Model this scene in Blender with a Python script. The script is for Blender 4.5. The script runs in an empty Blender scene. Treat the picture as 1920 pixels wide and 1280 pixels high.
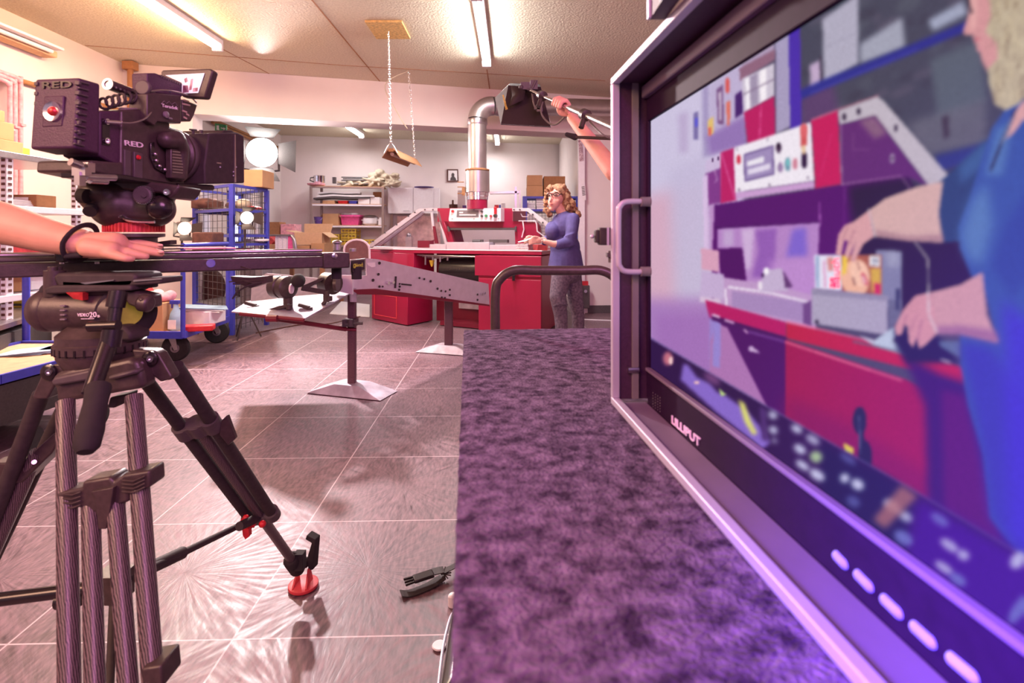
import bpy, bmesh, math, random
import numpy as np
from mathutils import Vector as V, Matrix as MX
R = math.radians
random.seed(7)
S = bpy.context.scene
C = S.collection
# ------------------------------------------------------------------ camera
F, CX, CY, CH = 1000.0, 960.0, 442.0, 1.12      # focal length in px, horizon point, eye height
cam_d = bpy.data.cameras.new('camera'); cam = bpy.data.objects.new('camera', cam_d); C.objects.link(cam)
cam.location = (0, 0, CH); cam.rotation_euler = (R(90), 0, 0)
cam_d.sensor_width = 36; cam_d.lens = F / 1920 * 36; cam_d.shift_y = -(640 - CY) / 1920
cam_d.clip_start = 0.01; cam_d.clip_end = 60
cam_d.dof.use_dof = True; cam_d.dof.focus_distance = 2.0; cam_d.dof.aperture_fstop = 6.5
S.camera = cam
S.view_settings.view_transform = 'Standard'; S.view_settings.look = 'None'
S.view_settings.gamma = 1; S.view_settings.exposure = 0.0; S.view_settings.use_curve_mapping = False
# ------------------------------------------------------------------ world and lights
w = bpy.data.worlds.new('world'); S.world = w; w.use_nodes = True
w.node_tree.nodes['Background'].inputs[0].default_value = (1.0, 0.68, 0.88, 1)
w.node_tree.nodes['Background'].inputs[1].default_value = 0.42
def lamp(kind, name, loc, aim, power, col, **kw):
    d = bpy.data.lights.new(name, kind); d.energy = power; d.color = col
    for k, v in kw.items(): setattr(d, k, v)
    o = bpy.data.objects.new(name, d); C.objects.link(o); o.location = loc
    o.rotation_euler = (V(aim) - V(loc)).to_track_quat('-Z', 'Y').to_euler()
    return o
LAMP = (-3.52, 7.5, 2.30)                        # the big film lamp at the back left
LP = (LAMP[0] + .06, LAMP[1] - .12, LAMP[2] - .02)
lamp('SPOT', 'added_floor_spot', (-2.75, 5.85, 3.03), (-0.7, 2.2, 0.2), 1150, (1, .80, .82), spot_size=R(84), spot_blend=.5, shadow_soft_size=.10)  # added hard spot under the ceiling for the floor shadows, no fixture
lamp('SPOT', 'film_lamp_spill', LP, (-0.2, 2.6, 0.6), 300, (1, .84, .82), spot_size=R(110), spot_blend=.6, shadow_soft_size=.06)
lamp('AREA', 'tube_light_middle', (-.28, 5.1, 2.93), (-.28, 5.1, 0), 70, (1, .96, .97), shape='RECTANGLE', size=.16, size_y=1.5)
lamp('AREA', 'tube_light_left', (-2.97, 4.5, 2.96), (-2.97, 4.5, 0), 80, (1, .80, .62), shape='RECTANGLE', size=.16, size_y=1.6)
lamp('AREA', 'tube_light_back_left', (-2.87, 9.6, 2.9), (-2.87, 9.6, 0), 26, (1, .95, .96), shape='RECTANGLE', size=.16, size_y=1.2)
lamp('AREA', 'tube_light_back_right', (-.3, 10.3, 2.9), (-.3, 10.3, 0), 26, (1, .95, .96), shape='RECTANGLE', size=.16, size_y=1.2)
lamp('AREA', 'added_warm_fill', (-2.2, -1.0, 2.4), (-.8, 1.2, 1.1), 100, (1, .54, .36), shape='RECTANGLE', size=1.6, size_y=1.0)  # unseen warm fill added behind left to tint the camera gear
lamp('AREA', 'added_pink_fill', (1.3, -1.6, 2.6), (-.2, 3.5, .6), 120, (1, .34, .78), shape='RECTANGLE', size=2.0, size_y=1.4)  # pink fill added behind the lens, the room has no such lamp
lamp('SPOT', 'added_magenta_spot', (-.38, -.30, 2.05), (.20, .52, .98), 30, (.80, .06, .80), spot_size=R(48), spot_blend=.8, shadow_soft_size=.15)  # added without a fixture to turn trolley and monitor magenta
lamp('SPOT', 'added_blue_spot', (-.35, -.35, 1.3), (.235, .16, 1.0), 420, (.14, .05, 1), spot_size=R(30), spot_blend=1.0, shadow_soft_size=.08)  # added to imitate the blue glare on the monitor's near end
# ------------------------------------------------------------------ helpers
def P(px, py, D): return V(((px - CX) / F * D, D, CH - (py - CY) / F * D))
def ray_line(px, a, b):
    """plan point where the sight ray of column px meets the plan line a-b"""
    k = (px - CX) / F
    dx, dy = b[0] - a[0], b[1] - a[1]
    t = (k * a[1] - a[0]) / (dx - k * dy)
    return a[0] + dx * t, a[1] + dy * t
def PL(px, py, ln):
    """3-D point on the vertical plane over plan line ln (or at constant depth ln)"""
    if not isinstance(ln, (tuple, list)): return P(px, py, ln)
    x, y = ray_line(px, *ln)
    return V((x, y, CH - (py - CY) / F * y))
def lin(c):
    c = [v / 255 for v in c]
    return tuple(v / 12.92 if v <= .04045 else ((v + .055) / 1.055) ** 2.4 for v in c) + (1,)
MATS = {}
def mat(name, col, rough=.55, metal=0.0, vary=.12, scale=30, bump=0, bscale=None, emit=None, es=1, alpha=None, col2=None, trans=0, detail=3):
    """a node material: noise-varied base colour, optional bump, metal, emission"""
    m = bpy.data.materials.new(name); m.use_nodes = True; nt = m.node_tree; N = nt.nodes; L = nt.links
    b = N['Principled BSDF']; c = lin(col)
    tc = N.new('ShaderNodeTexCoord'); nz = N.new('ShaderNodeTexNoise'); nz.inputs['Scale'].default_value = scale; nz.inputs['Detail'].default_value = detail
    L.new(tc.outputs['Object'], nz.inputs['Vector'])
    rp = N.new('ShaderNodeValToRGB'); rp.color_ramp.elements[0].position = .3; rp.color_ramp.elements[1].position = .7
    c2 = lin(col2) if col2 else tuple(min(1, v * (1 + vary)) for v in c[:3]) + (1,)
    c1 = c if col2 else tuple(v * (1 - vary) for v in c[:3]) + (1,)
    rp.color_ramp.elements[0].color = c1; rp.color_ramp.elements[1].color = c2
    L.new(nz.outputs['Fac'], rp.inputs['Fac']); L.new(rp.outputs['Color'], b.inputs['Base Color'])
    b.inputs['Roughness'].default_value = rough; b.inputs['Metallic'].default_value = metal
    if bump:
        n2 = N.new('ShaderNodeTexNoise'); n2.inputs['Scale'].default_value = bscale or scale; n2.inputs['Detail'].default_value = 4
        L.new(tc.outputs['Object'], n2.inputs['Vector'])
        bp = N.new('ShaderNodeBump'); bp.inputs['Strength'].default_value = bump; bp.inputs['Distance'].default_value = .01
        L.new(n2.outputs['Fac'], bp.inputs['Height']); L.new(bp.outputs['Normal'], b.inputs['Normal'])
    if emit: b.inputs['Emission Color'].default_value = lin(emit); b.inputs['Emission Strength'].default_value = es
    if alpha is not None: b.inputs['Alpha'].default_value = alpha
    if trans: b.inputs['Transmission Weight'].default_value = trans
    MATS[name] = m
    return m
def rotz(a): return MX.Rotation(a, 4, 'Z')
class B:
    """collects shapes into one mesh"""
    def __init__(s): s.v = []; s.f = []; s.mi = []; s.cur = 0; s.M = None
    def add(s, vs, fs):
        o = len(s.v)
        s.v += [(s.M @ V(p) if s.M else V(p)) for p in vs]
        s.f += [tuple(i + o for i in f) for f in fs]; s.mi += [s.cur] * len(fs)
        return s
    def box(s, c, d, rot=None):
        hx, hy, hz = d[0] / 2, d[1] / 2, d[2] / 2
        vs = [V((x * hx, y * hy, z * hz)) for x in (-1, 1) for y in (-1, 1) for z in (-1, 1)]
        if rot is not None: vs = [rot @ p for p in vs]
        return s.add([p + V(c) for p in vs], [(0, 1, 3, 2), (4, 6, 7, 5), (0, 4, 5, 1), (2, 3, 7, 6), (0, 2, 6, 4), (1, 5, 7, 3)])
    def bx(s, x0, x1, y0, y1, z0, z1): return s.box(((x0 + x1) / 2, (y0 + y1) / 2, (z0 + z1) / 2), (abs(x1 - x0), abs(y1 - y0), abs(z1 - z0)))
    def beam(s, p0, p1, w, h, up=(0, 0, 1)):
        p0, p1 = V(p0), V(p1); d = (p1 - p0); a = d.normalized(); r = a.cross(V(up))
        if r.length < 1e-4: r = a.cross(V((1, 0, 0)))
        r.normalize(); u = r.cross(a)
        vs = [p + r * (w / 2 * i) + u * (h / 2 * j) for p in (p0, p1) for i in (-1, 1) for j in (-1, 1)]
        return s.add(vs, [(0, 1, 3, 2), (4, 6, 7, 5), (0, 4, 5, 1), (2, 3, 7, 6), (0, 2, 6, 4), (1, 5, 7, 3)])
    def prism(s, pts, ext):
        pts = [V(p) for p in pts]; n = len(pts); e = V(ext)
        vs = pts + [p + e for p in pts]
        return s.add(vs, [tuple(range(n)), tuple(range(2 * n - 1, n - 1, -1))] + [(i, i + n, (i + 1) % n + n, (i + 1) % n) for i in range(n)])
    def tr(s, poly, ln, th):
        """polygon sighted in the photo on plane ln, given real thickness th away from the lens"""
        pts = [PL(x, y, ln) for x, y in poly]
        if isinstance(ln, (tuple, list)):
            d = V((ln[1][0] - ln[0][0], ln[1][1] - ln[0][1], 0)).normalized(); n = V((-d.y, d.x, 0))
            if n.dot(V((pts[0].x, pts[0].y, 0))) < 0: n = -n
        else: n = V((0, 1, 0))
        return s.prism(pts, n * th)
    def lathe(s, prof, p0, ax, n=20, close=True):
        """profile [(radius, height)] turned about the axis ax through p0"""
        ax = V(ax).normalized(); t = V((0, 0, 1)) if abs(ax.z) < .9 else V((1, 0, 0))
        u = ax.cross(t).normalized(); q = ax.cross(u); p0 = V(p0); vs = []; fs = []
        for r, h in prof:
            for k in range(n):
                a = 2 * math.pi * k / n; vs.append(p0 + ax * h + (u * math.cos(a) + q * math.sin(a)) * max(r, 1e-5))
        for i in range(len(prof) - 1):
            for k in range(n): k2 = (k + 1) % n; fs.append((i * n + k, i * n + k2, (i + 1) * n + k2, (i + 1) * n + k))
        if close: fs.append(tuple(range(n - 1, -1, -1))); m = (len(prof) - 1) * n; fs.append(tuple(m + k for k in range(n)))
        return s.add(vs, fs)
    def cyl(s, p0, p1, r0, r1=None, n=18):
        d = V(p1) - V(p0); return s.lathe([(r0, 0), (r0 if r1 is None else r1, d.length)], p0, d, n)
    def sph(s, c, r, n=14, rot=None):
        if not hasattr(r, '__len__'): r = (r, r, r)
        vs = []; fs = []; m = max(6, n // 2 + 1)
        for i in range(m + 1):
            a = math.pi * i / m
            for k in range(n):
                b = 2 * math.pi * k / n
                p = V((r[0] * math.sin(a) * math.cos(b), r[1] * math.sin(a) * math.sin(b), r[2] * math.cos(a)))
                vs.append((rot @ p if rot is not None else p) + V(c))
        for i in range(m):
            for k in range(n): k2 = (k + 1) % n; fs.append((i * n + k, (i + 1) * n + k, (i + 1) * n + k2, i * n + k2))
        return s.add(vs, fs)
    def tube(s, pts, r, n=10, closed=False, flat=1.0):
        pts = [V(p) for p in pts]; m = len(pts); rs = r if hasattr(r, '__len__') else [r] * m
        vs = []; fs = []; u = None
        for i, p in enumerate(pts):
            a = pts[(i - 1) % m] if (i > 0 or closed) else p; b = pts[(i + 1) % m] if (i < m - 1 or closed) else p
            t = (b - a).normalized()
            if u is None: u = t.cross(V((0, 0, 1)) if abs(t.z) < .9 else V((1, 0, 0))).normalized()
            else: u = (u - t * u.dot(t)).normalized()
            q = t.cross(u)
            for k in range(n): an = 2 * math.pi * k / n; vs.append(p + (u * math.cos(an) + q * math.sin(an) * flat) * rs[i])
        for i in range(m if closed else m - 1):
            for k in range(n): k2 = (k + 1) % n; j = (i + 1) % m; fs.append((i * n + k, i * n + k2, j * n + k2, j * n + k))
        if not closed: fs.append(tuple(range(n - 1, -1, -1))); fs.append(tuple((m - 1) * n + k for k in range(n)))
        return s.add(vs, fs)
    def caps(s, p0, p1, r0, r1, n=14):
        """rounded limb segment"""
        p0, p1 = V(p0), V(p1); s.cyl(p0, p1, r0, r1, n); s.sph(p0, r0, n); s.sph(p1, r1, n); return s
    def chain(s, pts, rs, n=14):
        for i in range(len(pts) - 1): s.caps(pts[i], pts[i + 1], rs[i], rs[i + 1], n)
        return s
def smooth_pts(pts, k=6):
    pts = [V(p) for p in pts]; out = []
    for i in range(len(pts) - 1):
        a = pts[max(i - 1, 0)]; b = pts[i]; c = pts[i + 1]; d = pts[min(i + 2, len(pts) - 1)]
        for j in range(k):
            t = j / k
            out.append(.5 * ((2 * b) + (c - a) * t + (2 * a - 5 * b + 4 * c - d) * t * t + (3 * b - a - 3 * c + d) * t ** 3))
    out.append(pts[-1]); return out
ORG = {}
def link(o, parent=None):
    C.objects.link(o)
    if parent is not None: o.parent = parent; ORG[o] = ORG.get(parent, V((0, 0, 0)))
    else: ORG[o] = V((0, 0, 0))
def obj(name, b, m, parent=None, bevel=0, smooth=True, label=None, seg=2):
    me = bpy.data.meshes.new(name); o = bpy.data.objects.new(name, me); link(o, parent)
    og = ORG[o]
    if parent is None:                                   # one-mesh thing: origin at the base of its bounds
        vs = b.v; og = V((sum(p.x for p in vs) / len(vs), sum(p.y for p in vs) / len(vs), min(p.z for p in vs))); o.location = og; ORG[o] = og
    me.from_pydata([p - og for p in b.v], [], b.f)
    for mm in (m if isinstance(m, (list, tuple)) else [m]): me.materials.append(mm)
    if isinstance(m, (list, tuple)): me.polygons.foreach_set('material_index', b.mi)
    bm = bmesh.new(); bm.from_mesh(me); bmesh.ops.recalc_face_normals(bm, faces=bm.faces); bm.to_mesh(me); bm.free()
    if smooth:
        me.polygons.foreach_set('use_smooth', [True] * len(me.polygons)); me.set_sharp_from_angle(angle=R(38))
    if bevel:
        md = o.modifiers.new('bevel', 'BEVEL'); md.width = bevel; md.segments = seg; md.limit_method = 'ANGLE'; md.angle_limit = R(40)
    if label: o['label'] = label
    return o
def tag(o, label, cat, group=None, kind=None):
    o['label'] = label; o['category'] = cat
    if group: o['group'] = group
    if kind: o['kind'] = kind
    return o
def objs(name, b, m, parent, **kw):
    """one object for every separate piece collected in b"""
    pr = list(range(len(b.v)))
    def fd(i):
        while pr[i] != i: pr[i] = pr[pr[i]]; i = pr[i]
        return i
    for f in b.f:
        for i in f[1:]: pr[fd(i)] = fd(f[0])
    gs = {}
    for f in b.f: gs.setdefault(fd(f[0]), []).append(f)
    out = []
    for fs in gs.values():
        ids = sorted({i for f in fs for i in f}); mp = {k: j for j, k in enumerate(ids)}; q = B(); q.add([b.v[i] for i in ids], [tuple(mp[i] for i in f) for f in fs]); out.append(obj(name, q, m, parent, **kw))
    return out
def nth(k, n): return 'bottom' if k == 0 else 'top' if k == n - 1 else ('second', 'third', 'fourth', 'fifth', 'sixth', 'seventh', 'eighth', 'ninth')[k - 1] + ' lowest'
def struct(name, b, m, **kw):
    o = obj(name, b, m, **kw)
    o['kind'] = 'structure'; return o
def thing(name, label, cat, loc, group=None, local=False):
    o = bpy.data.objects.new(name, None); C.objects.link(o); o.location = loc; o.empty_display_size = .1
    ORG[o] = V((0, 0, 0)) if local else V(loc)
    return tag(o, label, cat, group)
def dup(root, loc, rz, label, group=None):
    r = root.copy(); C.objects.link(r); r.location = loc; r.rotation_euler = (0, 0, rz); r['label'] = label
    if group: r['group'] = group
    def rec(a, b_):
        for ch in list(a.children):
            c = ch.copy(); C.objects.link(c); c.parent = b_; rec(ch, c)
    rec(root, r); return r
def blob(name, b, m, parent=None, vox=.01, sm=6, label=None, fac=.6):
    """fuses the collected rounded shapes into one continuous surface"""
    me = bpy.data.meshes.new('tmp'); t = bpy.data.objects.new('tmp', me); C.objects.link(t)
    me.from_pydata(b.v, [], b.f)
    bm = bmesh.new(); bm.from_mesh(me); bmesh.ops.recalc_face_normals(bm, faces=bm.faces); bm.to_mesh(me); bm.free()
    md = t.modifiers.new('r', 'REMESH'); md.mode = 'VOXEL'; md.voxel_size = vox
    if sm: s2 = t.modifiers.new('s', 'SMOOTH'); s2.factor = fac; s2.iterations = sm
    dg = bpy.context.evaluated_depsgraph_get(); ev = t.evaluated_get(dg)
    nm = bpy.data.meshes.new_from_object(ev); bpy.data.objects.remove(t); nm.name = name
    o = bpy.data.objects.new(name, nm); link(o, parent); og = ORG[o]
    if parent is None:
        og = V((sum(p.x for p in b.v) / len(b.v), sum(p.y for p in b.v) / len(b.v), min(p.z for p in b.v))); o.location = og; ORG[o] = og
    nm.transform(MX.Translation(-og)); nm.materials.clear(); nm.materials.append(m)
    nm.polygons.foreach_set('use_smooth', [True] * len(nm.polygons))
    if label: o['label'] = label
    return o
def text(name, s, size, o0, ux, uy, m, parent, ext=.0006, align='LEFT', shear=0, bold=.012):
    """lettering as real geometry: origin o0, running along ux with height along uy"""
    cu = bpy.data.curves.new('t', 'FONT'); cu.body = s; cu.size = size; cu.extrude = ext; cu.align_x = align; cu.offset = size * bold; cu.shear = shear; cu.resolution_u = 4
    t = bpy.data.objects.new('t', cu); C.objects.link(t); dg = bpy.context.evaluated_depsgraph_get()
    me = bpy.data.meshes.new_from_object(t.evaluated_get(dg)); bpy.data.objects.remove(t)
    ux = V(ux).normalized(); uy = V(uy); uy = (uy - ux * uy.dot(ux)).normalized(); uz = ux.cross(uy)
    M4 = MX(((ux.x, uy.x, uz.x, o0[0]), (ux.y, uy.y, uz.y, o0[1]), (ux.z, uy.z, uz.z, o0[2]), (0, 0, 0, 1)))
    me.transform(M4); o = bpy.data.objects.new(name, me); link(o, parent); me.transform(MX.Translation(-ORG[o]))
    me.materials.clear(); me.materials.append(m); return o
def fit_text(name, s, p0, p1, hgt, m, parent, up=(0, 0, 1), ext=.0006):
    """lettering stretched to run from p0 to p1"""
    d = V(p1) - V(p0); o = text(name, s, hgt * 1.35, p0, d, up, m, parent, ext, bold=0 if 'model' in name else .012); me = o.data
    ux = d.normalized(); og = V(p0) - ORG[o]; mx = max((v.co - og).dot(ux) for v in me.vertices); k = d.length / mx
    for v in me.vertices: a = (v.co - og).dot(ux); v.co += ux * (a * (k - 1))
    return o
# ------------------------------------------------------------------ materials
mat('wall', (226, 214, 212), .9, vary=.03, scale=3, bump=.05, bscale=60)
mat('beam_paint', (222, 210, 206), .9, vary=.03, scale=3)
mat('black_plastic', (64, 53, 52), .38, vary=.2, scale=120, bump=.05, bscale=400)
mat('black_matte', (52, 44, 45), .7, vary=.2, scale=80)
mat('black_gloss', (34, 28, 30), .22, vary=.15, scale=60)
mat('tray_grey', (150, 142, 154), .55, .1); mat('rubber', (38, 33, 35), .85, vary=.2, scale=50)
mat('dark_grey', (78, 70, 72), .5, vary=.12, scale=60)
mat('grey_plastic', (120, 112, 116), .5, vary=.08)
mat('steel', (190, 186, 190), .3, 1.0, vary=.08, scale=40)
mat('duct', (186, 176, 174), .34, .85, vary=.14, scale=5)
mat('chrome', (225, 222, 228), .15, 1.0, vary=.04)
mat('grey_paint', (204, 194, 204), .45, .25, vary=.05, scale=20)
mat('worn_grey', (150, 140, 152), .5, .3, scale=9, col2=(196, 186, 198))
mat('column_paint', (96, 66, 74), .6, vary=.25, scale=160, bump=.1)
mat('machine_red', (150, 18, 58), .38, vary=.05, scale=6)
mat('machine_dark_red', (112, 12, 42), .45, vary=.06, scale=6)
mat('anodised_red', (196, 60, 60), .3, .5, vary=.25, scale=90)
mat('red', (200, 34, 44), .5); mat('pad_red', (206, 62, 70), .5, vary=.15)
mat('blue_paint', (58, 62, 170), .45, vary=.08); mat('purple', (96, 70, 150), .6); mat('pink', (226, 84, 150), .55)
mat('magenta', (200, 40, 130), .6, vary=.2, scale=14)
mat('cardboard', (192, 148, 108), .85, vary=.07, scale=8); mat('cardboard_inside', (214, 176, 140), .9, vary=.06)
mat('cardboard_dark', (160, 112, 74), .85, vary=.1); mat('white_plastic', (232, 226, 230), .45, vary=.03)
mat('paper', (232, 226, 228), .8, vary=.04); mat('paper_pink', (224, 160, 172), .8, vary=.25, scale=25); mat('paper_blue', (150, 176, 200), .7, vary=.2, scale=12)
mat('print_red', (190, 60, 66), .7, vary=.3, scale=30); mat('print_mix', (120, 70, 90), .7, scale=60, col2=(226, 206, 210))
mat('yellow', (214, 182, 60), .6, vary=.1); mat('plywood', (194, 150, 112), .75, vary=.12, scale=18); mat('osb', (206, 170, 104), .8, vary=.3, scale=40)
mat('dull_brown', (124, 92, 86), .8); mat('wood', (170, 120, 80), .7, vary=.12, scale=14); mat('canvas', (186, 172, 150), .9, vary=.12, scale=18, bump=.3, bscale=30)
mat('shelf_steel', (150, 128, 124), .5, .4, vary=.08); mat('shelf_white', (226, 224, 232), .4, .2, vary=.03)
mat('skin', (206, 158, 130), .55, vary=.07, scale=25, bump=.04, bscale=140); mat('skin_far', (232, 176, 160), .6, vary=.06, scale=20)
mat('lip', (196, 96, 102), .5); mat('hair', (196, 150, 112), .8, scale=42, col2=(104, 62, 46), bump=1.0, bscale=60)
mat('sweater', (84, 74, 130), .85, vary=.1, scale=30, bump=.15, bscale=60); mat('jeans', (78, 66, 84), .85, scale=45, col2=(122, 106, 124), bump=.15, bscale=90)
mat('green_label', (190, 206, 74), .5, vary=.12, scale=60); mat('white_ink', (235, 230, 232), .6, emit=(200, 190, 190), es=.0)
mat('lit', (255, 255, 255), .5, emit=(255, 250, 248), es=26); mat('lit_warm', (255, 240, 220), .5, emit=(255, 206, 156), es=110); mat('lit_mid', (255, 255, 255), .5, emit=(255, 250, 248), es=85); mat('lit_small', (255, 240, 220), .5, emit=(255, 226, 200), es=5)
mat('grey_glow', (90,90,90)); mat('lamp_lens', (255, 255, 255), .5, emit=(255, 246, 238), es=26); mat('daylight', (255, 255, 255), .5, emit=(240, 246, 255), es=2.2)
mat('exit_green', (70, 150, 96), .5); mat('bag', (92, 58, 52), .85, vary=.25, scale=20, bump=.3); mat('softbox', (46, 33, 33), .7, vary=.2, scale=8, bump=.3, bscale=10)
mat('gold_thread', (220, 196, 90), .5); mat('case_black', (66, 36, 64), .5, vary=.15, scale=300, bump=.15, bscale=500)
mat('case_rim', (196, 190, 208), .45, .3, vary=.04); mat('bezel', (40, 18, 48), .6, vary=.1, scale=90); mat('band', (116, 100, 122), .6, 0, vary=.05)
mat('button_white', (150, 146, 196), .5, emit=(150, 150, 215), es=.12); mat('yellow_tag', (235, 210, 40), .5)
mat('fabric_check', (226, 214, 226), .9, vary=.12, scale=60); mat('foam', (46, 40, 44), .95, vary=.3, scale=200, bump=.4, bscale=300)
mat('screen_glare', (215, 205, 215), .4, emit=(225, 210, 215), es=.8); mat('mosaic', (214, 176, 170), .6, vary=.3, scale=10)
def mk_glass():
    m = bpy.data.materials.new('clear_guard'); m.use_nodes = True; n = m.node_tree.nodes; l = m.node_tree.links
    out = n['Material Output']; g = n.new('ShaderNodeBsdfGlossy'); g.inputs['Roughness'].default_value = .08; t = n.new('ShaderNodeBsdfTransparent')
    t.inputs[0].default_value = (.93, .88, .92, 1); fr = n.new('ShaderNodeFresnel'); fr.inputs[0].default_value = 1.45; mx = n.new('ShaderNodeMixShader')
    l.new(fr.outputs[0], mx.inputs[0]); l.new(t.outputs[0], mx.inputs[1]); l.new(g.outputs[0], mx.inputs[2]); l.new(mx.outputs[0], out.inputs[0]); MATS['clear'] = m
mk_glass()
def mk_carbon():
    m = mat('carbon', (74, 62, 64), .36, vary=.1); n = m.node_tree.nodes; l = m.node_tree.links
    wv = n.new('ShaderNodeTexWave'); wv.wave_type = 'BANDS'; wv.bands_direction = 'DIAGONAL'; wv.inputs['Scale'].default_value = 18; wv.inputs['Distortion'].default_value = 3.5
    wv.inputs['Detail'].default_value = 3
    mp = n.new('ShaderNodeMapping'); mp.inputs['Scale'].default_value = (9, 9, .9); tc = n['Texture Coordinate']
    l.new(tc.outputs['Object'], mp.inputs[0]); l.new(mp.outputs[0], wv.inputs['Vector'])
    rp = n['Color Ramp']; rp.color_ramp.elements[0].color = lin((46, 38, 40)); rp.color_ramp.elements[1].color = lin((112, 98, 98)); l.new(wv.outputs['Fac'], rp.inputs['Fac'])
mk_carbon()
def mk_floor():
    m = bpy.data.materials.new('slate_tile'); m.use_nodes = True; n = m.node_tree.nodes; l = m.node_tree.links; b = n['Principled BSDF']; T = .608
    def M(op, a, c=None, d=None):
        k = n.new('ShaderNodeMath'); k.operation = op
        for i, v in enumerate((a, c, d)):
            if v is None: continue
            if isinstance(v, (int, float)): k.inputs[i].default_value = v
            else: l.new(v, k.inputs[i])
        return k.outputs[0]
    tc = n.new('ShaderNodeTexCoord'); sp = n.new('ShaderNodeSeparateXYZ'); l.new(tc.outputs['Object'], sp.inputs[0])
    u = M('DIVIDE', sp.outputs[0], T); v = M('DIVIDE', sp.outputs[1], T)
    fu = M('SUBTRACT', M('FRACT', M('ADD', u, 100)), .5); fv = M('SUBTRACT', M('FRACT', M('ADD', v, 100)), .5)
    edge = M('MAXIMUM', M('ABSOLUTE', fu), M('ABSOLUTE', fv)); gr = M('GREATER_THAN', edge, .4955)
    ang = M('ARCTAN2', fv, fu); rad = M('SQRT', M('ADD', M('MULTIPLY', fu, fu), M('MULTIPLY', fv, fv)))
    iu = M('FLOOR', u); iv = M('FLOOR', v)
    cb = n.new('ShaderNodeCombineXYZ'); l.new(M('MULTIPLY', M('COSINE', ang), 19), cb.inputs[0]); l.new(M('MULTIPLY', M('SINE', ang), 19), cb.inputs[1]); l.new(M('ADD', M('MULTIPLY', rad, 7), M('ADD', M('MULTIPLY', iu, 7.3), M('MULTIPLY', iv, 3.1))), cb.inputs[2])
    nz = n.new('ShaderNodeTexNoise'); nz.inputs['Scale'].default_value = 1.0; nz.inputs['Detail'].default_value = 5; l.new(cb.outputs[0], nz.inputs['Vector'])
    mp = n.new('ShaderNodeMapping'); mp.inputs['Rotation'].default_value = (0, 0, .7); mp.inputs['Scale'].default_value = (60, 14, 1); l.new(tc.outputs['Object'], mp.inputs[0])
    n2 = n.new('ShaderNodeTexNoise'); n2.inputs['Scale'].default_value = 1.5; n2.inputs['Detail'].default_value = 7; l.new(mp.outputs[0], n2.inputs['Vector'])
    n3 = n.new('ShaderNodeTexNoise'); n3.inputs['Scale'].default_value = 1.3; n3.inputs['Detail'].default_value = 3; l.new(tc.outputs['Object'], n3.inputs['Vector'])
    h = M('ADD', M('MULTIPLY', nz.outputs['Fac'], .5), M('MULTIPLY', n2.outputs['Fac'], .5))
    rp = n.new('ShaderNodeValToRGB'); rp.color_ramp.elements[0].position = .34; rp.color_ramp.elements[1].position = .68
    rp.color_ramp.elements[0].color = lin((72, 51, 59)); rp.color_ramp.elements[1].color = lin((142, 110, 120)); l.new(M('ADD', h, M('MULTIPLY', M('SUBTRACT', n3.outputs['Fac'], .5), .25)), rp.inputs['Fac'])
    mx = n.new('ShaderNodeMix'); mx.data_type = 'RGBA'; l.new(gr, mx.inputs[0]); l.new(rp.outputs[0], mx.inputs[6]); mx.inputs[7].default_value = lin((190, 168, 174))
    l.new(mx.outputs[2], b.inputs['Base Color'])
    l.new(M('ADD', M('MULTIPLY', nz.outputs['Fac'], .6), .18), b.inputs['Roughness'])
    bp = n.new('ShaderNodeBump'); bp.inputs['Strength'].default_value = .25; bp.inputs['Distance'].default_value = .004; l.new(M('SUBTRACT', h, M('MULTIPLY', gr, .5)), bp.inputs['Height']); l.new(bp.outputs[0], b.inputs['Normal'])
    MATS['tile'] = m
mk_floor()
def mk_ceiling():
    m = mat('ceiling', (200, 190, 168), .95, scale=55, col2=(222, 213, 190), bump=.8, bscale=48, detail=5)
mk_ceiling()
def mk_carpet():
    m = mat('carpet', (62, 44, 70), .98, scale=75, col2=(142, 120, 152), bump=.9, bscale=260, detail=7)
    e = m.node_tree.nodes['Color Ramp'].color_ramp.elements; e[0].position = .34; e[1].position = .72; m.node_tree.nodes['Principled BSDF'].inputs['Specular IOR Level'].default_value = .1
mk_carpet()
m_ = MATS
# ------------------------------------------------------------------ the room
HC = 3.10
b = B(); b.box((0, 0, -.05), (26, 30, .1)); fl = struct('floor', b, m_['tile'])
fl.location = (-.776, 1.481, -.1); fl.rotation_euler = (0, 0, .030)
fl.data.transform(MX.Translation((.608 / 2 * 0, 0, 0)))
WL0, WL1 = (-4.36 + .036, -2.0), (-4.36 - .018 * 10.7, 10.7)           # left wall, inner face
def wallprism(a, c, z0, z1, th):
    d = V((c[0] - a[0], c[1] - a[1], 0)).normalized(); n = V((-d.y, d.x, 0)) * th
    return B().prism([(a[0], a[1], z0), (c[0], c[1], z0), (c[0], c[1], z1), (a[0], a[1], z1)], n)
struct('wall_side', wallprism((4.75, 8.2), (4.75, -2.0), 0, HC - .002, -.2), m_['wall'])
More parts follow.
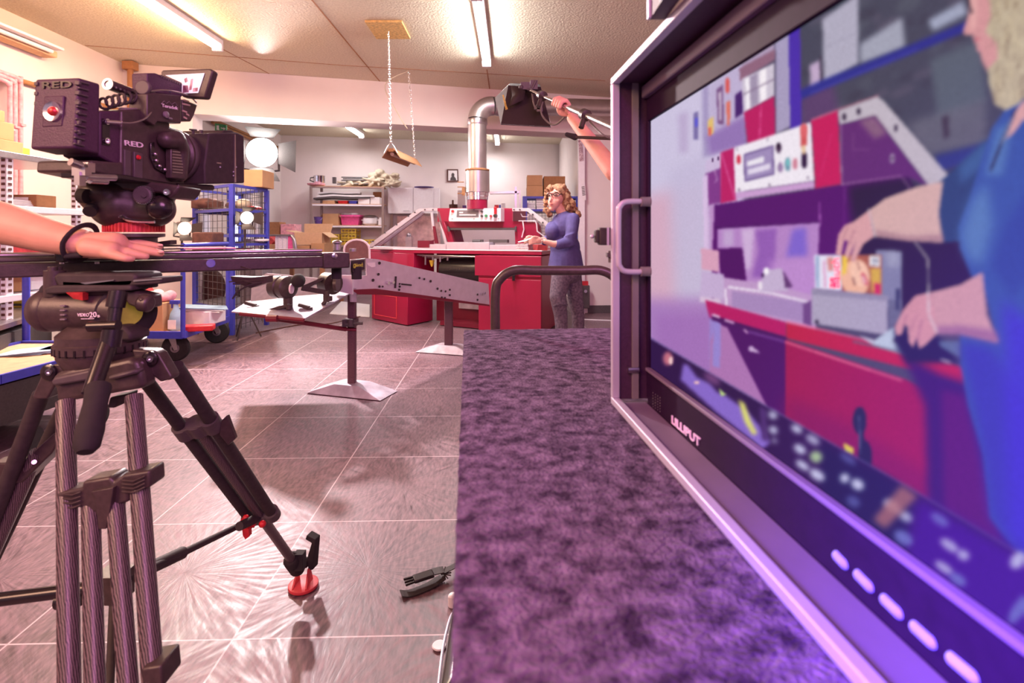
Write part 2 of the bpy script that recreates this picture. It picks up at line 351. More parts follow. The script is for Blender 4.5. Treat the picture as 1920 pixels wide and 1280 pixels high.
# left wall with two window openings: built of pieces round them
b = B()
def wx(y): return -4.36 - .018 * y
wins = [(7.05, 7.95, .86, 1.86), (8.45, 9.25, .86, 1.86)]
def wseg(y0, y1, z0, z1):
    b.prism([(wx(y0), y0, z0), (wx(y1), y1, z0), (wx(y1), y1, z1), (wx(y0), y0, z1)], (-.28, 0, 0))
ys = [-2, wins[0][0], wins[0][1], wins[1][0], wins[1][1], 10.9]
for i in range(5):
    if i % 2 == 0: wseg(ys[i], ys[i + 1], 0, HC)
    else: wseg(ys[i], ys[i + 1], 0, .86); wseg(ys[i], ys[i + 1], 1.86, HC)
struct('wall_left', b, m_['wall'])
BK0, BK1 = (-4.75, 10.46), (4.6, 12.27)
struct('wall_back', wallprism(BK0, BK1, 0, HC, .2), m_['wall'])
b = B(); b.prism([(-4.9, -2, HC), (5, -2, HC), (5, 12.6, HC), (-4.9, 12.6, HC)], (0, 0, .12)); struct('ceiling', b, m_['ceiling'])
BM0, BM1 = (-4.47, 6.12), (4.6, 8.45)
struct('trim_1', wallprism(BM0, BM1, 2.56, HC - .002, .38), m_['beam_paint'])                   # ceiling beam
b = B(); d = V((BM1[0] - BM0[0], BM1[1] - BM0[1], 0)).normalized(); n = V((-d.y, d.x, 0))
q0 = V((BM0[0], BM0[1], 0)) - n * .004; b.prism([q0, q0 + d * .72, q0 + d * .72 + V((0, 0, 2.56)), q0 + V((0, 0, 2.56))], n * .38); struct('trim_2', b, m_['wall'])   # pier under the beam
# right hand block of wall
b = B(); b.prism([(1.02, 7.75, .0), (4.6, 8.0, 0), (4.6, 8.0, 2.56), (1.02, 7.75, 2.56)], (0, .25, 0)); b.prism([(1.02, 8.0, 0), (1.02, 11.5, 0), (1.02, 11.5, HC - .003), (1.02, 8.0, HC - .003)], (.25, 0, 0)); struct('wall_right', b, m_['wall'])
b = B(); b.prism([(1.10, 7.73, 0), (4.5, 7.96, 0), (4.5, 7.96, .11), (1.10, 7.73, .11)], (0, .015, 0)); struct('baseboard_right', b, m_['dark_grey'])
b = B(); b.bx(.955, 1.045, 7.66, 7.745, 0, 2.55); struct('trim_3', b, m_['white_plastic'])
# thin joints in the ceiling boards
def joint(nm, pts, wdt=.012):
    b = B()
    for p, q in zip(pts, pts[1:]): b.beam((p[0], p[1], HC - .001), (q[0], q[1], HC - .001), wdt, .006)
    struct(nm, b, m_['cardboard_dark'])
def cp(px, py): D = (HC - CH) / (CY - py) * F; return ((px - CX) / F * D, D)
joint('trim_4', [cp(585, 0), cp(712, 152)]); joint('trim_5', [cp(913, 130), cp(918, 166)]); joint('trim_6', [cp(160, 85), cp(640, 122), cp(1135, 151)], .008)
joint('trim_7', [cp(410, 88), cp(505, 138)], .008)
# windows in the left wall: daylight seen through blue framed panes
for i, (y0, y1, z0, z1) in enumerate(wins):
    x = wx((y0 + y1) / 2)
    b = B(); b.bx(x - .25, x - .24, y0, y1, z0, z1); o = struct('window_%d' % (i + 1), b, m_['daylight'])
    f = B()
    for yy in (y0 + .03, (y0 + y1) / 2, y1 - .03): f.bx(x - .2, x - .14, yy - .03, yy + .03, z0, z1)
    for zz in (z0 + .03, z0 + .62, z1 - .03): f.bx(x - .2, x - .14, y0, y1, zz - .025, zz + .025)
    obj('window_frame', f, m_['blue_paint'], o)
# ceiling lights
def tubefix(label, x, y0, y1, lit, power=None, z=HC):
    t = thing('ceiling_light', label, 'light', (x, (y0 + y1) / 2, z), group=None)
    b = B(); b.bx(x - .05, x + .05, y0, y1, z - .055, z - .001); obj('housing', b, m_['white_plastic'], t, bevel=.008)
    b = B(); b.cyl((x, y0 + .04, z - .085), (x, y1 - .04, z - .085), .02 if not lit else .026, n=14); obj('tube', b, lit or m_['white_plastic'], t)
    b = B()
    for yy in (y0 + .02, y1 - .02): b.bx(x - .05, x + .05, yy - .02, yy + .02, z - .12, z - .05)
    objs('end_cap', b, m_['white_plastic'], t, bevel=.006)
tubefix('lit fluorescent ceiling tube straight above the red machine', -.28, 4.2, 5.9, m_['lit_mid'])
tubefix('warm glowing fluorescent ceiling tube above the film camera', -2.97, 3.7, 5.4, m_['lit_warm'])
tubefix('lit fluorescent tube beyond the beam, behind the hanging chains', -2.87, 9.0, 10.2, m_['lit'])
tubefix('lit fluorescent tube beyond the beam, right of the duct', -.30, 9.75, 11.0, m_['lit'])
t = thing('wall_light', 'unlit tube light fixture high on the left wall over a pipe', 'light', (-4.36, 4, 2.8))
b = B(); b.bx(-4.43, -4.30, 2.6, 5.05, 2.80, 2.86); obj('housing', b, m_['cardboard_inside'], t, bevel=.01)
b = B(); b.bx(-4.34, -4.20, 2.6, 5.0, 2.855, 2.875); b.cyl((-4.27, 2.65, 2.83), (-4.27, 4.95, 2.83), .018); obj('tube', b, m_['white_plastic'], t)
# pipes on the left wall
b = B(); b.cyl((-4.335, 0.5, 2.42), (-4.435, 6.08, 2.54), .022)
tag(obj('heating_pipe', b, m_['cardboard_dark']), 'long thin brown pipe running along the upper left wall', 'pipe')
for i, (px, lb) in enumerate(((8, 'copper pipe bending down the left wall, leftmost of three'), (17, 'middle one of three copper pipes bending down the left wall'), (28, 'copper pipe bending down the left wall, rightmost of three'))):
    k = (px - CX) / F; y = -4.40 / k; z = 2.45 + .03 * i; b = B()
    b.tube(smooth_pts([(-4.34, y - .7, z), (-4.34, y - .12, z), (-4.34, y - .02, z - .03), (-4.35, y, z - .12), (-4.35, y, .9)], 5), .018)
    b.bx(-4.40, -4.32, y - .025, y + .025, z - .42, z - .40)
    tag(obj('heating_pipe', b, m_['paper_pink']), lb, 'pipe')
b = B(); b.cyl((-4.33, 6.05, 3.0), (-4.33, 6.05, 2.3), .03); b.bx(-4.39, -4.27, 6.0, 6.1, 3.0, 3.09)
tag(obj('drop_pipe', b, m_['cardboard_dark']), 'short vertical pipe in the corner below the ceiling beside the beam', 'pipe')
for zz, yy0, lb in ((2.86, 7.2, 'upper of two thin conduits on the far left wall'), (2.80, 7.9, 'lower of two thin conduits on the far left wall')):
    b = B(); b.cyl((-4.44, yy0, zz), (-4.48, 10.3, zz - .05), .022); tag(obj('conduit', b, m_['cardboard_dark']), lb, 'pipe')
# exit sign
t = thing('exit_sign', 'green running-man exit sign on the wall above the film camera', 'sign', (-4.43, 7.75, 2.68))
b = B(); b.prism([PL(403, 231, 7.75), PL(424, 234, 7.75), PL(424, 249, 7.75), PL(403, 246, 7.75)], (0, .03, 0)); obj('plate', b, m_['exit_green'], t)
b = B(); b.tr([(406, 235), (410, 235), (411, 244), (406, 243)], 7.745, .003); b.sph(P(409, 236.5, 7.742), (.014, .004, .014), 8); b.tr([(414, 239), (421, 240.5), (421, 242), (414, 240.5)], 7.745, .003); b.tr([(419, 238.5), (423, 241), (419, 244)], 7.745, .003)
obj('pictogram', b, m_['paper'], t)
# sheet with notices and small frame on the right wall
t = thing('notice_strip', 'narrow paper strip with printing taped up the white door trim', 'notice', (1.0, 7.65, 1.6))
b = B(); b.tr([(1089, 335), (1096, 335), (1099, 375), (1092, 375)], 7.65, .003); obj('sheet', b, m_['paper'], t)
b = B()
for k in range(6): b.tr([(1090.5 + k * .3, 350 + k * 3), (1096 + k * .3, 349 + k * 3), (1096 + k * .3, 350.5 + k * 3), (1090.5 + k * .3, 351.5 + k * 3)], 7.646, .003)
obj('print', b, m_['dark_grey'], t)
t = thing('wall_poster', 'small dark framed poster on the right wall behind the raised arm', 'picture', (1.3, 7.7, 2.5))
b = B(); b.tr([(1110, 268), (1122, 268), (1128, 292), (1114, 288)], 7.7, .02); obj('frame', b, m_['bag'], t)
b = B(); b.tr([(1112, 271), (1120, 271), (1125, 288), (1115, 285)], 7.694, .004); obj('print', b, m_['exit_green'], t)
t = thing('poster_strip', 'narrow patterned strip hanging high on the white door trim', 'poster', (1.0, 7.65, 2.2))
b = B(); b.tr([(1084, 262), (1091, 262), (1094, 300), (1087, 302)], 7.64, .01); obj('sheet', b, m_['print_mix'], t)
t = thing('electrical_box', 'grey electrical box on the wall under the white door trim', 'box', (1.15, 7.6, .6))
b = B(); b.tr([(1093, 535), (1106, 535), (1106, 578), (1093, 578)], 7.55, .1); obj('housing', b, m_['dark_grey'], t, bevel=.01)
b = B(); b.cyl(P(1098, 546, 7.54), P(1098, 546, 7.50), .022); obj('knob', b, m_['chrome'], t)
b = B(); b.tr([(1092, 527), (1103, 527), (1103, 534.8), (1092, 534.8)], 7.56, .03); tag(obj('red_label', b, m_['red']), 'small red labelled pack above the grey electrical box', 'pack')
# hung lamp with its chains
t = thing('hanging_light', 'dusty trough lamp hung on two chains from the ceiling', 'light', (-1.18, 5.1, 1.95))
b = B()
A0, A1 = P(733, 281, 5.05), P(778, 301, 6.4)
b.beam(A0 + V((0, 0, .0)), A1, .05, .03); d = (A1 - A0).normalized(); s_ = d.cross(V((0, 0, 1))).normalized()
for sg in (-1, 1):
    e0, e1 = A0 + s_ * sg * .03, A1 + s_ * sg * .03
    b.prism([e0, e1, e1 + s_ * sg * .055 - V((0, 0, .075)), e0 + s_ * sg * .055 - V((0, 0, .075))], (0, 0, .006))
obj('reflector', b, m_['cardboard_dark'], t)
b = B(); b.cyl(A0 - V((0, 0, .035)) + d * .05, A1 - V((0, 0, .035)) - d * .05, .018); obj('tube', b, m_['canvas'], t)
b = B(); b.tube([A0 + s_ * .06 - V((0, 0, .03)), A0 + s_ * .03 + V((0, 0, .03)), A0 + V((0, 0, .07)), A0 - s_ * .03 + V((0, 0, .03)), A0 - s_ * .06 - V((0, 0, .03))], .006); obj('hanger', b, m_['steel'], t)
def links(p0, p1, n):
    b = B(); p0, p1 = V(p0), V(p1); st = (p1 - p0) / n; L = st.length
    for i in range(n):
        c = p0 + st * (i + .5); u = V((1, 0, 0)) if i % 2 else V((0, 1, 0)); ax = st.normalized()
        pts = [c + ax * (math.cos(a) * L * .62) + u * (math.sin(a) * L * .32) for a in [2 * math.pi * k / 8 for k in range(8)]]
        b.tube(pts, L * .11, 5, closed=True)
    return b
obj('chain', links((-1.18, 5.1, HC - .03), A0 + V((0, 0, .06)), 46), m_['chrome'], t)
obj('chain', links((-1.235, 6.37, HC), A1 + V((0, 0, .02)), 42), m_['chrome'], t)
b = B(); b.box((-1.18, 5.1, HC - .012), (.34, .42, .022)); tag(obj('mounting_board', b, m_['osb'], bevel=.003), 'square chipboard plate screwed to the ceiling above the front chain', 'board')
b = B(); b.tube(smooth_pts([(-1.235, 6.37, HC - .01), (-1.5, 6.3, HC - .2), (-1.34, 6.3, HC - .55), (-1.25, 6.37, HC - .7)], 6), .006, 6); tag(obj('lamp_cable', b, m_['canvas']), 'thin looped cable beside the rear lamp chain', 'cable')
# exhaust duct
t = thing('exhaust_duct', 'silver exhaust duct rising from the red machine and running right', 'duct', (-.42, 6.6, 1.5))
px0 = (895 - CX) / F * 6.6
b = B(); b.cyl((px0, 6.6, 1.95), (px0, 6.6, 2.55), .115, n=28); obj('riser', b, m_['duct'], t)
b = B(); el = []
zc, xc = 2.55, px0
for k in range(9): a = R(90 * k / 8); el.append(V((xc + .19 - .19 * math.cos(a), 6.6 + .06 * (k / 8), zc + .19 * math.sin(a))))
b.tube(el, .119, 24); obj('elbow', b, m_['duct'], t)
e1 = el[-1]; b = B(); b.cyl(e1, (1.75, 7.45, 2.90), .115, .112, n=28); obj('cross_run', b, m_['duct'], t)
b = B(); b.lathe([(.121, 0), (.124, .01), (.124, .06), (.121, .07)], (px0, 6.6, 2.49), (0, 0, 1), 28)
dd = V((1.75, 7.45, 2.90)) - e1
for k in (.02, .10): b.lathe([(.118, 0), (.123, .008), (.123, .035), (.118, .04)], e1 + dd * k, dd, 28)
obj('clamp_band', b, m_['steel'], t)
b = B(); b.lathe([(.115, 0), (.150, .01), (.150, .025), (.115, .035)], (px0, 6.6, 1.915), (0, 0, 1), 28); obj('flange', b, m_['cardboard_dark'], t)
b = B(); b.lathe([(.150, 0), (.150, .26)], (px0, 6.6, 1.655), (0, 0, 1), 28); obj('lower_sleeve', b, m_['duct'], t)
b = B(); b.lathe([(.155, .09), (.138, .085), (.138, .045), (.132, .04), (.132, 0)], (px0, 6.6, 1.565), (0, 0, 1), 28); obj('reducer', b, m_['chrome'], t)
b = B(); b.lathe([(.125, 0), (.125, .12)], (px0, 6.6, 1.45), (0, 0, 1), 28); obj('red_collar', b, m_['machine_red'], t, label='red painted collar')
b = B()
for zz in (1.64, 1.72, 1.78): b.cyl((px0 - .16, 6.55, zz), (px0 - .24, 6.55, zz), .006)
b.tr([(866, 352), (872, 350), (872, 366), (866, 366)], 6.55, .02); obj('damper_lever', b, m_['cardboard_dark'], t)
# ------------------------------------------------------------------ the red machine
FLn = ((-1.30, 6.6), (.31, 5.9))                 # plan line of its front
LLn = ((-1.92, 7.2), (-1.30, 6.6))               # plan line of its bevelled left end
t = thing('wrapping_machine', 'large red wrapping machine with silver guard frames and control panel', 'machine', (-.5, 6.6, 0))
def pl(px, ln): return V((*ray_line(px, *ln), 0))
A_, B_, C_, E_, G_ = V((-1.92, 7.2, 0)), V((-1.30, 6.6, 0)), V((.33, 5.9, 0)), V((.80, 7.25, 0)), V((-1.1, 8.2, 0))
def zz(p, z): return V((p[0], p[1], z))
b = B(); b.prism([zz(p, .905) for p in (A_, B_, C_, E_, G_)], (0, 0, .045)); obj('table_top', b, m_['machine_red'], t, bevel=.006)
b = B(); q = [A_, B_, C_, E_]; b.tube([zz(p, .952) for p in q], .007, 6); obj('top_edge', b, m_['white_plastic'], t, label='pale top edge')  # whitish line along the rim of the table
b = B(); n_ = V((.5, .86, 0))
b.prism([zz(A_, .62), zz(B_, .62), zz(B_ + n_ * .5, .62), zz(A_ + n_ * .5, .62)], (0, 0, .285))
pA, pB = pl(776, FLn), None
b.prism([zz(B_, .62), zz(pl(776, FLn), .62), zz(pl(776, FLn) + n_ * .4, .62), zz(B_ + n_ * .4, .62)], (0, 0, .285)); obj('left_body', b, m_['machine_red'], t, bevel=.004)
b = B(); cb0 = pl(757, LLn)
L0 = V((*ray_line(697, *LLn), 0)); L1 = V((*ray_line(750, *LLn), 0)); L2 = V((*ray_line(764, (-1.30, 6.6), (-1.2, 6.62)), 0)); L3 = V((-1.04, 7.0, 0)); L4 = V((-1.45, 7.7, 0))
b.prism([zz(p, .012) for p in (L0, L1, L2, L3, L4)], (0, 0, .40)); lc = obj('lower_cabinet', b, m_['machine_red'], t, bevel=.006)
b = B()
f0 = L0 + (L1 - L0) * .10; f1 = L0 + (L1 - L0) * .88; nn = V((-.70, -.71, 0)) * .006
for z0, z1 in ((.07, .078), (.34, .348)): b.prism([zz(f0, z0), zz(f1, z0), zz(f1, z1), zz(f0, z1)], nn)
for fa in (f0, f1): b.prism([zz(fa, .07), zz(fa + (L1 - L0) * .015, .07), zz(fa + (L1 - L0) * .015, .348), zz(fa, .348)], nn)
obj('door_panel_edge', b, m_['pad_red'], lc)
# right cabinet
b = B(); r0, r1 = pl(897, FLn), C_
b.prism([zz(p, .015) for p in (r0, r1, V((.62, 6.9, 0)), r0 + n_ * .9)], (0, 0, .88)); rc = obj('right_cabinet', b, m_['machine_red'], t, bevel=.006)
b = B(); o_ = V((-.4, -.92, 0)) * .025; q0 = pl(892, FLn)
b.prism([zz(q0, .66), zz(C_, .66), zz(C_ + o_, .66), zz(q0 + o_, .66)], (0, 0, .232)); obj('upper_door', b, m_['machine_red'], rc, bevel=.004)
b = B(); b.prism([zz(pl(899, FLn), .03), zz(C_, .03), zz(C_ + o_, .03), zz(pl(899, FLn) + o_, .03)], (0, 0, .60)); dr = obj('door', b, m_['machine_red'], rc, bevel=.004)
b = B(); kp = pl(967, FLn) + o_; b.cyl(zz(kp, .735), zz(kp, .735) + V((-.4, -.92, 0)) * .03, .05); b.beam(zz(kp, .73) + V((-.4, -.92, 0)) * .035, zz(kp, .62) + V((-.4, -.92, 0)) * .035, .035, .03); obj('knob', b, m_['black_gloss'], rc)
# recess with rollers between the cabinets
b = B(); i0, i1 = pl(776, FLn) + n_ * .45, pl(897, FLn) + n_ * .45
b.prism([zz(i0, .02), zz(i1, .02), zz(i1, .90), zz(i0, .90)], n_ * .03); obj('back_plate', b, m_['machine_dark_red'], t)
b = B(); c0, c1 = pl(812, FLn) + n_ * .25, pl(900, FLn) + n_ * .2
b.cyl(zz(c0, .70), zz(c1, .70), .15, n=26); obj('drum', b, m_['black_gloss'], t, label='glossy black drum')
b = B()
for k in range(5): u0 = pl(778, FLn) + n_ * (.04 + .05 * k); u1 = pl(892, FLn) + n_ * (.04 + .05 * k); b.cyl(zz(u0, .885 - .012 * k), zz(u1, .875 - .004 * k), .008, n=8)
for k in range(4): u0 = pl(786 + 14 * k, FLn) + n_ * .12; b.cyl(zz(u0, .88), zz(u0, .76 + .02 * k), .012, n=8)
obj('guide_rods', b, m_['steel'], t)
b = B(); u0 = pl(800, FLn) + n_ * .1; b.lathe([(.035, 0), (.02, .05), (.008, .08)], zz(u0, .82), (0, 0, -1), 16); obj('funnel', b, m_['yellow'], t)
b = B(); g0, g1 = pl(822, FLn) + n_ * .42, pl(896, FLn) + n_ * .4
b.prism([zz(g0, .20), zz(g1, .20), zz(g1, .55), zz(g0, .55)], n_ * .02); obj('lower_panel', b, m_['worn_grey'], t, label='grey lower panel')
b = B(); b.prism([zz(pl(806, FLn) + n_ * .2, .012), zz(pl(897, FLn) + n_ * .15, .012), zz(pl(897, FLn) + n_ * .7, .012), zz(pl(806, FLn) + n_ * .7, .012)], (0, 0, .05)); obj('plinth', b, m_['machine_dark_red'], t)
# hood and control panel
HLn = ((-1.9, 7.25), (.6, 6.25)); HD = V((.37, .93, 0))
b = B(); b.tr([(820, 390), (962, 390), (962, 416), (820, 416)], HLn, .45)
b.tr([(823, 414), (832, 414), (846, 456), (842, 460)], HLn, .30)
b.tr([(832, 414), (840, 414), (851, 457), (846, 457)], HLn, .30); b.tr([(964, 414), (1006, 417), (1012, 424), (1014, 455), (966, 458)], HLn, .06)
b.tr([(832, 414), (966, 414), (966, 427), (838, 427)], HLn, .10); obj('hood', b, m_['machine_red'], t, bevel=.005)
PLn = ((-1.9, 7.13), (.6, 6.13))
b = B(); b.tr([(844, 391), (939, 390), (939, 411), (841, 411)], PLn, .12); b.tr([(841, 411), (939, 411), (939, 415), (842, 415)], PLn, .14); cpn = obj('control_panel', b, m_['white_plastic'], t, bevel=.003)
PFn = ((-1.9, 7.122), (.6, 6.122))
b = B(); b.tr([(857, 394), (897, 394), (897, 406.5), (856, 406.5)], PFn, .006); obj('display', b, m_['grey_plastic'], cpn)
PGn = ((-1.9, 7.116), (.6, 6.116))
b = B(); b.tr([(861, 397), (868, 397), (868, 399.5), (861, 399.5)], PGn, .004); b.tr([(861, 401.5), (892, 401.5), (892, 404), (861, 404)], PGn, .004); obj('display_text', b, m_['paper'], cpn)
def knobs(px, py, r, mm, nm='button', dep=.02): b = B(); p = PL(px, py, PFn); b.cyl(p, p - HD * dep, r); obj(nm, b, mm, cpn)
knobs(849.5, 396, .017, m_['red']); knobs(904, 396.5, .014, m_['black_plastic']); knobs(904, 405, .014, m_['dark_grey']); knobs(912, 404.5, .017, m_['exit_green']); knobs(921, 405, .014, m_['pad_red'])
knobs(930, 404.5, .02, m_['black_plastic'], 'rotary_switch', .04)
b = B(); p = PL(930, 398, PFn); b.cyl(p + V((0, 0, -.02)) - HD * .02, p + V((0, 0, .05)) - HD * .02, .017); b.sph(p + V((0, 0, .05)) - HD * .02, .02); obj('emergency_button', b, m_['red'], cpn)
b = B()
for x, y in ((848, 410), (889, 393), (889, 410), (935, 410)): p = PL(x, y, PFn); b.cyl(p, p - HD * .008, .005, n=8)
objs('screw', b, m_['dark_grey'], cpn)
# left guard
b = B(); b.tr([(686, 462), (785, 391), (820, 390), (820, 395), (790, 396), (698, 463)], HLn, .04)
b.tr([(700, 464), (793, 397), (796, 400), (709, 464)], ((-1.9, 7.31), (.6, 6.31)), .03)
b.tr([(807, 398), (811, 398), (814, 430), (810, 430)], HLn, .02); b.tr([(819, 396), (824, 396), (839, 458), (834, 458)], HLn, .03); obj('left_guard_frame', b, m_['grey_paint'], t, bevel=.002)
b = B(); b.tr([(706, 463), (794, 400), (818, 400), (832, 460), (712, 466)], ((-1.9, 7.28), (.6, 6.28)), .006); obj('left_guard_window', b, m_['clear'], t)
b = B(); b.tr([(811, 424), (815, 424), (821, 456), (815, 456)], ((-1.9, 7.2), (.6, 6.2)), .02); p = PL(800, 455, HLn); b.cyl(p, PL(820, 448, HLn), .007); obj('clamp_lever', b, m_['machine_dark_red'], t)
b = B()
for x, y in ((700, 452), (722, 436), (744, 421), (766, 405), (778, 398), (797, 393), (812, 393)): p = PL(x, y, ((-1.9, 7.245), (.6, 6.245))); b.cyl(p, p - HD * .012, .010, n=8)
for x, y in ((964, 393), (975, 393), (999, 402), (1018, 417)): p = PL(x, y, ((-1.9, 7.245), (.6, 6.245))); b.cyl(p, p - HD * .012, .010, n=8)
objs('frame_bolt', b, m_['dark_grey'], t)
b = B(); b.tr([(960, 390), (991, 390), (1040, 427), (1040, 438), (988, 396), (960, 396)], HLn, .04); b.tr([(972, 413), (1004, 413), (1007, 420), (1008, 433), (1026, 446), (1024, 447), (1006, 434), (1005, 421), (1003, 415), (972, 415)], ((-1.9, 7.1), (.6, 6.1)), .012); obj('right_guard_frame', b, m_['grey_paint'], t, bevel=.002)
b = B(); b.tr([(961, 397), (988, 397), (1030, 432), (1030, 447), (1008, 433), (1004, 415), (961, 415)], ((-1.9, 7.22), (.6, 6.22)), .006); obj('right_guard_window', b, m_['clear'], t)
b = B(); b.tube([PL(983, 415, HLn) - HD * .05, PL(985, 430, HLn) - HD * .05, PL(981, 445, HLn) - HD * .05], .008, 6); b.tube([PL(975, 400, HLn) + HD * .03, PL(978, 406, HLn) + HD * .03, PL(988, 406, HLn) + HD * .03, PL(993, 399, HLn) + HD * .03], .006, 6); obj('air_hose', b, m_['white_plastic'], t)
b = B(); b.tr([(838, 427), (967, 427), (967, 431), (840, 431)], ((-1.9, 7.2), (.6, 6.2)), .03); b.tr([(838, 424), (841, 424), (843, 434), (840, 434)], ((-1.9, 7.18), (.6, 6.18)), .02); b.tr([(965, 424), (968, 424), (968, 434), (965, 434)], ((-1.9, 7.18), (.6, 6.18)), .02); obj('sealing_bar', b, m_['dark_grey'], t, bevel=.002)
b = B(); b.tr([(842, 431), (966, 431), (966, 458), (847, 458)], ((-1.9, 7.3), (.6, 6.3)), .006); obj('inner_window', b, m_['clear'], t)
# fittings lying in the bed of the machine
TD = ((-1.9, 6.95), (.6, 5.98))
b = B(); b.tr([(837, 454), (917, 454), (917, 470), (837, 470)], TD, .18); b.tr([(804, 458), (836, 458), (836, 469), (804, 469)], TD, .16); b.tr([(918, 459), (969, 459), (971, 471), (918, 471)], TD, .2)
b.tr([(700, 462), (806, 465), (806, 469), (700, 467)], TD, .2); obj('bed_plates', b, m_['grey_paint'], t, bevel=.003)
b = B(); b.tr([(917, 449), (951, 449), (951, 455), (917, 455)], ((-1.9, 7.1), (.6, 6.1)), .06); p = PL(893, 452, ((-1.9, 7.1), (.6, 6.1))); b.cyl(p - V((.05, 0, 0)), p + V((.05, 0, 0)), .02); b.cyl(p + V((.07, 0, -.02)), p + V((.07, 0, .02)), .02); b.box(p - V((0, 0, .02)), (.2, .05, .02)); obj('stop_bracket', b, m_['dark_grey'], t)
b = B(); b.tr([(783, 451), (806, 451), (806, 464), (783, 464)], TD, .1); obj('motor_box', b, m_['machine_dark_red'], t)
# stack of magazines beside her hands
for k in range(7):
    p = PL(986 + random.uniform(-1, 1), 470 - k * 2.0, ((-1.9, 6.85), (.6, 5.9))); b = B(); b.box(p + V((0, .1, .004)), (.145, .21, .010), rotz(random.uniform(-.05, .05) - .35).to_3x3())
    tag(obj('magazine', b, m_['paper'] if k % 2 else m_['print_mix']), nth(k, 7) + ' magazine of the flat pile on the right end of the machine table', 'magazine', 'magazines piled on the red machine')
for k in range(6):
    b = B(); p = PL(1015, 469, ((-1.9, 6.9), (.6, 5.9))); b.box(p + V((-.01, .02 + k * .001, .004 + k * .011)), (.12, .17, .009), rotz(.2 + k * .03).to_3x3()); tag(obj('magazine', b, m_['print_red']), nth(k, 6) + ' red magazine of the low stack by her forearm', 'magazine', 'red magazines stacked by the woman')
# ------------------------------------------------------------------ grey outfeed conveyor
t = thing('outfeed_conveyor', 'sloping grey perforated conveyor side standing on two columns', 'conveyor', (-1.1, 3.7, 0))
KLn = ((-1.13, 3.62), (-.21, 5.1))
b = B(); b.tr([(686, 484), (709, 486), (916, 532), (918, 571), (800, 554), (705, 541), (660, 543), (660, 520), (688, 516)], KLn, .012); sp_ = obj('side_plate', b, m_['grey_paint'], t)
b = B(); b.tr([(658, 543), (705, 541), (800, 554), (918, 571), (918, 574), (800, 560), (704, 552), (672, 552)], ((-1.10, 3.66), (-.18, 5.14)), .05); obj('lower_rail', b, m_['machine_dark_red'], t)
off = V((.35, .22, 0)); b = B()
b.prism([PL(x, y, KLn) + V((.4, -.25, 0)) * 0 + V((-.38, .24, 0)) for x, y in [(709, 487), (916, 533), (918, 568), (705, 540)]], (-.008, .005, 0)); obj('far_side_plate', b, m_['worn_grey'], t)
b = B(); q = [PL(709, 492, KLn), PL(914, 538, KLn)]; b.prism([q[0] + V((-.02, .012, 0)), q[1] + V((-.02, .012, 0)), q[1] + V((-.36, .23, 0)), q[0] + V((-.36, .23, 0))], (0, 0, -.01)); obj('belt', b, m_['dark_grey'], t)
hl = ((-1.125, 3.617), (-.205, 5.097)); b = B(); nK = V((.85, -.53, 0)) * .006
def hole(x, y, r, mm=None): p = PL(x, y, hl); b.cyl(p, p + nK, r, n=10)
for x, y, r in ((711, 493, .011), (709, 514, .010), (699, 525, .011), (711, 537, .009), (717, 537, .007), (786, 521, .009), (795, 523, .009), (807, 527, .011), (820, 541, .010), (827, 545, .009), (835, 546, .009), (843, 543, .009), (843, 553, .009), (828, 557, .008), (834, 558, .008), (895, 552, .01), (895, 562, .01), (749, 532, .007), (749, 537, .009), (748, 543, .009)): hole(x, y, r)
b.tr([(741, 518), (744, 518), (743, 540), (740, 540)], hl, .004); b.tr([(753, 531), (772, 533), (772, 536), (753, 534)], hl, .004); obj('slots_and_holes', b, m_['black_matte'], sp_)
b = B()
for x, y in ((725, 530), (734, 529), (901, 551), (906, 549)): p = PL(x, y, hl); b.cyl(p, p + nK * 4, .012, n=10)
objs('bolt', b, m_['chrome'], sp_)
b = B(); b.tr([(689, 493), (703, 492), (704, 500), (697, 501), (690, 497)], hl, .003); obj('sticker', b, m_['paper'], sp_)
b = B(); b.tr([(657, 540), (668, 540), (669, 566), (659, 566)], ((-1.15, 3.58), (-.23, 5.06)), .015); obj('bracket_plate', b, m_['worn_grey'], t)
def column(px0, px1, ytop, ybase, D, poly, yb2):
    z1 = CH - (ytop - CY) / F * D; x0 = (px0 - CX) / F * D; w_ = (px1 - px0) / F * D
    b = B(); b.bx(x0, x0 + w_, D, D + w_, .05, z1); o = obj('column', b, m_['column_paint'], t, bevel=.006)
    xc, yc = x0 + w_ / 2, D + w_ / 2
    b = B(); L, W_ = .60, .24; h = .075; rot = rotz(-.30)
    vs = [(-L / 2, -W_ / 2, .006), (L / 2, -W_ / 2, .006), (L / 2, W_ / 2, .006), (-L / 2, W_ / 2, .006), (-.10, -.07, h), (.10, -.07, h), (.10, .07, h), (-.10, .07, h)]
    b.M = MX.Translation((xc, yc, 0)) @ rot; b.add(vs, [(0, 1, 2, 3), (4, 5, 6, 7), (0, 1, 5, 4), (1, 2, 6, 5), (2, 3, 7, 6), (3, 0, 4, 7)]); obj('base', b, m_['worn_grey'], t, bevel=.003)
    return xc, yc
column(651, 665, 545, 730, 3.78, None, 0); xc2, yc2 = column(833, 848, 560, 640, 5.1, None, 0)
b = B(); p = P(657, 604, 3.76); b.box(p, (.09, .09, .05)); b.cyl(p - V((.02, .05, 0)), p + V((.10, -.05, 0)), .010); b.cyl(p + V((.02, -.06, -.02)), p + V((.02, -.06, .03)), .018); obj('clamp', b, m_['dark_grey'], t)
b = B(); b.cyl(P(514, 597, 3.35), P(648, 617, 3.76), .016); b.cyl(P(648, 617, 3.76), P(668, 618, 3.78), .012); obj('brace_rod', b, m_['machine_dark_red'], t)
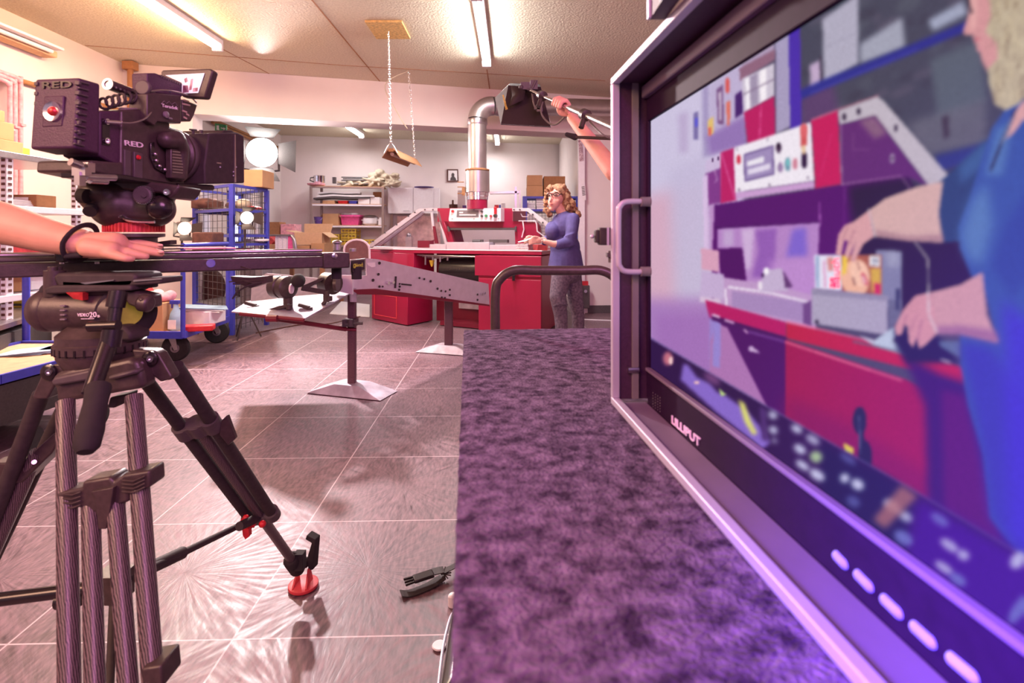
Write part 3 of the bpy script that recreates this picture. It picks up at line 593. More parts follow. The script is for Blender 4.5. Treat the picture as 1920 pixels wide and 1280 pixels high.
# delivery tray with paper stops
t = thing('delivery_tray', 'grey sheet metal delivery tray with black paper stops and levers', 'tray', P(540, 580, 3.4))
b = B(); b.prism([P(434, 586, 3.15), P(572, 599, 3.15), P(664, 547, 3.72), P(604, 545, 4.1), P(465, 566, 4.0)], (0, 0, .008)); obj('tray_plate', b, m_['tray_grey'], t)
b = B(); b.prism([P(470, 565, 3.9), P(604, 572, 3.7), P(600, 522, 3.8), P(500, 512, 3.95), P(472, 530, 3.98)], (0, .012, 0)); obj('back_plate', b, m_['tray_grey'], t)
b = B(); b.cyl(P(450, 588, 3.14), P(570, 600, 3.13), .012); b.cyl(P(500, 597, 3.12), P(520, 597, 3.12), .02); obj('front_bar', b, m_['machine_dark_red'], t)
for x0, y0, x1, y1, D, nm in ((460, 567, 480, 573, 3.3, 'lever'), (560, 571, 580, 577, 3.3, 'lever'), (605, 571, 617, 556, 3.4, 'lever'), (500, 583, 542, 572, 3.25, 'lever')):
    b = B(); b.beam(P(x0, y0, D), P(x1, y1, D), .028, .02); b.cyl(P(x1, y1 - 1, D), P(x1, y1 + 8, D), .02, n=10); obj(nm, b, m_['black_plastic'], t, bevel=.003)
b = B(); a0, a1 = P(516, 537, 3.35), P(556, 540, 3.25)
b.lathe([(.062, 0), (.070, .008), (.070, .065), (.062, .07), (.062, .08), (.070, .085), (.070, .13), (.055, .14)], a0, a1 - a0, 24); b.cyl(P(540, 558, 3.3), P(540, 578, 3.3), .028); st = obj('stop_drum', b, m_['black_plastic'], t)
b = B(); b.sph(P(559, 526, 3.22), .042); obj('ball_knob', b, m_['rubber'], st)
b = B(); b.cyl(P(545, 541, 3.2), P(548, 541, 3.2), .03); obj('dial', b, m_['white_plastic'], st)
b = B(); b.prism([P(566, 536, 3.3), P(604, 520, 3.4), P(606, 524, 3.4), P(568, 546, 3.3)], (0, .05, 0)); b.cyl(P(611, 530, 3.5), P(626, 532, 3.45), .07); b.cyl(P(628, 532, 3.4), P(634, 532, 3.4), .05); b.beam(P(566, 540, 3.3), P(612, 548, 3.4), .02, .03); b.beam(P(612, 545, 3.4), P(612, 566, 3.4), .03, .03); obj('swing_arm', b, m_['black_plastic'], t)
b = B(); b.prism([P(628, 516, 3.6), P(661, 516, 3.6), P(661, 552, 3.6), P(628, 545, 3.6)], (0, .02, 0)); obj('end_plate', b, m_['grey_paint'], t)
# stool / chair back
cvt = [o for o in C.objects if o.name.startswith('outfeed_conveyor')][0]
b = B(); CD = 4.0; pts = [P(646, 482, CD)] + [P(669 - 23.5 * math.cos(a), 467 - 18 * math.sin(a), CD) for a in [math.pi * k / 10 for k in range(11)]] + [P(693, 490, CD), P(693, 500, CD), P(660, 500, CD)]
b.prism(pts, (0, .03, 0)); rcv = obj('rounded_cover', b, m_['dull_brown'], cvt, bevel=.006); b = B(); b.tube(pts[0:13], .008, 6); obj('cover_trim', b, m_['paper'], rcv)
# white sheet on the floor behind
b = B(); b.prism([P(x, 442 + 1116 / D * 1, D) for x, D in ((618, 7.6), (693, 7.3), (693, 8.6), (640, 9.0))], (0, 0, .012)); tag(obj('white_floor_board', b, m_['white_plastic']), 'white board lying flat on the floor left of the machine', 'board')
# ------------------------------------------------------------------ woman at the machine
WD = 5.45
def W(px, py, dd=0): return P(px, py, WD) + V((0, dd, 0))
t = thing('person', 'woman with curly blonde hair, glasses, purple sweater and jeans, working at the machine', 'person', V((.55, WD, 0)))
b = B()
b.sph(W(1043, 368), (.082, .098, .100), 20); b.sph(W(1038, 380, -.03), (.062, .07, .068), 16); b.sph(W(1035, 391, -.03), (.034, .04, .028), 12)
b.caps(W(1049, 388, .01), W(1060, 408, .02), .052, .062)
b.sph(W(1030.5, 378, -.092), (.012, .018, .011), 8); b.caps(W(1033.5, 367, -.092), W(1030.5, 377, -.102), .008, .011, 8); b.sph(W(1044, 377, -.07), (.03, .03, .028), 12); b.caps(W(1027, 363, -.078), W(1044, 362.5, -.084), .011, .011, 8)

b.chain([W(1058, 420, .02), W(1058, 490, .02)], [.10, .10]); b.chain([W(1069, 412, -.12), W(1064, 455, -.20)], [.05, .042]); b.chain([W(1064, 455, -.20), W(1035, 457, -.26), W(1018, 452, -.28)], [.042, .033, .024])
b.chain([W(1054, 412, .16), W(1040, 450, .16), W(1008, 450, -.05)], [.045, .038, .026])
def whand(o, s):
    b.sph(o, (.042, .022, .036), 12)
    for k in range(4):
        a = o + V((-.028, -.012 + .0 * k, .022 - .015 * k)); m1 = a + V((-.030, -.006, -.004)); b.chain([a, m1, m1 + V((-.024, .006, -.014))], [.0105, .0095, .008], 8)
    b.chain([o + V((-.005, -.01, .03)), o + V((-.035, -.02, .036)), o + V((-.06, -.012, .028))], [.012, .010, .009], 8)
whand(W(1006, 450, -.29), 1); whand(W(998, 449, -.06), 1)
b.chain([W(1053, 505, -.05), W(1046, 556, -.08), W(1053, 632, -.02)], [.07, .045, .036]); b.chain([W(1073, 512, .10), W(1080, 553, .08), W(1086, 592, .12), W(1087, 640, .10)], [.07, .05, .04, .036])
blob('body', b, m_['skin_far'], t, vox=.0045, sm=3)
b = B()
b.sph(W(1060, 424, .02), (.135, .17, .16), 18); b.sph(W(1037, 432, .0), (.085, .14, .10), 16); b.sph(W(1060, 465, .02), (.155, .16, .17), 18); b.sph(W(1061, 486, .02), (.172, .17, .10), 18); b.sph(W(1066, 408, .02), (.09, .17, .06), 14)
b.cyl(W(1061, 470, .02), W(1061, 501, .02), .155, .185)
b.chain([W(1072, 412, -.12), W(1069, 432, -.17), W(1064, 453, -.2), W(1043, 458, -.245)], [.068, .062, .057, .048], 16)
b.chain([W(1050, 412, .17), W(1038, 445, .17), W(1022, 452, .05)], [.066, .055, .045])
for k in range(7): b.tube([W(1064, 440 + k * 3.4, -.2) + V((.055 * math.cos(a), .05 * math.sin(a) - .0, .02 * math.cos(a))) for a in [math.pi * (1 + j / 5) for j in range(6)]], .009, 6)
blob('sweater', b, m_['sweater'], t, vox=.008, sm=3)
b = B(); b.sph(W(1062, 512, .02), (.165, .17, .11), 16)
b.chain([W(1053, 512, -.05), W(1044, 553, -.09), W(1051, 590, -.03), W(1054, 640, -.02)], [.108, .083, .070, .058], 16); b.chain([W(1073, 512, .10), W(1080, 553, .08), W(1086, 590, .12), W(1087, 640, .10)], [.108, .083, .070, .058], 16)
for k in range(4): b.tube([W(1045 + 1.2 * k, 553 + 5 * k, -.09) + V((.075 * math.cos(a), .07 * math.sin(a), .015 * math.sin(3 * a))) for a in [math.pi * (1 + j / 6) for j in range(7)]], .009, 6)
blob('jeans', b, m_['jeans'], t, vox=.008, sm=3)
b = B()
for o in (W(1052, 641, -.06), W(1085, 641, .06)): b.caps(o + V((0, .02, .0)) - V((0, 0, o.z - .045)), o - V((.10, .03, o.z - .035)), .045, .035)
blob('shoes', b, m_['black_matte'], t, vox=.008, sm=2)
b = B(); random.seed(3)
b.sph(W(1048, 361, .015), (.100, .105, .095), 16)
def curls(x0, y0, x1, y1, d0, d1, n, r):
    for i in range(n): s_ = random.random(); b.sph(W(x0 + (x1 - x0) * s_ + random.uniform(-3.5, 3.5), y0 + (y1 - y0) * s_ + random.uniform(-2.5, 2.5), random.uniform(d0, d1)), r * random.uniform(.7, 1.25), 8)
b.sph(W(1061, 379, .0), (.05, .06, .06), 12); b.sph(W(1064, 390, .02), (.05, .07, .05), 12)
curls(1028, 352, 1056, 350, -.07, .08, 26, .022); curls(1056, 352, 1072, 380, -.06, .1, 34, .025); curls(1068, 378, 1086, 406, -.07, .1, 36, .025); curls(1062, 384, 1070, 402, -.08, .05, 22, .02); curls(1025, 358, 1023, 396, -.01, .09, 30, .018); curls(1024, 392, 1031, 404, -.05, .06, 18, .02); curls(1050, 396, 1074, 402, -.03, .08, 16, .02)
blob('hair', b, m_['hair'], t, vox=.006, sm=1)
b = B()
fy = -.098
def ringp(cx, cy, w_, h_, dd, m=16): return [W(cx + w_ * math.cos(a) * (1 if abs(math.cos(a)) < .8 else .95), cy + h_ * math.sin(a), dd) for a in [2 * math.pi * k / m for k in range(m)]]
b.tube(ringp(1028.5, 366.8, 4.6, 2.5, fy - .004), .0042, 5, closed=True); b.tube(ringp(1042, 366, 5.6, 2.8, fy - .006), .0042, 5, closed=True); b.tube([W(1033, 366, fy - .008), W(1036.5, 366, fy - .01)], .003, 5); b.tube([W(1047.6, 365.5, fy - .004), W(1054, 364.6, -.075), W(1062, 365, -.03)], .004, 5)
obj('glasses', b, m_['black_gloss'], t)
b = B(); b.sph(W(1029, 367, -.088), (.010, .010, .007), 8); b.sph(W(1041, 366.2, -.096), (.010, .008, .006), 8); obj('eyes', b, m_['dark_grey'], t)
b = B(); b.sph(W(1032.5, 384.3, -.088), (.021, .012, .006), 10); obj('lips', b, m_['lip'], t)
b = B(); b.tube([W(1026.5, 361.5, -.088), W(1030, 361, -.092)], .004, 5); b.tube([W(1037, 361, -.097), W(1045, 361.5, -.092)], .004, 5); obj('eyebrows', b, m_['hair'], t)
b = B(); p = W(1013, 452, -.28); b.tube([p + V((0, .03 * math.cos(a), .03 * math.sin(a))) for a in [2 * math.pi * k / 14 for k in range(14)]], .003, 5, closed=True); obj('bracelet', b, m_['chrome'], t)
b = B(); p = W(992, 448, -.26); b.prism([p + V((-.11, 0, -.03)), p + V((-.04, -.01, -.018)), p + V((.02, -.02, .014)), p + V((.02, -.0, .017)), p + V((-.05, .02, -.012)), p + V((-.12, .02, -.026))], (.02, .12, 0)); tag(obj('held_magazine', b, m_['paper']), 'open magazine held in the hands of the woman', 'magazine')
# ------------------------------------------------------------------ furniture and clutter at the back
SH = ((-3.95, 10.0), (-2.35, 10.3))              # front plan line of the metal shelf
def near(ln, d): return ((ln[0][0], ln[0][1] + d), (ln[1][0], ln[1][1] + d))
t = thing('metal_shelf', 'tall perforated steel shelf with chipboard boards on the back wall', 'shelf', (-3.1, 10.2, 0))
zt = PL(600, 350, SH).z
for px, dd in ((583, 0), (718, 0), (603, .42), (735, .42)):
    p = PL(px, 400, near(SH, dd)) if dd == 0 else PL(px, 400, near(SH, .42)); b = B(); b.bx(p.x - .022, p.x + .022, p.y - .02, p.y + .02, .0, zt + .01); obj('upright', b, m_['shelf_steel'], t, bevel=.003)
for py, mm in ((350, 'shelf_steel'), (383, 'shelf_white'), (423, 'shelf_white'), (460, 'shelf_steel')):
    l_, r_ = PL(582, py, SH), PL(720, py, SH); zc = (l_.z + r_.z) / 2 if py != 460 else l_.z; b = B()
    a0, a1 = V((l_.x, l_.y, zc)), V((r_.x, r_.y, zc))
    b.prism([a0 - V((0, 0, .03)), a1 - V((0, 0, .03)), a1, a0], (0, .02, 0)); sf = obj('shelf_edge', b, m_[mm], t)
    b = B(); b.prism([a0, a1, a1 + V((-.05, .42, 0)), a0 + V((.0, .42, 0))], (0, 0, .012)); obj('board', b, m_['plywood'], sf)
def shz(py): l_, r_ = PL(582, py, SH), PL(720, py, SH); return ((l_.z + r_.z) / 2 if py != 460 else l_.z) + .0125
def onshelf(px0, px1, py, h, dp, m, name, label, cat, group=None, dd=.08, taper=1.0, bev=.004, extra=None):
    """box-like thing between two sight columns standing on the shelf whose edge is seen at row py"""
    ln = near(SH, dd); a = V((*ray_line(px0, *ln), shz(py))); c = V((*ray_line(px1, *ln), shz(py))); w_ = (c - a).length
    mid = (a + c) / 2 + V((0, dp / 2, 0)); H = h / F * mid.y
    b = B(); k = taper; vs = [mid + V((x * w_ / 2 * s_, y * dp / 2 * s_, z)) for z, s_ in ((0, k), (H, 1)) for x, y in ((-1, -1), (1, -1), (1, 1), (-1, 1))]
    b.add(vs, [(0, 1, 2, 3), (4, 5, 6, 7), (0, 1, 5, 4), (1, 2, 6, 5), (2, 3, 7, 6), (3, 0, 4, 7)])
    if extra: extra(b, mid, w_, dp, H)
    o = obj(name, b, m, bevel=bev); tag(o, label, cat, group); return o, mid, w_, H
# top of the shelf
ln = near(SH, .12); p = PL(600, 349, ln); z0 = shz(350)
t = thing('steel_jug', 'small steel jug with handle on top of the metal shelf', 'jug', (p.x, p.y, z0))
p = PL(599, 345, ln); b = B(); b.lathe([(.09, 0), (.105, .03), (.105, .13), (.112, .14), (.10, .14), (.095, .03), (.0, .02)], (p.x, p.y, z0 + .055), (0, 0, 1), 20); obj('bowl', b, m_['chrome'], t)
b = B(); b.tube([V((p.x - .10, p.y, z0 + .17)), V((p.x - .17, p.y, z0 + .16)), V((p.x - .18, p.y, z0 + .11)), V((p.x - .10, p.y, z0 + .08))], .012, 8); obj('handle', b, m_['dark_grey'], t)
b = B(); q = PL(593, 345, ln); b.lathe([(.1, 0), (.16, .02), (.165, .045), (.12, .05)], (q.x, q.y, z0 + .002), (0, 0, 1), 20); tag(obj('pink_dish', b, m_['paper_pink']), 'shallow pink dish under the steel jug', 'dish')
t = thing('canvas_tent', 'folded beige canvas with poles lying on top of the metal shelf', 'tarpaulin', (PL(690, 349, ln).x, 10.4, z0))
b = B(); random.seed(11)
for i in range(110):
    s_ = random.random(); x = 655 + 92 * s_; hh = (9 + 17 * s_) * random.uniform(.2, .95); pp = PL(x, 350 - hh, near(SH, random.uniform(.1, .35))); b.caps(pp, pp + V((random.uniform(-.30, .15), random.uniform(-.1, .1), random.uniform(-.10, .07))), random.uniform(.022, .045), .018, 8)
for x, y in ((712, 322), (722, 330), (735, 334), (742, 342), (700, 328)): b.sph(PL(x, y + 2, near(SH, .25)), (.11, .12, .08), 10)
b = blob('canvas', b, m_['canvas'], t, vox=.011, sm=1)
zmin = min(v.co.z for v in b.data.vertices)
for v in b.data.vertices: v.co.z = max(v.co.z, 0)
b = B()
for y, x0 in ((332, 640), (335, 643), (338, 640), (345, 632)): b.cyl(PL(x0, y, ln), PL(690, y + random.uniform(-1, 2), ln), .012, n=8)
b.bx(*(lambda q: (q.x - .03, q.x + .03, q.y - .03, q.y + .03, q.z - .07, q.z + .05))(PL(627, 337, ln))); obj('poles', b, m_['dark_grey'], t)
# second board down
for k, (x0, x1, y) in enumerate(((592, 672, 366), (590, 698, 371), (584, 690, 374))):
    b = B(); a0, a1 = PL(x0, y - 4 + k, near(SH, .05)), PL(x1, y - 5 + k, near(SH, .05)); pts = [a0, a0 + (a1 - a0) * .3 + V((0, 0, .02)), a0 + (a1 - a0) * .6 + V((0, 0, .0)), a1]
    for u, v_ in zip(pts, pts[1:]): b.beam(u + V((0, .17, 0)), v_ + V((0, .17, 0)), .32, .03)
    tag(obj('foam_sheet', b, m_['paper'] if k < 2 else m_['dark_grey']), ('top grey white sheet of the stack under the shelf top', 'middle sheet of the stack under the shelf top', 'dark lowest sheet of the stack under the shelf top')[k], 'sheet', 'sheets on the upper shelf')
onshelf(604, 627, 383, 6, .25, m_['plywood'], 'wooden_tray', 'brown wooden tray below the grey sheets on the shelf', 'tray')
onshelf(632, 652, 383, 6, .2, m_['red'], 'red_tray', 'small red tray between brown tray and blue tray on the shelf', 'tray', taper=.8)
onshelf(653, 669, 383, 6, .2, m_['blue_paint'], 'blue_tray', 'small blue tray on the upper board of the metal shelf', 'tray', taper=.85)
onshelf(671, 693, 383, 12, .3, m_['white_plastic'], 'white_box', 'larger white box on the upper board of the metal shelf', 'box')
onshelf(694, 712, 383, 13, .3, m_['paper'], 'white_box', 'small white box beside the right upright of the metal shelf', 'box')
onshelf(699, 716, 383, 24, .12, m_['cardboard_dark'], 'cardboard_box', 'narrow cardboard box behind the white boxes on the shelf', 'box', dd=.27)
# third board: bucket, box, pink crate, pot
p = PL(597, 423, near(SH, .12)); z1 = shz(423)
t = thing('purple_bucket', 'purple plastic bucket at the left end of the metal shelf', 'bucket', (p.x, p.y, z1))
b = B(); b.lathe([(.055, 0), (.08, .15), (.086, .155), (.074, .15), (.05, .01)], (p.x, p.y, z1 + .001), (0, 0, 1), 20); obj('pail', b, m_['purple'], t); b = B(); b.tube([V((p.x - .08, p.y, z1 + .14)), V((p.x - .06, p.y - .06, z1 + .09)), V((p.x + .06, p.y - .06, z1 + .09)), V((p.x + .08, p.y, z1 + .14))], .004, 6); obj('handle', b, m_['steel'], t)
def flaps(b, mid, w_, dp, H):
    for sg in (-1, 1): b.prism([mid + V((sg * w_ / 2, -dp / 2, H)), mid + V((sg * w_ / 2, dp / 2, H)), mid + V((sg * (w_ / 2 + .04), dp / 2, H - .07)), mid + V((sg * (w_ / 2 + .04), -dp / 2, H - .07))], (0, 0, .006))
onshelf(604, 635, 423, 21, .3, m_['cardboard'], 'cardboard_box', 'open cardboard box beside the purple bucket on the shelf', 'box', extra=flaps, bev=0)
onshelf(637, 674, 423, 19, .3, m_['pink'], 'pink_crate', 'bright pink plastic crate on the middle board of the shelf', 'crate', taper=.86, extra=lambda b, mid, w_, dp, H: b.box(mid + V((0, 0, H - .02)), (w_ + .05, dp + .05, .04)))
p = PL(655, 402, near(SH, .2)); b = B()
for k in range(6): b.sph((p.x + random.uniform(-.14, .12), p.y + random.uniform(-.05, .08), z1 + .215), (.09, .09, .035), 10)
tag(blob('plastic_bag', b, m_['white_plastic'], None, vox=.012, sm=2), 'crumpled clear plastic bag in the pink crate', 'bag')
p = PL(694, 423, near(SH, .15)); t = thing('enamel_pot', 'white lidded pot on the middle board of the metal shelf', 'pot', (p.x, p.y, z1))
b = B(); b.lathe([(.11, 0), (.14, .03), (.14, .13), (.135, .14)], (p.x, p.y, z1 + .002), (0, 0, 1), 24); b.box((p.x, p.y, z1 + .1), (.33, .05, .02)); obj('pot_body', b, m_['white_plastic'], t)
b = B(); b.lathe([(.145, 0), (.15, .015), (.10, .05), (.02, .06)], (p.x, p.y, z1 + .143), (0, 0, 1), 24); obj('lid', b, m_['steel'], t)
p = PL(713, 423, near(SH, .1)); b = B(); b.cyl((p.x, p.y, z1 + .001), (p.x, p.y, z1 + .12), .04); b.cyl((p.x, p.y, z1 + .12), (p.x, p.y, z1 + .15), .02); tag(obj('white_bottle', b, m_['white_plastic']), 'small white bottle right of the enamel pot', 'bottle')
# yellow crates on the lowest visible board
def crate(x, y, z, w_=.27, d_=.3, h=.10, label='', nx=4):
    t = thing('yellow_crate', label, 'crate', (x, y, z), 'yellow crates on the lower shelf')
    b = B(); b.bx(x - w_ / 2, x + w_ / 2, y - d_ / 2, y + d_ / 2, z + .001, z + .012)
    for zz_ in (z + .03, z + h - .015):
        for sg in (-1, 1): b.box((x, y + sg * d_ / 2, zz_), (w_, .012, .022)); b.box((x + sg * w_ / 2, y, zz_), (.012, d_, .022))
    for i in range(nx + 1):
        for sg in (-1, 1): b.box((x - w_ / 2 + w_ * i / nx, y + sg * d_ / 2, z + h / 2), (.018, .02, h - .004))
    obj('basket', b, m_['yellow'], t); b = B(); b.bx(x - w_ / 2 + .01, x + w_ / 2 - .01, y - d_ / 2 + .01, y + d_ / 2 - .01, z + .013, z + h * .55); obj('contents', b, m_['wood'], t)
z2 = shz(460)
for px, n, lb in ((627, 2, 'left'), (658, 3, 'middle'), (690, 1, 'right')):
    p = PL(px, 455, near(SH, .22))
    for k in range(n): crate(p.x, p.y, z2 + k * .104, label=('yellow crate %s in the %s stack on the lower shelf' % (('at the bottom', 'second', 'on top')[k], lb)) if n > 1 else 'single yellow crate right of the stacked yellow crates')
# fridge-like white wall cabinet
t = thing('wall_cabinet', 'white double-door wall cabinet right of the metal shelf', 'cabinet', P(775, 400, 10.6))
CL = ((-3.0, 10.55), (-.9, 10.75))
b = B(); b.tr([(727, 352), (824, 352), (824, 400), (727, 400)], CL, .32); obj('carcass', b, m_['white_plastic'], t)
for x0, x1, hx in ((728, 774.3, 762), (775.3, 812, 782)):
    b = B(); b.tr([(x0, 352.5), (x1, 352.5), (x1, 400), (x0, 400)], near(CL, -.02), .018); dd_ = obj('door', b, m_['white_plastic'], t, bevel=.003)
    b = B(); p = PL(hx, 395, near(CL, -.04)); b.cyl(p - V((.06, 0, 0)), p + V((.06, 0, 0)), .006); obj('handle', b, m_['steel'], dd_)
b = B(); p = PL(795, 351, near(CL, .1)); b.lathe([(.0, 0), (.18, .0), (.2, .02), (.19, .02), (.02, .01)], (p.x, p.y, PL(795, 351.8, near(CL, .0)).z + .003), (0, 0, 1), 20); tag(obj('tray', b, m_['purple']), 'flat dark tray on top of the white wall cabinet', 'tray')
t = thing('kitchen_unit', 'low white kitchen unit with tiled splashback behind the guard window', 'cabinet', P(775, 470, 10.6))
b = B(); p0, p1 = PL(727, 460, CL), PL(824, 460, CL); b.bx(p0.x + .14, p1.x, 10.3, 10.84, 0, .86); obj('base', b, m_['white_plastic'], t)
b = B(); b.bx(p0.x + .14, p1.x, 10.28, 10.85, .86, .90); obj('worktop', b, m_['worn_grey'], t)
b = B(); b.bx(p0.x + .14, p1.x, 10.82, 10.85, .901, 1.52); obj('splashback', b, m_['mosaic'], t)
b = B(); p = PL(767, 440, 10.5); b.box((p.x, 10.5, 1.0), (.12, .12, .2)); b.sph((p.x, 10.5, 1.13), .05); tag(obj('coffee_maker', b, m_['steel']), 'small shiny coffee maker on the kitchen worktop', 'coffee maker')
# picture on the wall
t = thing('framed_photo', 'small dark framed portrait on the back wall left of the duct', 'picture', P(848, 328, 11.3))
PW = ((-4.75, 10.43), (4.6, 12.24))
b = B(); b.tr([(838, 317), (859, 317), (860, 340), (838, 341)], PW, .025); obj('frame', b, m_['bag'], t)
b = B(); b.tr([(840.5, 319.5), (857, 319.5), (857.5, 338), (840.5, 338.5)], near(PW, -.004), .004); obj('mount', b, m_['paper'], t)
b = B(); ln = near(PW, -.008); b.tr([(844, 338), (845, 333), (848, 331), (852, 331), (855, 335), (855.5, 338)], ln, .004); b.tr([(847, 331), (846.5, 326), (849, 323.5), (852, 326), (851.5, 331)], near(PW, -.012), .004); obj('portrait', b, m_['dark_grey'], t)
# desk with small things and shelf behind the machine
t = thing('bench', 'grey bench with raised shelf behind the machine', 'bench', P(950, 480, 9.0))
b = B(); b.tr([(855, 392), (1100, 392), (1100, 398), (855, 398)], 8.9, .5); obj('top', b, m_['grey_plastic'], t)
b = B(); z_ = P(0, 398, 8.9).z
for px in (860, 1095): q = P(px, 0, 8.95); b = B(); b.bx(q.x - .03, q.x + .03, 8.92, 8.98, 0, z_); obj('leg', b, m_['grey_plastic'], t)
b = B(); b.tr([(918, 359), (973, 358), (973, 362), (918, 363)], 9.3, .2); b.tr([(965, 350), (969, 350), (969, 392), (965, 392)], 9.3, .04); b.tr([(974, 355), (976, 355), (976, 392), (974, 392)], 9.35, .04); obj('raised_shelf', b, m_['steel'], t)
b = B(); b.tr([(858, 357), (872, 357), (872, 392), (858, 392)], 9.2, .1); tag(obj('display_board', b, m_['white_plastic']), 'upright white panel behind the duct on the bench', 'panel')
zb = P(0, 392, 8.9).z
def small(px0, px1, h, m, name, label, cat, D=9.05): b = B(); a, c = P(px0, 392, D), P(px1, 392, D); b.bx(a.x, c.x, D, D + .08, zb + .002, zb + h / F * D); return tag(obj(name, b, m, bevel=.003), label, cat)
small(842, 857, 10, m_['bag'], 'picture_frame', 'small dark frame standing left of the duct behind the hood', 'frame'); small(867, 874, 8, m_['purple'], 'purple_box', 'small purple box standing behind the control panel', 'box'); small(927, 935, 9, m_['red'], 'red_box', 'small dark red box behind the hood, right of the duct', 'box')
small(935.5, 939, 9, m_['blue_paint'], 'blue_box', 'thin blue box behind the hood, beside the red one', 'box'); small(940, 947, 12, m_['paper'], 'paper_cup', 'white cup behind the red hood', 'cup')
b = B(); p = P(849, 376, 9.02); b.cyl((p.x, p.y, zb + .09), (p.x, p.y, zb + .16), .015); b.cyl((p.x, p.y, zb + .002), (p.x, p.y, zb + .09), .03); tag(obj('hand_tool', b, m_['bag']), 'dark brush standing on the bench left of the duct', 'tool', 'bench things')
# blue mesh rack behind the woman with boxes
t = thing('mesh_rack', 'blue mesh sided rack behind the woman holding stacked paper', 'rack', P(1040, 480, 8.2))
for px, dd in ((984, 0), (1084, 0)): p = P(px, 0, 8.3); b = B(); b.bx(p.x - .035, p.x + .035, 8.27, 8.33, 0, P(0, 368, 8.3).z); obj('post', b, m_['blue_paint'], t)
for y in (368, 392): b = B(); b.tr([(984, y), (1084, y), (1084, y + 4), (984, y + 4)], 8.3, .5); obj('shelf', b, m_['blue_paint'], t)
b = B()
for k in range(17): b.tr([(986 + 6 * k, 370), (986.6 + 6 * k, 370), (986.6 + 6 * k, 450), (986 + 6 * k, 450)], 8.8, .006)
for k in range(10): b.tr([(984, 398 + 6 * k), (1084, 398 + 6 * k), (1084, 398.6 + 6 * k), (984, 398.6 + 6 * k)], 8.79, .006)
obj('mesh_side', b, m_['dark_grey'], t)
zs = P(0, 392, 8.3).z
for i, (x0, x1, n) in enumerate(((988, 1003, 3), (1005, 1024, 5), (1068, 1083, 4))):
    for k in range(n): a, c = P(x0, 0, 8.35), P(x1, 0, 8.35); b = B(); b.bx(a.x + random.uniform(0, .01), c.x, 8.36, 8.6, zs + .002 + k * .036, zs + .034 + k * .036); tag(obj('paper_ream', b, m_['paper']), '%s white paper ream of the %s pile on the mesh rack' % (nth(k, n), ('low left', 'tall middle', 'right hand')[i]), 'paper', 'paper reams on the mesh rack')
zt_ = P(0, 368, 8.3).z + .003
for x0, x1, y0, dd, lb in ((988, 1018, 343, 0, 'lower cardboard box on the blue rack behind her head'), (1020, 1060, 330, .02, 'wide darker cardboard box on the rack right of the stacked pair')):
    a, c = P(x0, 0, 8.35), P(x1, 0, 8.35); b = B(); b.bx(a.x, c.x, 8.35 + dd, 8.75, zt_, P(0, y0 if x0 > 1000 else 348, 8.35).z); tag(obj('cardboard_box', b, m_['cardboard' if x0 < 1000 else 'cardboard_dark'], bevel=.004), lb, 'box')
a, c = P(988.5, 0, 8.35), P(1017, 0, 8.35); b = B(); b.bx(a.x, c.x, 8.36, 8.74, P(0, 348, 8.35).z + .003, P(0, 328, 8.35).z); tag(obj('cardboard_box', b, m_['cardboard'], bevel=.004), 'upper cardboard box of the stacked pair on the blue rack', 'box')
# ------------------------------------------------------------------ cardboard boxes and laundry left of the metal shelf
def cbox(x0, x1, y0, y1, D, dp, label, m='cardboard', open_=False, z0=None):
    a, c = P(x0, y1, D), P(x1, y0, D); zb_ = a.z if z0 is None else z0; b = B(); rt = P(x0, y0, D).z
    if open_:
        th = .006; b.bx(a.x, c.x, D, D + th, zb_, rt); b.bx(a.x, c.x, D + dp - th, D + dp, zb_, rt); b.bx(a.x, a.x + th, D, D + dp, zb_, rt); b.bx(c.x - th, c.x, D, D + dp, zb_, rt); b.bx(a.x, c.x, D, D + dp, zb_, zb_ + th)
        b.prism([(a.x, D + dp, rt), (c.x, D + dp, rt), (c.x + .02, D + dp + .05, rt + .15), (a.x - .02, D + dp + .05, rt + .15)], (0, .006, 0)); b.prism([(a.x, D, rt), (a.x, D + dp, rt), (a.x - .14, D + dp, rt + .03), (a.x - .14, D, rt + .03)], (0, 0, .006))
        b.prism([(c.x, D, rt), (c.x, D + dp, rt), (c.x + .12, D + dp, rt - .08), (c.x + .12, D, rt - .08)], (0, 0, .006))
    else: b.bx(a.x, c.x, D, D + dp, zb_, rt)
    return tag(obj('cardboard_box', b, m_[m], bevel=0 if open_ else .004), label, 'box')
t = thing('low_table', 'low wooden table carrying the cardboard boxes by the shelf', 'table', P(550, 600, 8.2))
a, c = P(500, 478, 8.3), P(612, 478, 8.3); b = B(); b.bx(a.x, c.x, 8.2, 9.2, a.z - .04, a.z); obj('top', b, m_['wood'], t)
for sx in (a.x + .04, c.x - .04):
    for sy in (8.24, 9.16): b = B(); b.bx(sx - .03, sx + .03, sy - .03, sy + .03, 0, a.z - .04); obj('leg', b, m_['wood'], t)
tz = a.z + .003
cbox(557, 581, 460, 478, 8.35, .4, 'front left small cardboard box under the open box', z0=tz); cbox(583, 608, 456, 478, 8.3, .42, 'front right small cardboard box next to the open box', z0=tz)
cbox(552, 604, 436, 459, 8.4, .4, 'big open cardboard box with raised flaps by the metal shelf', 'cardboard_inside', True); cbox(503, 524, 416, 441, 8.9, .25, 'brown cardboard box behind the checked towel', 'cardboard_dark'); cbox(502, 516, 458, 478, 8.5, .4, 'cardboard box half hidden by the blue grid rack', 'cardboard', z0=tz)
cbox(526, 552, 420, 441, 8.9, .3, 'pinkish cardboard box between the towel and the open box', 'paper_pink')
b = B(); p0, p1 = P(516, 441, 8.15), P(543, 441, 8.15); N_ = 14
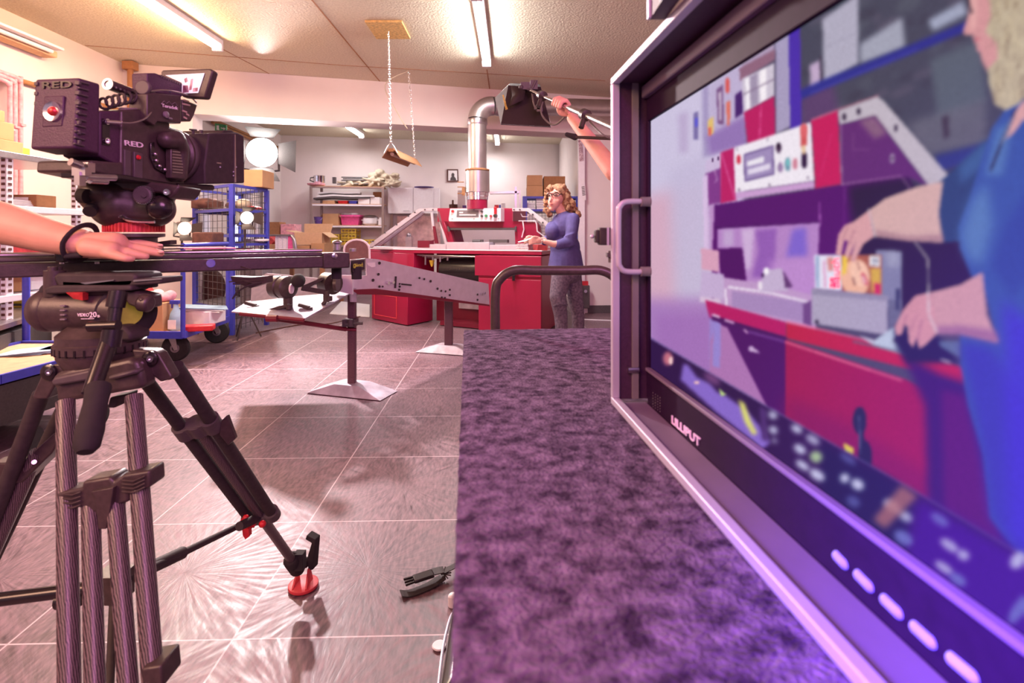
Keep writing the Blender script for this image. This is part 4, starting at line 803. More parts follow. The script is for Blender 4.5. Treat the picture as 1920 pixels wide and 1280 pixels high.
for i in range(N_):
    x0 = p0.x + (p1.x - p0.x) * i / N_; x1 = p0.x + (p1.x - p0.x) * (i + 1) / N_; y0 = 8.15 + .012 * math.sin(i * 1.3); y1 = 8.15 + .012 * math.sin((i + 1) * 1.3)
    b.prism([(x0, y0, p0.z), (x1, y1, p0.z), (x1, y1, P(0, 477, 8.15).z + .004), (x0, y0, P(0, 477, 8.15).z + .004)], (0, .01, 0))
b.bx(p0.x, p1.x, 8.15, 8.3, p0.z, p0.z + .01); t_ = obj('towel', b, m_['fabric_check']); tag(t_, 'white and pink checked towel hanging over a rail by the boxes', 'towel')
b = B(); q0 = P(540, 441, 8.13); q1 = P(547, 476, 8.13); b.prism([q0, q0 + V((.05, 0, 0)), q1 + V((.02, 0, 0)), q1 - V((.06, 0, 0))], (0, .02, 0)); obj('pink_hem', b, m_['pink'], t_)
b = B(); b.cyl(P(500, 441, 8.1), P(546, 441, 8.1), .015); b.tube(smooth_pts([P(546, 441, 8.1), P(552, 450, 8.1), P(555, 465, 8.1), P(555, 479, 8.1)], 4), .02); b.cyl(P(502, 441, 8.1), P(502, 578, 8.1) * 1 + V((0, 0, 0)), .015); tag(obj('towel_rail', b, m_['steel']), 'thin metal rail holding the checked towel', 'rail')
b = B(); b.prism([P(503, 443, 8.6), P(509, 446, 8.6), P(515, 452, 8.6), P(504, 460, 8.6)], (0, .3, 0)); tag(obj('red_cloth', b, m_['print_red']), 'dark red cloth hanging beside the checked towel', 'cloth')
# ------------------------------------------------------------------ blue grid rack by the windows
t = thing('grid_rack', 'blue framed wire grid rack standing in front of the windows', 'rack', P(433, 600, 5.6))
K0, K1, K2 = P(366, 0, 6.3), P(435, 0, 5.7), P(500, 0, 6.35); ztop = P(0, 347, 5.7).z
def pst(p, w_=.045): b = B(); b.bx(p.x - w_ / 2, p.x + w_ / 2, p.y - w_ / 2, p.y + w_ / 2, .06, ztop); obj('post', b, m_['blue_paint'], t)
K3 = V((K0.x + K2.x - K1.x, K0.y + K2.y - K1.y, 0))
for k in (K0, K1, K2, K3): pst(k)
for zc in (ztop, P(0, 393, 5.7).z, P(0, 442, 5.7).z, P(0, 459, 5.7).z, .32):
    b = B()
    for u, v_ in ((K0, K1), (K1, K2), (K2, K3), (K3, K0)): b.beam(zz(u, zc), zz(v_, zc), .03, .03)
    obj('rail', b, m_['blue_paint'], t)
    if zc < ztop: b = B(); b.prism([zz(k, zc + .016) for k in (K0, K1, K2, K3)], (0, 0, .008)); obj('shelf', b, m_['grey_plastic'], t)
for u, v_ in ((K0, K1), (K1, K2), (K3, K2)):
    b = B(); L_ = (zz(v_, 0) - zz(u, 0)).length
    for k in range(1, 8): q = u + (v_ - u) * k / 8; b.beam(zz(q, .1), zz(q, ztop), .005, .005, up=(1, 0, 0))
    for k in range(20): z_ = .15 + (ztop - .15) * k / 20; b.beam(zz(u, z_), zz(v_, z_), .005, .005)
    obj('wire_grid', b, m_['dark_grey'], t)
kc = (K0 + K2) / 2; zs_ = P(0, 393, 5.7).z + .027
for i, (dx, dy, w_, h_, mm, nm, lb) in enumerate(((-.22, -.1, .30, .14, 'bag', 'shoulder_bag', 'dark brown bag on the middle board of the grid rack'), (-.02, .15, .24, .12, 'bag', 'leather_pouch', 'flat brown pouch behind the dark bag on the grid rack'), (.18, -.06, .16, .13, 'canvas', 'straw_hat', 'round beige hat on the grid rack beside the post'))):
    b = B(); c_ = zz(kc, zs_) + V((dx, dy, h_ / 2)); b.sph(c_, (w_ / 2, .12, h_ / 2), 16)
    if i == 0: b.box(c_ + V((0, 0, -.01)), (w_, .16, h_ * .7))
    tag(blob(nm, b, m_[mm], None, vox=.01, sm=3), lb, 'bag' if i < 2 else 'hat')
b = B(); c_ = zz(kc, zs_ + .02) + V((.26, .0, 0)); b.sph(c_, (.11, .1, .025), 12); tag(blob('pink_cloth', b, m_['red'], None, vox=.008, sm=2), 'flat pink red cloth on the right of the grid rack shelf', 'cloth')
b = B(); q = P(382, 0, 5.45); b.bx(q.x - .1, q.x + .12, 5.4, 5.62, P(0, 470, 5.5).z, P(0, 435, 5.5).z); tag(blob('backpack', b, m_['bag'], None, vox=.012, sm=6), 'dark brown padded case hung on the front of the grid rack', 'bag')
b = B(); q0 = zz(kc, 0) + V((.12, -.05, 0)); z_ = P(0, 459, 5.7).z + .026
for k in range(9): b = B(); b.box((q0.x + random.uniform(-.01, .01), q0.y, P(0, 474, 5.7).z + k * .019 - .12), (.22, .2, .016)); tag(obj('pink_folder', b, m_['magenta']), nth(k, 9) + ' magenta folded cloth of the pile low in the grid rack', 'cloth', 'magenta cloths in the grid rack')
cbox(457, 492, 318, 345, 6.1, .3, 'cardboard box on top of the blue grid rack', z0=ztop + .018)
# film lamps: big one and two small open-door heads
def fresnel(name, label, c, aimv, r, lit, s=1.0, pole=None, boomf=None):
    t = thing(name, label, 'lamp', (c.x, c.y, 0) if pole else c)
    a = V(aimv).normalized(); sd = a.cross(V((0, 0, 1))).normalized(); up = sd.cross(a)
    b = B(); b.lathe([(r * .5, -2.0 * r), (r * 1.0, -1.7 * r), (r * 1.12, -.3 * r), (r * 1.12, 0), (r * 1.0, 0)], c, a, 24); obj('housing', b, m_['black_plastic'], t)
    b = B(); b.lathe([(r * 1.08, .01 * r), (r * .9, .1 * r), (r * .3, .2 * r)], c, a, 24); obj('lens', b, lit, t)
    for u, v_, k in ((sd, up, 1), (-sd, up, 1), (up, sd, .7), (-up, sd, .7)):
        e = c + u * r * 1.12; o_ = u * (r * 1.1 * k) + a * (r * 1.2); wd = v_ * r * .95
        b = B(); b.prism([e - wd * .8, e + wd * .8, e + o_ + wd * 1.25, e + o_ - wd * 1.25], a * .004 + u * .004); obj('barn_door', b, m_['dark_grey'] if s > 1 else m_['black_plastic'], t)
    b = B(); b.tube([c + sd * r * 1.2 - a * r * .8, c + sd * r * 1.25 - a * r * .8 - up * r * 1.4, c - up * r * 1.6 - a * r * .8, c - sd * r * 1.25 - a * r * .8 - up * r * 1.4, c - sd * r * 1.2 - a * r * .8], .012 * s, 8); obj('yoke', b, m_['dark_grey'], t)
    if pole:
        q = c - up * r * 1.6 - a * r * .8; b = B(); b.cyl((q.x, q.y, .25), q, .014 * s, n=10); obj('pole', b, pole, t)
        for k in range(3): an = 2.1 * k + .5; b = B(); b.cyl((q.x, q.y, .38), (q.x + .16 * math.cos(an), q.y + .16 * math.sin(an), .012), .010 * s, n=8); obj('leg', b, pole, t)
    return t
lc_ = V(LAMP) + V((-.02, .10, .02))
fresnel('film_lamp', 'big glaring film lamp with open barn doors right of the camera lens', V((-3.545, 7.56, 2.30)), (.45, -.86, -.25), .19, m_['lamp_lens'], 1.6, m_['grey_plastic'])
c1 = P(346, 428, 5.9); t1 = fresnel('film_lamp', 'small black film lamp with barn doors below the camera body', c1, (.8, -.55, -.1), .066, m_['lit_small'], .8, m_['black_plastic'])
c2_ = P(463, 408, 5.75); t2 = fresnel('film_lamp', 'small black film lamp in front of the blue rack post', c2_, (.7, -.7, -.1), .062, m_['lit_small'], .8, m_['black_plastic'])
# white stand inside the rack bay
pk = P(481, 480, 6.25); b = B(); b.bx(pk.x - .13, pk.x + .13, 6.12, 6.38, .347, pk.z - .018); tag(obj('storage_box', b, m_['grey_plastic'], bevel=.008), 'tall grey box low inside the grid rack under the white stand', 'box')
t = thing('cake_stand', 'small white stand with round plate and spread legs in the grid rack', 'stand', pk)
p = P(481, 414, 6.25); b = B(); b.cyl((p.x, p.y, P(0, 470, 6.25).z), (p.x, p.y, p.z), .028); obj('post', b, m_['white_plastic'], t)
b = B(); zq = P(0, 452, 6.25).z; b.lathe([(.13, 0), (.135, .008), (.135, .02), (.13, .026)], (p.x, p.y, zq), (0, 0, 1), 24); obj('plate', b, m_['white_plastic'], t)
for k in range(4): an = .7 + 1.57 * k; b = B(); b.cyl((p.x, p.y, P(0, 467, 6.25).z), (p.x + .11 * math.cos(an), p.y + .11 * math.sin(an), pk.z), .015); obj('leg', b, m_['white_plastic'], t)
# ------------------------------------------------------------------ long shelf along the left wall
XS = -3.42
t = thing('steel_shelving', 'long perforated metal shelving along the left wall', 'shelf', (-3.9, 3.6, 0))
def zs2(py, px): D = XS / ((px - CX) / F); return CH - (py - CY) / F * D
zT, zM, zL = zs2(283, 0), zs2(393, 145), zs2(500, 0)
for px in (13, 143):
    D = XS / ((px - CX) / F)
    for x_ in (XS + .0, -4.25): b = B(); b.bx(x_ - .02, x_ + .02, D - .025, D + .025, 0, zT); u_ = obj('upright', b, m_['shelf_white'], t)
    b = B()
    for k in range(40): b.bx(XS - .012, XS + .012, D - .029, D - .026, .1 + k * .04, .118 + k * .04); b.bx(XS + .021, XS + .023, D - .012, D + .012, .1 + k * .04, .118 + k * .04)
    obj('punched_holes', b, m_['bag'], t)
for z_, lb in ((zT, ''), (zM, ''), (zL, ''), (.72, '')): b = B(); b.bx(-4.30, XS + .04, 2.4, 4.22, z_ - .045, z_); obj('shelf', b, m_['steel'] if z_ == zT else m_['shelf_white'], t, bevel=.004)
def lbox(y0, y1, x0, x1, z0, h, m, label, nm='cardboard_box', cat='box'): b = B(); b.bx(x0, x1, y0, y1, z0 + .002, z0 + h); return tag(obj(nm, b, m_[m], bevel=.004), label, cat)
lbox(3.0, 3.95, -4.15, -3.62, zT, .12, 'cardboard', 'lowest wide cardboard box of the pile on the top left shelf'); lbox(3.0, 3.90, -4.1, -3.64, zT + .121, .13, 'cardboard', 'second cardboard box up in the top left shelf pile'); lbox(3.0, 3.85, -4.05, -3.66, zT + .252, .08, 'cardboard', 'uppermost cardboard box of the top left shelf pile')
lbox(4.0, 4.15, -4.1, -3.75, zT, .11, 'yellow', 'small ochre box right of the cardboard pile on the top shelf')
lbox(3.95, 4.12, -3.75, -3.52, zM, .10, 'cardboard_dark', 'small brown box with white label on the second shelf'); b = B(); b.bx(-3.68, -3.58, 3.942, 3.948, zM + .03, zM + .08); tag(obj('box_label', b, m_['paper']), 'white label on the small brown box of the second shelf', 'label')
for k in range(5): b = B(); b.box((-3.85, 3.7 + .01 * k, zM + .006 + k * .011), (.6, .8, .009), rotz(.03 * k - .05).to_3x3()); tag(obj('paper_sheet', b, m_['paper']), nth(k, 5) + ' flat sheet of the pile on the second left shelf', 'paper', 'paper sheets on the second left shelf')
for k in range(9): b = B(); b.box((-3.78, 3.35 + random.uniform(-.03, .03), zL + .008 + k * .016), (.5, .6, .012), rotz(random.uniform(-.15, .15)).to_3x3()); tag(obj('magazine', b, m_['paper'] if k % 3 else m_['paper_blue']), nth(k, 9) + ' magazine of the white pile on the shelf behind the forearm', 'magazine', 'magazines behind the forearm')
lbox(3.72, 4.1, -4.0, -3.5, zL, .15, 'print_red', 'red box beside the magazine pile under the forearm')
for k, (mm, lb) in enumerate((('paper_pink', 'pinkish'), ('print_red', 'red'), ('paper', 'white'), ('cardboard_dark', 'brown'), ('paper', 'cream'))): lbox(3.0 + .22 * k, 3.2 + .22 * k, -4.1, -3.5, .722, .16, mm, '%s folder box standing on the lowest left shelf' % lb, 'folder_box')
# low steel table with yellow bin, and blue edged plywood trolley in front
t = [o for o in C.objects if o.name.startswith('steel_shelving')][0]
b = B(); b.prism([P(-120, 640, 2.9), P(0, 620, 3.2), P(97, 588, 4.2), P(97, 574, 4.7), P(20, 574, 4.65), P(-300, 620, 3.2)], (0, 0, .03)); tp = obj('lower_deck', b, m_['steel'], t); 
b = B(); b.prism([P(-120, 650, 2.95), P(0, 630, 3.25), P(97, 600, 4.2), P(97, 580, 4.65), P(20, 580, 4.6), P(-300, 630, 3.2)], (0, 0, -.38)); obj('deck_shade_block', b, m_['black_matte'], t)  # solid dark block standing in for the shade under the deck
b = B(); a_ = P(0, 596, 3.9); b.bx(-4.32, P(97, 590, 4.3).x, 4.3, 4.75, P(0, 590, 4.3).z, P(0, 556, 4.3).z); yb = tag(obj('yellow_bin', b, m_['yellow'], bevel=.01), 'yellow plastic bin on the low steel deck at the left edge', 'bin')
b = B(); b.bx(-4.2, -3.95, 4.29, 4.30, P(0, 573, 4.3).z, P(0, 569, 4.3).z); obj('grip_slot', b, m_['black_matte'], yb)
t = thing('plywood_trolley', 'low trolley with blue edged plywood deck at the left', 'trolley', P(0, 700, 2.9))
dk = [P(-260, 730, 2.6), P(0, 712, 2.55), P(132, 672, 2.95), P(140, 640, 3.45), P(45, 640, 3.55), P(-260, 668, 3.3)]
zd = .42; dk = [V((((x - CX) / F) * ((CH - zd) * F / (y - CY)), (CH - zd) * F / (y - CY), zd)) for x, y in ((-200, 745), (0, 708), (138, 672), (180, 643), (40, 643), (-200, 700))]
b = B(); b.prism(dk, (0, 0, -.012)); obj('deck', b, m_['plywood'], t)
b = B()
for u, v_ in zip(dk, dk[1:] + dk[:1]): b.beam(u + V((0, 0, -.008)), v_ + V((0, 0, -.008)), .02, .045)
obj('blue_rim', b, m_['blue_paint'], t, label='bright blue edging')
b = B(); b.prism([p - V((0, 0, .04)) for p in dk], (0, 0, -.2)); obj('under_frame', b, m_['black_matte'], t)
for q in (dk[1], dk[2], dk[4]): b = B(); b.cyl((q.x * .97, q.y + .06, .08), (q.x * .97 + .03, q.y + .06, .08), .075); obj('wheel', b, m_['rubber'], t)
q = V((((49 - CX) / F) * 3.52, 3.52, 0)); b = B(); b.cyl((q.x, q.y, zd), (q.x, q.y, P(0, 480, 3.52).z), .021); obj('upright', b, m_['blue_paint'], t)
for k, (x, y, mm, rz_, lb) in enumerate(((50, 662, 'paper_blue', .2, 'blue white magazine spread on the plywood deck, left of the pair'), (95, 657, 'print_mix', -.2, 'reddish magazine fan on the plywood deck, right of the pair'))):
    D = (CH - zd) * F / (y - CY); c_ = P(x, y, D); b = B()
    for j in range(4): b.box(c_ + V((.03 * j, .01 * j, .004 + .005 * j)), (.24, .17, .0035), rotz(rz_ + .15 * j).to_3x3())
    tag(obj('magazine', b, m_[mm]), lb, 'magazine')
# blue tube cart with casters
t = thing('blue_cart', 'blue tube cart with plywood deck and big black casters', 'cart', P(330, 677, 4.8))
zk = .27; kq = [V((((x - CX) / F) * ((CH - zk) * F / (y - CY)), (CH - zk) * F / (y - CY), zk)) for x, y in ((128, 627), (343, 628), (427, 598), (250, 592))]
b = B(); b.prism(kq, (0, 0, .012)); obj('deck', b, m_['plywood'], t)
b = B()
for u, v_ in zip(kq, kq[1:] + kq[:1]): b.beam(u, v_, .03, .06)
obj('deck_frame', b, m_['blue_paint'], t)
for q in kq: b = B(); b.cyl((q.x, q.y, .25), (q.x, q.y, 1.04), .019); obj('upright', b, m_['blue_paint'], t)
b = B(); b.tube([V((q.x, q.y, 1.04)) for q in (kq[1], kq[2])], .019); obj('handle', b, m_['blue_paint'], t)
def caster(c, an, par, r=.095):
    d_ = V((math.cos(an), math.sin(an), 0)); n_ = V((-d_.y, d_.x, 0)); b = B(); c = V((c[0], c[1], r + .002))
    b.lathe([(r * .62, -.022), (r * .9, -.024), (r, -.012), (r, .012), (r * .9, .024), (r * .62, .022)], c, n_, 26); w_ = obj('caster_wheel', b, m_['rubber'], par)
    b = B(); b.lathe([(r * .6, -.018), (r * .2, -.024), (r * .2, .024), (r * .6, .018)], c, n_, 20); obj('hub', b, m_['grey_plastic'], w_)
    b = B()
    for sg in (-1, 1): o_ = n_ * sg * .034; b.prism([c + o_ + V((0, 0, -.02)), c + o_ + d_ * .03 + V((0, 0, -.01)), c + o_ - d_ * .0 + V((0, 0, r + .05)), c + o_ - d_ * .08 + V((0, 0, r + .05))], n_ * .003)
    b.box(c + V((0, 0, r + .055)) - d_ * .03, (.1, .09, .01)); obj('fork', b, m_['steel'], w_)
for x, y, a_ in ((330, 677, .1), (407, 643, .3), (160, 672, .2), (260, 640, .2)): D = CH * F / (y - CY); caster(((x - CX) / F * D, D), a_, t, .118)
def oncart(x, y, D=None): D = (CH - zk - .012) * F / (y - CY); return P(x, y, D)
c_ = oncart(275, 622); b = B(); b.bx(c_.x - .42, c_.x + .14, c_.y, c_.y + .3, c_.z + .001, c_.z + .25); tag(obj('cardboard_box', b, m_['cardboard'], bevel=.005), 'open cardboard box full of clutter on the blue cart', 'box')
for k, (dx, dz, mm, lb) in enumerate(((-.05, .30, 'paper', 'crumpled white paper bag on the cart box'), (.06, .29, 'paper_pink', 'pink striped wrapper on the cart box'), (-.15, .33, 'print_red', 'red black tape roll on the cart box'))):
    b = B(); b.sph(c_ + V((dx, .12, dz)), (.09, .08, .045), 12); b.sph(c_ + V((dx + .05, .15, dz + .01)), (.05, .06, .05), 10); tag(blob('wrapper' if k < 2 else 'tape_roll', b, m_[mm], None, vox=.01, sm=1), lb, 'wrapper' if k < 2 else 'tape')
c3 = oncart(330, 619); t = thing('spray_bottle', 'blue white spray bottle standing at the front corner of the cart', 'bottle', c3)
b = B(); b.lathe([(.045, 0), (.055, .02), (.055, .10), (.045, .15), (.02, .20), (.018, .23)], c3 + V((0, 0, .001)), (0, 0, 1), 20); obj('flask', b, m_['paper_blue'], t)
b = B(); b.box(c3 + V((-.01, 0, .25)), (.08, .03, .035)); b.box(c3 + V((-.035, 0, .215)), (.012, .012, .04)); obj('spray_head', b, m_['blue_paint'], t, bevel=.004)
b = B(); b.bx(c3.x - .035, c3.x + .035, c3.y - .060, c3.y - .056, c3.z + .02, c3.z + .1); obj('label_patch', b, m_['paper'], t)
c4 = oncart(378, 608); b = B(); b.box(c4 + V((-.02, .05, .07)), (.30, .28, .13)); tag(obj('plastic_tub', b, m_['white_plastic'], bevel=.01), 'white tub under the big magazines on the cart', 'tub')
for k in range(3): b = B(); b.box(c4 + V((-.05 + .02 * k, .03, .142 + k * .010)), (.42, .30, .006), (rotz(.3 + .12 * k) @ MX.Rotation(R(6), 4, 'Y')).to_3x3()); tag(obj('magazine', b, m_['paper_blue'] if k == 2 else m_['paper']), ('lowest large magazine on the white tub', 'middle large magazine on the white tub', 'top large blue magazine slanting on the white tub')[k], 'magazine')
c5 = oncart(368, 622); b = B(); b.box(c5 + V((0, .04, .03)), (.24, .12, .05), rotz(.3).to_3x3()); tag(obj('tool_case', b, m_['red'], bevel=.01), 'red tool case at the cart edge beside the spray bottle', 'case')
# dark rubbish sacks behind the cart
t = thing('trolley_bag', 'large dark brown glossy sack standing behind the blue cart', 'sack', P(385, 580, 6.85)); b = B()
for x, y, r_ in ((360, 545, .22), (378, 530, .2), (395, 540, .22), (372, 560, .24), (392, 562, .22)): b.sph(P(x, y, 6.85), (r_ * .8, r_ * .8, r_ * 1.15), 14)
sk = blob('sack_body', b, m_['bag'], t, vox=.02, sm=4)
for v in sk.data.vertices: v.co.z = max(v.co.z, .004 - P(385, 580, 6.85).z)
b = B(); b.prism([P(402, 583, 7.4), P(427, 571, 7.6), P(428, 575, 7.6), P(403, 587, 7.4)], (0, 0, -.02)); tag(obj('yellow_strip', b, m_['yellow']), 'yellow strip on the floor behind the blue cart', 'strip')
# a second cart further back, seen under the slider
t = thing('far_cart', 'small blue deck cart far behind, with one caster showing', 'cart', P(455, 560, 7.9)); b = B(); zc_ = P(0, 534, 7.9).z; b.bx(P(436, 0, 7.9).x, P(478, 0, 7.9).x, 7.9, 8.7, zc_, zc_ + .05); obj('deck', b, m_['blue_paint'], t)
D = 7.95; caster((P(446, 0, D).x, D), .2, t, .15); caster((P(470, 0, D).x, D + .5), .2, t, .13)
b = B(); b.cyl(P(478, 534, 8.3), P(478, 470, 8.3), .018); obj('upright', b, m_['blue_paint'], t)
b = B(); q = P(462, 553, 7.7); b.box(q + V((0, .6, 0)), (.2, .1, .25)); 
# floor cables
b = B(); pts = [(480, 625), (560, 610), (620, 607), (690, 590)]; b.tube(smooth_pts([V((((x - CX) / F) * (CH * F / (y - CY)), CH * F / (y - CY), .006)) for x, y in pts], 6), .007, 6); tag(obj('floor_cable', b, m_['bag']), 'dark cable on the floor under the delivery tray', 'cable')
b = B(); pts = [(1096, 600), (1120, 601), (1145, 602), (1180, 604)]; b.tube(smooth_pts([V((((x - CX) / F) * (CH * F / (y - CY)), CH * F / (y - CY), .008)) for x, y in pts], 4), .009, 6); tag(obj('floor_cable', b, m_['paper']), 'pale cable on the floor right of the woman', 'cable')
# ------------------------------------------------------------------ softbox on a boom held by a helper behind the monitor
SD = 3.0
t = thing('softbox', 'dark pyramid softbox with yellow lettering on a handheld boom', 'softbox', P(985, 200, SD))
f0 = [P(939, 234, SD - .15), P(1033, 239, SD - .15), P(1030, 222, SD + .28), P(948, 219, SD + .28)]; ft = [P(953, 160, SD - .04), P(1014, 163, SD - .05), P(1012, 158, SD + .12), P(956, 156, SD + .12)]; lf = P(928, 183, SD + .05)
b = B(); b.add(f0 + ft + [lf], [(0, 1, 5, 4), (1, 2, 6, 5), (2, 3, 7, 6), (4, 5, 6, 7), (0, 4, 8), (3, 0, 8), (7, 3, 8), (4, 7, 8)]); obj('fabric_shell', b, m_['softbox'], t, smooth=False)
b = B(); b.add([p + V((0, 0, .004)) for p in f0], [(0, 1, 2, 3)]); obj('diffuser', b, m_['screen_glare'], t)
b = B(); b.add([P(958, 160, SD - .10), P(985, 170, SD - .13), P(981, 187, SD - .14), P(962, 196, SD - .155), P(955, 199, SD - .15), P(960, 180, SD - .13)], [(0, 1, 2, 3, 4, 5)]); sdm = obj('flap', b, m_['softbox'], t); sm_ = sdm.modifiers.new('s', 'SOLIDIFY'); sm_.thickness = .004
fit_text('logo', 'westcott', P(941.5, 178, SD - .10), P(948.5, 206, SD - .165), .015, m_['gold_thread'], t, up=V((1, 0, .3)), ext=.001)
b = B(); b.box(P(985, 163, SD - .08), (.05, .05, .04)); b.box(P(1001, 161, SD - .08), (.04, .05, .05)); b.cyl(P(998, 166, SD - .1), P(1005, 151, SD - .1), .009); b.sph(P(977, 164, SD - .1), .014); obj('speed_ring', b, m_['dark_grey'], t)
t = thing('boom_pole', 'steel boom pole running from the softbox behind the monitor', 'pole', P(1070, 200, 2.7))
A, Z = P(990, 168, SD - .1), P(1175, 250, 2.05); d_ = Z - A
b = B(); b.cyl(A, A + d_ * .55, .010); obj('inner_tube', b, m_['chrome'], t); b = B(); b.cyl(A + d_ * .52, Z, .014); obj('outer_tube', b, m_['steel'], t)
for k, px in ((.19, 0), (.66, 0)): q = A + d_ * k; b = B(); b.lathe([(.014, -.02), (.026, -.015), (.026, .015), (.014, .02)], q, d_, 16); b.cyl(q, q + V((-.02, -.02, -.06)), .012); obj('collar', b, m_['black_plastic'], t)
b = B(); b.tube(smooth_pts([P(997, 168, 2.9), P(1001, 195, 2.85), P(1008, 208, 2.85), P(1014, 200, 2.85), P(1018, 186, 2.85), P(1015, 212, 2.8), P(1030, 231, 2.75), P(1045, 232, 2.7), P(1064, 212, 2.6)], 6), .005, 6); b.tube(smooth_pts([P(1100, 218, 2.3), P(1112, 235, 2.3), P(1130, 252, 2.2), P(1150, 262, 2.2)], 6), .004, 6); b.box(P(1007, 202, 2.84), (.03, .02, .02)); b.box(P(1012, 206, 2.84), (.03, .02, .02)); tag(obj('lamp_cable', b, m_['grey_plastic']), 'cable with plug looping below the boom pole', 'cable')
t = thing('microphone_boom', 'dark microphone with foam tip on a thin rod left of the monitor', 'microphone', P(1100, 258, 2.3))
b = B(); b.caps(P(1063, 252, 2.4), P(1078, 257, 2.38), .010, .014, 12); obj('foam_tip', b, m_['foam'], t); b = B(); b.cyl(P(1076, 257, 2.38), P(1180, 261, 2.2), .007); obj('rod', b, m_['black_plastic'], t)
# the helper: whole figure standing behind the monitor, arm raised to the boom
t = thing('person', 'helper behind the monitor, only the raised bare arm gripping the boom pole showing', 'person', (.75, 2.5, 0))
g = A + d_ * .42; sh = V((.66, 2.42, 1.44)); el_ = P(1152, 322, 2.30)
b = B(); ctr = V((.78, 2.5, 0))
b.sph(ctr + V((-.02, -.02, 1.66)), (.078, .098, .115), 18); b.caps(ctr + V((-.02, -.112, 1.675)), ctr + V((-.02, -.128, 1.635)), .009, .013, 8); b.sph(ctr + V((-.02, -.09, 1.575)), (.03, .03, .025), 10); b.sph(ctr + V((-.098, -.01, 1.65)), (.010, .02, .03), 8); b.sph(ctr + V((.058, -.01, 1.65)), (.010, .02, .03), 8); b.caps(ctr + V((0, 0, 1.44)), ctr + V((-.01, 0, 1.56)), .055, .052); b.caps(ctr + V((-.13, 0, 1.42)), ctr + V((.13, 0, 1.42)), .07, .07); b.sph(ctr + V((0, 0, 1.25)), (.17, .12, .22), 18); b.sph(ctr + V((0, 0, 1.0)), (.16, .12, .18), 18)
for sx in (-1, 1): b.chain([ctr + V((sx * .09, 0, .92)), ctr + V((sx * .10, -.02, .5)), ctr + V((sx * .10, .02, .09))], [.09, .06, .042]); b.caps(ctr + V((sx * .10, .02, .045)), ctr + V((sx * .11, -.15, .04)), .042, .035)
dn_ = (Z - A).normalized(); wr = g + V((.03, .02, -.03)) + (el_ - g).normalized() * .05
b.chain([ctr + V((-.17, -.02, 1.42)), el_, wr], [.052, .043, .027], 16)
b.chain([ctr + V((.17, -.02, 1.42)), ctr + V((.20, -.16, 1.22)), Z + V((.06, .05, -.02))], [.052, .043, .03])
b.sph(g + dn_ * .006 + V((.014, .026, -.016)), (.040, .020, .036), 14)
dn = d_.normalized(); ux_ = dn.cross(V((0, 0, 1))).normalized(); uz_ = ux_.cross(dn)
for k in range(4):
    o_ = g + dn * (-.040 + .0245 * k); cc = [o_ + ux_ * (.026 * math.cos(a)) + uz_ * (.026 * math.sin(a)) for a in [R(v) for v in (-20, 40, 100, 160, 215)]]; b.chain(cc, [.0105, .0102, .0098, .0092, .0082], 10)
o_ = g + dn * .03; b.chain([g + V((.03, 0, -.03)), o_ - ux_ * .02 - uz_ * .012, g + dn * (-.01) - ux_ * .026 + uz_ * .004], [.014, .012, .010], 10)
blob('body', b, m_['skin_far'], t, vox=.0042, sm=2)
b = B(); b.caps(ctr + V((-.13, 0, 1.42)), ctr + V((.13, 0, 1.42)), .088, .088); b.sph(ctr + V((0, 0, 1.22)), (.20, .15, .27), 18); b.sph(ctr + V((0, 0, .98)), (.185, .15, .17), 18); blob('tshirt', b, m_['black_matte'], t, vox=.012, sm=3)
b = B(); b.sph(ctr + V((0, 0, .9)), (.18, .145, .12), 16)
for sx in (-1, 1): b.chain([ctr + V((sx * .09, 0, .90)), ctr + V((sx * .10, -.02, .5)), ctr + V((sx * .10, .02, .12))], [.11, .08, .065])
blob('trousers', b, m_['jeans'], t, vox=.012, sm=3)
b = B()
for sx in (-1, 1): b.caps(ctr + V((sx * .10, .03, .052)), ctr + V((sx * .11, -.16, .046)), .051, .044)
blob('shoes', b, m_['black_matte'], t, vox=.01, sm=2)
b = B(); b.sph(ctr + V((-.02, .015, 1.705)), (.090, .10, .098), 16); b.sph(ctr + V((-.02, .05, 1.65)), (.082, .075, .09), 14)
for k in range(16): b.sph(ctr + V((-.02 + .075 * math.cos(k * .393 * 1.0), .02 + .07 * math.sin(k * .393), 1.755)), .024, 8)
blob('hair', b, m_['bag'], t, vox=.008, sm=1)
b = B(); b.sph(ctr + V((-.02, -.118, 1.605)), (.024, .010, .006), 10); obj('lips', b, m_['lip'], t)
b = B(); b.sph(ctr + V((-.05, -.118, 1.70)), (.018, .006, .004), 8); b.sph(ctr + V((.01, -.118, 1.70)), (.018, .006, .004), 8); obj('eyebrows', b, m_['bag'], t)
b = B(); b.sph(ctr + V((-.050, -.112, 1.675)), (.011, .006, .006), 8); b.sph(ctr + V((.010, -.112, 1.675)), (.011, .006, .006), 8); obj('eyes', b, m_['dark_grey'], t)
# ------------------------------------------------------------------ tripod
TP = 'big black carbon fibre tripod with red foot standing at the left'
t = thing('tripod', TP, 'tripod', (-.70, .98, 0))
fR, fF, fL = V((-.665, 1.70, .035)), V((-.20, .41, .03)), V((-1.30, 1.15, .03))
AP = V((-.72, .93, .87))
hR, hL = P(283, 674, .98), P(93, 697, .97)
def legpair(h, f, sp, mat_u, side, rtube=.0125, splits=(.0, .17, .55, .90)):
    """twin upper tubes, a collar, a single tube between and a lower collar"""
    d = f - h; sd = V(side).normalized()
    lg = None; b = B()
    for sg in (-1, 1): b.cyl(h + sd * sg * sp, h + d * splits[1] + sd * sg * sp, rtube, n=18)
    lg = obj('leg', b, mat_u, t); return lg, d, sd
